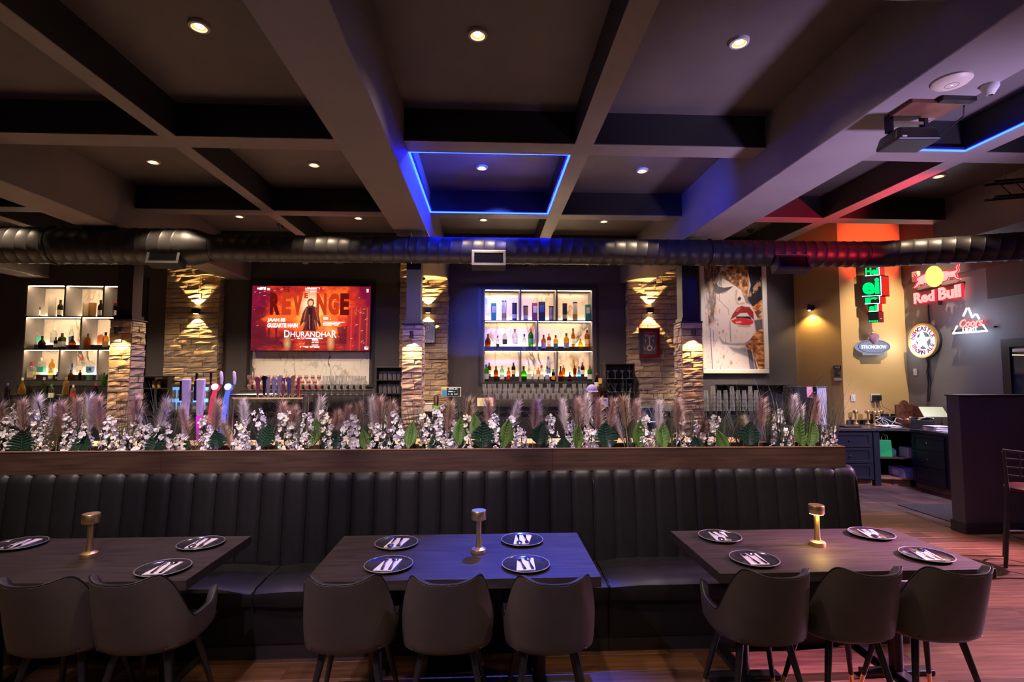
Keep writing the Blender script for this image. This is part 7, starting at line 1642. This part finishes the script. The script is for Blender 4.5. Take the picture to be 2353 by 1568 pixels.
# ------------------------------------------------------------------ neon signs on the grey side wall
SX = RX-0.09
def sp(x, y, X=SX): return S(1960 + x/6.03, 590 + y/6.03, X)
o0 = sp(1150, 400); t = thing('bull_neon_sign', 'red neon sign of a charging bull over a yellow sun with the words below', 'neon sign', o0)
def L(x, y, dx=0.0): return sp(x, y) - o0 + Vector((-dx, 0, 0))
bull = [(850,430),(880,395),(892,370),(915,345),(888,328),(897,300),(880,285),(852,250),(878,235),(892,255),(907,290),(960,262),(1010,237),(1060,208),(1240,200),(1300,195),(1360,200),(1420,188),(1445,190),(1432,150),(1450,112),(1480,100),(1476,130),(1462,152),(1480,182),(1466,215),(1442,230),(1456,280),(1505,300),(1490,320),(1440,310),(1410,286),(1380,292),(1340,290),(1330,320),(1290,345),(1250,352),(1220,380),(1070,382),(1040,380),(1000,372),(1010,395),(960,387),(930,397),(910,425),(870,440)]
sun = [(1155 + 118*math.cos(2*PI*k/28), 275 + 142*math.sin(2*PI*k/28)) for k in range(28)]
mb = MB(); mb.prism([L(x, y, 0.036) for x, y in sun], (0.012, 0, 0)); mb.build('sun_disc', 'neon_gold', t, fix=True)
mb = MB(); mb.prism([L(x, y, 0.010) for x, y in bull], (0.012, 0, 0)); o = mb.build('bull_panel', 'neon_pink', t, fix=True)
o.modifiers.new('tri', 'TRIANGULATE')
mb = MB(); mb.tube([L(x, y, 0.02) for x, y in bull], 0.009, 6, closed=True); mb.build('bull_tube', 'neon_red', t, smooth=True)
mb = MB(); mb.tube([L(x, y, 0.038) for x, y in sun], 0.008, 6, closed=True); mb.build('sun_tube', 'neon_gold', t, smooth=True)
def side_text(s, x0_, x1_, ya, yb, m, slope, par, org, outline=0.0, shear=0.0, bold=0.0, dx=0.0, name='lettering'):
    # letters on the side wall: baseline runs along -Y, so picture-right is nearer
    a = sp(x0_, (ya+yb)/2) - org; b = sp(x1_, (ya+yb)/2 + slope*(x1_-x0_)) - org; w = (b-a).to_2d().length if False else math.hypot(b.y-a.y, b.x-a.x)
    h = sp((x0_+x1_)/2, ya).z - sp((x0_+x1_)/2, yb).z; c = (a+b)/2
    c.z = (sp((x0_+x1_)/2, (ya+yb)/2 + slope*(x1_-x0_)/2) - org).z
    return text(s, 0.2, par, c + Vector((-dx, 0, 0)), m, rz=-PI/2, fit=(w, h), outline=outline, shear=shear, bold=bold, extrude=0.003, name=name)
side_text('Red', 855, 1145, 500, 655, 'neon_pink', -0.128, t, o0, outline=0.010, dx=0.02)
side_text('Bull', 1195, 1515, 425, 605, 'neon_pink', -0.128, t, o0, outline=0.010, dx=0.02)
side_text('Red', 845, 1155, 495, 665, 'neon_red', -0.128, t, o0, dx=-0.01, bold=0.006); side_text('Bull', 1185, 1525, 420, 615, 'neon_red', -0.128, t, o0, dx=-0.01, bold=0.006)
mb = MB(); a = L(1150, 420); mb.box(0.03, 0.085, a.y-0.45, a.y+0.45, a.z-0.012, a.z+0.012); mb.box(0.03, 0.085, a.y-0.012, a.y+0.012, a.z-0.3, a.z+0.3); mb.build('mount_frame', 'black_plastic', t)
a = L(850, 270); mb = MB(); mb.box(0.0, 0.085, a.y-0.06, a.y+0.06, a.z-0.10, a.z+0.08); mb.build('power_pack', 'cream_plastic', t, bev=0.006)
lamp('POINT', 'neon_red_glow', o0 + Vector((-0.16, 0, 0.05)), 9, (1.0, 0.04, 0.05), size=0.25)
# mountain neon
o0 = sp(1620, 930); t = thing('mountain_neon_sign', 'white neon mountain outline sign with red script lettering', 'neon sign', o0)
for pts, m in (([(1528,825),(1580,715),(1600,712),(1655,845),(1690,800),(1715,802),(1750,865)], 'neon_white'), ([(1445,960),(1385,1065),(1860,1030),(1795,940)], 'neon_white')):
    mb = MB(); mb.tube([L(x, y) for x, y in pts], 0.013, 8); mb.build('neon_tube', m, t, smooth=True)
side_text('Coors', 1475, 1800, 868, 985, 'neon_pink', -0.07, t, o0, outline=0.008, shear=0.3); side_text('Coors', 1470, 1805, 866, 987, 'neon_red', -0.07, t, o0, shear=0.3, dx=-0.02, bold=0.010)
side_text('LIGHT', 1520, 1725, 985, 1045, 'neon_white', -0.07, t, o0, bold=0.004)
mb = MB(); a = L(1620, 1000); mb.box(0.03, 0.085, a.y-0.35, a.y+0.35, a.z-0.01, a.z+0.01); mb.build('mount_bar', 'black_plastic', t)
lamp('POINT', 'neon_white_glow', o0 + Vector((-0.2, 0, -0.05)), 14, (0.62, 0.72, 1.0), size=0.25)
# round star sign
o0 = sp(970, 1165); t = thing('star_sign', 'round gold-rimmed light sign with a white star on the grey wall', 'sign', o0)
rr_ = (sp(970, 930).z - sp(970, 1400).z)/2
def disc(r0, r1, x0_, x1_, n=40): mb = MB(); mb.lathe([(r0, x0_), (r1, x0_), (r1, x1_), (r0, x1_), (r0, x0_)] if r0 else [(0, x0_), (r1, x0_), (r1, x1_), (0, x1_)], n, caps=False); return mb
for nm, (r0, r1, a, b), m in (('case', (0, 1.0, -0.085, -0.03), 'black_plastic'), ('gold_rim', (0.90, 1.02, -0.03, 0.02), 'brass'), ('lit_ring', (0.52, 0.90, -0.03, 0.0), 'sign_white'), ('centre_disc', (0, 0.52, -0.03, -0.012), 'frame_slate')):
    o = disc(r0*rr_, r1*rr_, a, b).build(nm, m, t, smooth=True, fix=True); o.rotation_euler = (0, -PI/2, 0)
star = [((0.60 if k % 2 == 0 else 0.24)*rr_*math.sin(k*PI/5), (0.60 if k % 2 == 0 else 0.24)*rr_*math.cos(k*PI/5)) for k in range(10)]
mb = MB(); mb.prism([(-0.03, -a, b) for a, b in star], (0.03, 0, 0)); mb.build('star', 'neon_white', t, fix=True)
mat('ink_mauve', (0.40, 0.08, 0.20), 0.5)
def arc_text(s, a0, a1, r, up=True):
    for k, chx in enumerate(s):
        if chx == ' ': continue
        a = a0 + (a1-a0)*k/(len(s)-1); me = text_mesh(chx, 0.36*rr_, extrude=0.002, bold=0.003); me.materials.clear(); me.materials.append(M['ink_mauve'])
        o = put('letter', me, t); th = a if up else a + PI
        # local x -> -Y, local y -> Z, rotated in the wall plane
        ex = Vector((0, -math.cos(th), -math.sin(th))); ey = Vector((0, -math.sin(th), math.cos(th)))
        if True: o.matrix_local = Matrix(((ex.x, ey.x, -1, -0.006), (ex.y, ey.y, 0, -r*math.sin(a)), (ex.z, ey.z, 0, r*math.cos(a)), (0, 0, 0, 1)))
arc_text('NEWCASTLE', -1.25, 1.25, rr_*0.71); arc_text('BROWN ALE', PI+1.15, PI-1.15, rr_*0.71, False)
lamp('POINT', 'sign_glow', o0 + Vector((-0.15, 0.25, -0.1)), 5, (0.80, 0.85, 1.0), size=0.2)
# cables running down the wall from the signs
for k, (pts, lab) in enumerate((([(1030, 665), (1035, 800), (1045, 920)], 'black cable between the bull sign and the round star sign'), ([(1035, 1410), (1050, 1500), (1035, 1600), (1060, 1750), (1040, 1900), (1050, 2010)], 'tangled black cables hanging below the round star sign'))):
    P = [sp(x, y, RX-0.02) for x, y in pts]; o0 = P[0]; t = thing('sign_cable', lab, 'cable', o0); rr = random.Random(5+k)
    for j in range(1 if k == 0 else 3): mb = MB(); mb.tube([p - o0 + Vector((0, 0.02*(j-1) + rr.uniform(-.02, .02)*(k), 0)) for p in P], 0.014 if k == 0 else 0.007, 6); mb.build('cable', 'black_plastic', t, smooth=True)
c = sp(868, 1600, RX-0.004); t = thing('wall_switch', 'small white switch on the grey side wall below the star sign', 'wall plate', c, -PI/2); mb = MB(); mb.box(-0.04, 0.04, -0.012, 0, -0.06, 0.06); mb.build('cover', 'white_plastic', t, bev=0.003); mb = MB(); mb.box(-0.014, 0.014, -0.018, -0.012, -0.03, 0.03); mb.build('rocker', 'white_plastic', t)
# door in the side wall
a = S(2306, 780, RX); y1 = a.y; zt = a.z
t = thing('door_1', 'dark framed glass door in the grey side wall', None, (RX, y1, 0)); t['kind'] = 'structure'
mb = MB(); mb.box(-0.05, 0, -0.12, 0, 0, zt); mb.box(-0.05, 0, -1.25, -0.12, zt-0.12, zt); mb.build('door_frame', 'trim_black', t)
glass('door_glass', (0.25, 0.3, 0.35), 0.5); mb = MB(); mb.box(-0.02, -0.01, -1.2, -0.12, 0.05, zt-0.12); mb.build('pane', 'door_glass', t); mb = MB(); mb.box(-0.008, -0.002, -1.2, -0.12, 0.0, zt-0.12); mb.build('dark_leaf', 'cabinet_navy', t)
mb = MB(); mb.box(-0.05, -0.02, -0.62, -0.16, zt-0.20, zt-0.15); mb.build('door_closer', 'white_plastic', t, bev=0.01); mb = MB(); mb.tube([(-0.04, -0.16, zt-0.24), (-0.06, -0.5, zt-0.26)], 0.012, 8); mb.build('closer_arm', 'brass', t)
mb = MB(); mb.box(-0.035, -0.02, -0.52, -0.48, 0.1, zt-0.26); mb.build('door_edge', 'bar_wood', t)
# ------------------------------------------------------------------ fittings below the wide beam: projector, access point, detector
p = W(2072, 262, 3.28); zb = BEAM
pj = thing('projector', 'black video projector hung under the wide ceiling beam', 'projector', (2.84, 3.30, 0)); pj.location.z = W(2072, 305, 3.2).z
mb = MB(); P = [(-0.16, -0.11, -0.045), (0.145, -0.125, -0.045), (0.16, 0.11, -0.045), (-0.145, 0.12, -0.045), (-0.135, -0.09, 0.05), (0.13, -0.10, 0.05), (0.135, 0.09, 0.05), (-0.12, 0.10, 0.05)]; mb.hexa(P); mb.build('body', 'black_plastic', pj, bev=0.02, seg=3)
mb = MB(); mb.box(-0.125, -0.095, -0.114, -0.109, -0.03, -0.022); mb.build('badge', 'paper', pj); dz = zb - pj.location.z
mb = MB(); mb.box(-0.13, 0.11, -0.02, 0.02, 0.10, 0.12); mb.build('mount_bar', 'steel', pj)
for x in (-0.135, 0.11): mb = MB(); mb.box(x, x+0.025, -0.025, 0.025, 0.05, dz-0.0); mb.build('mount_arm', 'steel_black', pj)
mb = MB(); mb.box(-0.14, 0.20, -0.22, -0.03, dz-0.025, dz-0.001); mb.build('mount_plate', 'carved_wood', pj); mb = MB(); mb.box(0.02, 0.24, -0.27, -0.225, dz-0.03, dz-0.001); mb.build('mount_rail', 'steel_black', pj)
mb = MB(); mb.tube([(0.16, 0.05, 0.06), (0.26, 0.02, 0.05), (0.31, -0.10, 0.12), (0.22, -0.20, dz-0.03)], 0.006, 6); mb.build('cable', 'black_plastic', pj, smooth=True)
p = G(2187, 192, BEAM-0.02); t = thing('access_point', 'flat cream wireless access point disc under the wide ceiling beam', 'access point', (p.x, p.y, BEAM))
mb = MB(); mb.lathe([(0, -0.032), (0.05, -0.031), (0.085, -0.024), (0.100, -0.010), (0.100, 0), (0, 0)], 36); mb.build('dome', 'cream_plastic', t, smooth=True); mb = MB(); mb.tube([(0.034*math.cos(k*PI/12), 0.034*math.sin(k*PI/12), -0.032) for k in range(24)], 0.001, 4, closed=True); mb.build('ring_mark', 'frame_slate', t); mb = MB(); mb.lathe([(0, -0.034), (0.006, -0.033), (0, -0.030)], 10); mb.build('logo_dot', 'sign_white', t)
p = G(2275, 203, BEAM-0.02); t = thing('smoke_detector', 'white smoke detector under the wide ceiling beam beyond the projector', 'smoke detector', (p.x, p.y, BEAM)); mb = MB(); mb.lathe([(0, -0.06), (0.018, -0.06), (0.028, -0.045), (0.045, -0.018), (0.045, 0), (0, 0)], 24); mb.build('body', 'white_plastic', t, smooth=True); mb = MB(); mb.lathe([(0, -0.064), (0.014, -0.063), (0.014, -0.060), (0, -0.060)], 16); mb.build('sensor_tip', 'steel', t)
# lighting truss near the side wall
a = W(2284, 428, 5.28); t = thing('lighting_truss', 'black lattice lighting truss hanging near the side bay ceiling', 'truss', a); mb = MB()
for y, z in ((0, 0.06), (0, -0.14), (0.16, -0.14), (0.16, 0.06)):
    m_ = MB(); m_.tube([(0, y*0.7, z*0.85), (0.78, y*0.7-0.18, z*0.85+0.03)], 0.014, 8); m_.build('chord', 'dark_metal', t, smooth=True)
for k in range(5):
    x = 0.03 + 0.145*k; f = x/0.78; g = (x+0.13)/0.78; m_ = MB(); m_.tube([(x, -0.18*f, 0.051+0.03*f), (x+0.13, -0.18*g, -0.119+0.03*g)], 0.006, 6); m_.tube([(x, -0.18*f, -0.119+0.03*f), (x, 0.112-0.18*f, -0.119+0.03*f)], 0.006, 6); m_.build('brace', 'dark_metal', t, smooth=True)
for x in (0.15, 0.65): m_ = MB(); m_.tube([(x, 0.05-0.18*x/0.78, 0.05), (x, 0.05-0.18*x/0.78, CEIL-a.z)], 0.005, 6); m_.build('suspension_wire', 'steel', t)
# lantern bodies for the added spots
for i, (p, q, e, c, an, bl, *sz) in enumerate(ADDED_SPOTS):
    d = (Vector(q) - Vector(p)).normalized()
    t = thing('added_stage_light', 'added black stage lantern, %s of the coloured lanterns around the room' % nth(i), 'added stage light', p)
    mb = MB(); k = 0.45 if p[2] > 4 else 1.0; mb.tube([-d*0.24*k, -d*0.22*k, -d*0.05*k, d*0.0], [0.05*k, 0.075*k, 0.09*k, 0.09*k], 16); mb.build('housing', 'black_plastic', t, smooth=True)
    mb = MB(); mb.tube([-d*0.12*k, (0, 0, (HIGH if p[0] > 4.64 and p[1] > 6.79 else CEIL) - p[2])] if p[2] > 2 else [-d*0.12, (0, 0, -p[2])], 0.012, 8); mb.build('stem', 'steel_black', t)
    lamp('SPOT', 'added_stage_beam', Vector(p) + d*0.03, e, c, q, sz[0] if sz else 0.04*k, an, bl)
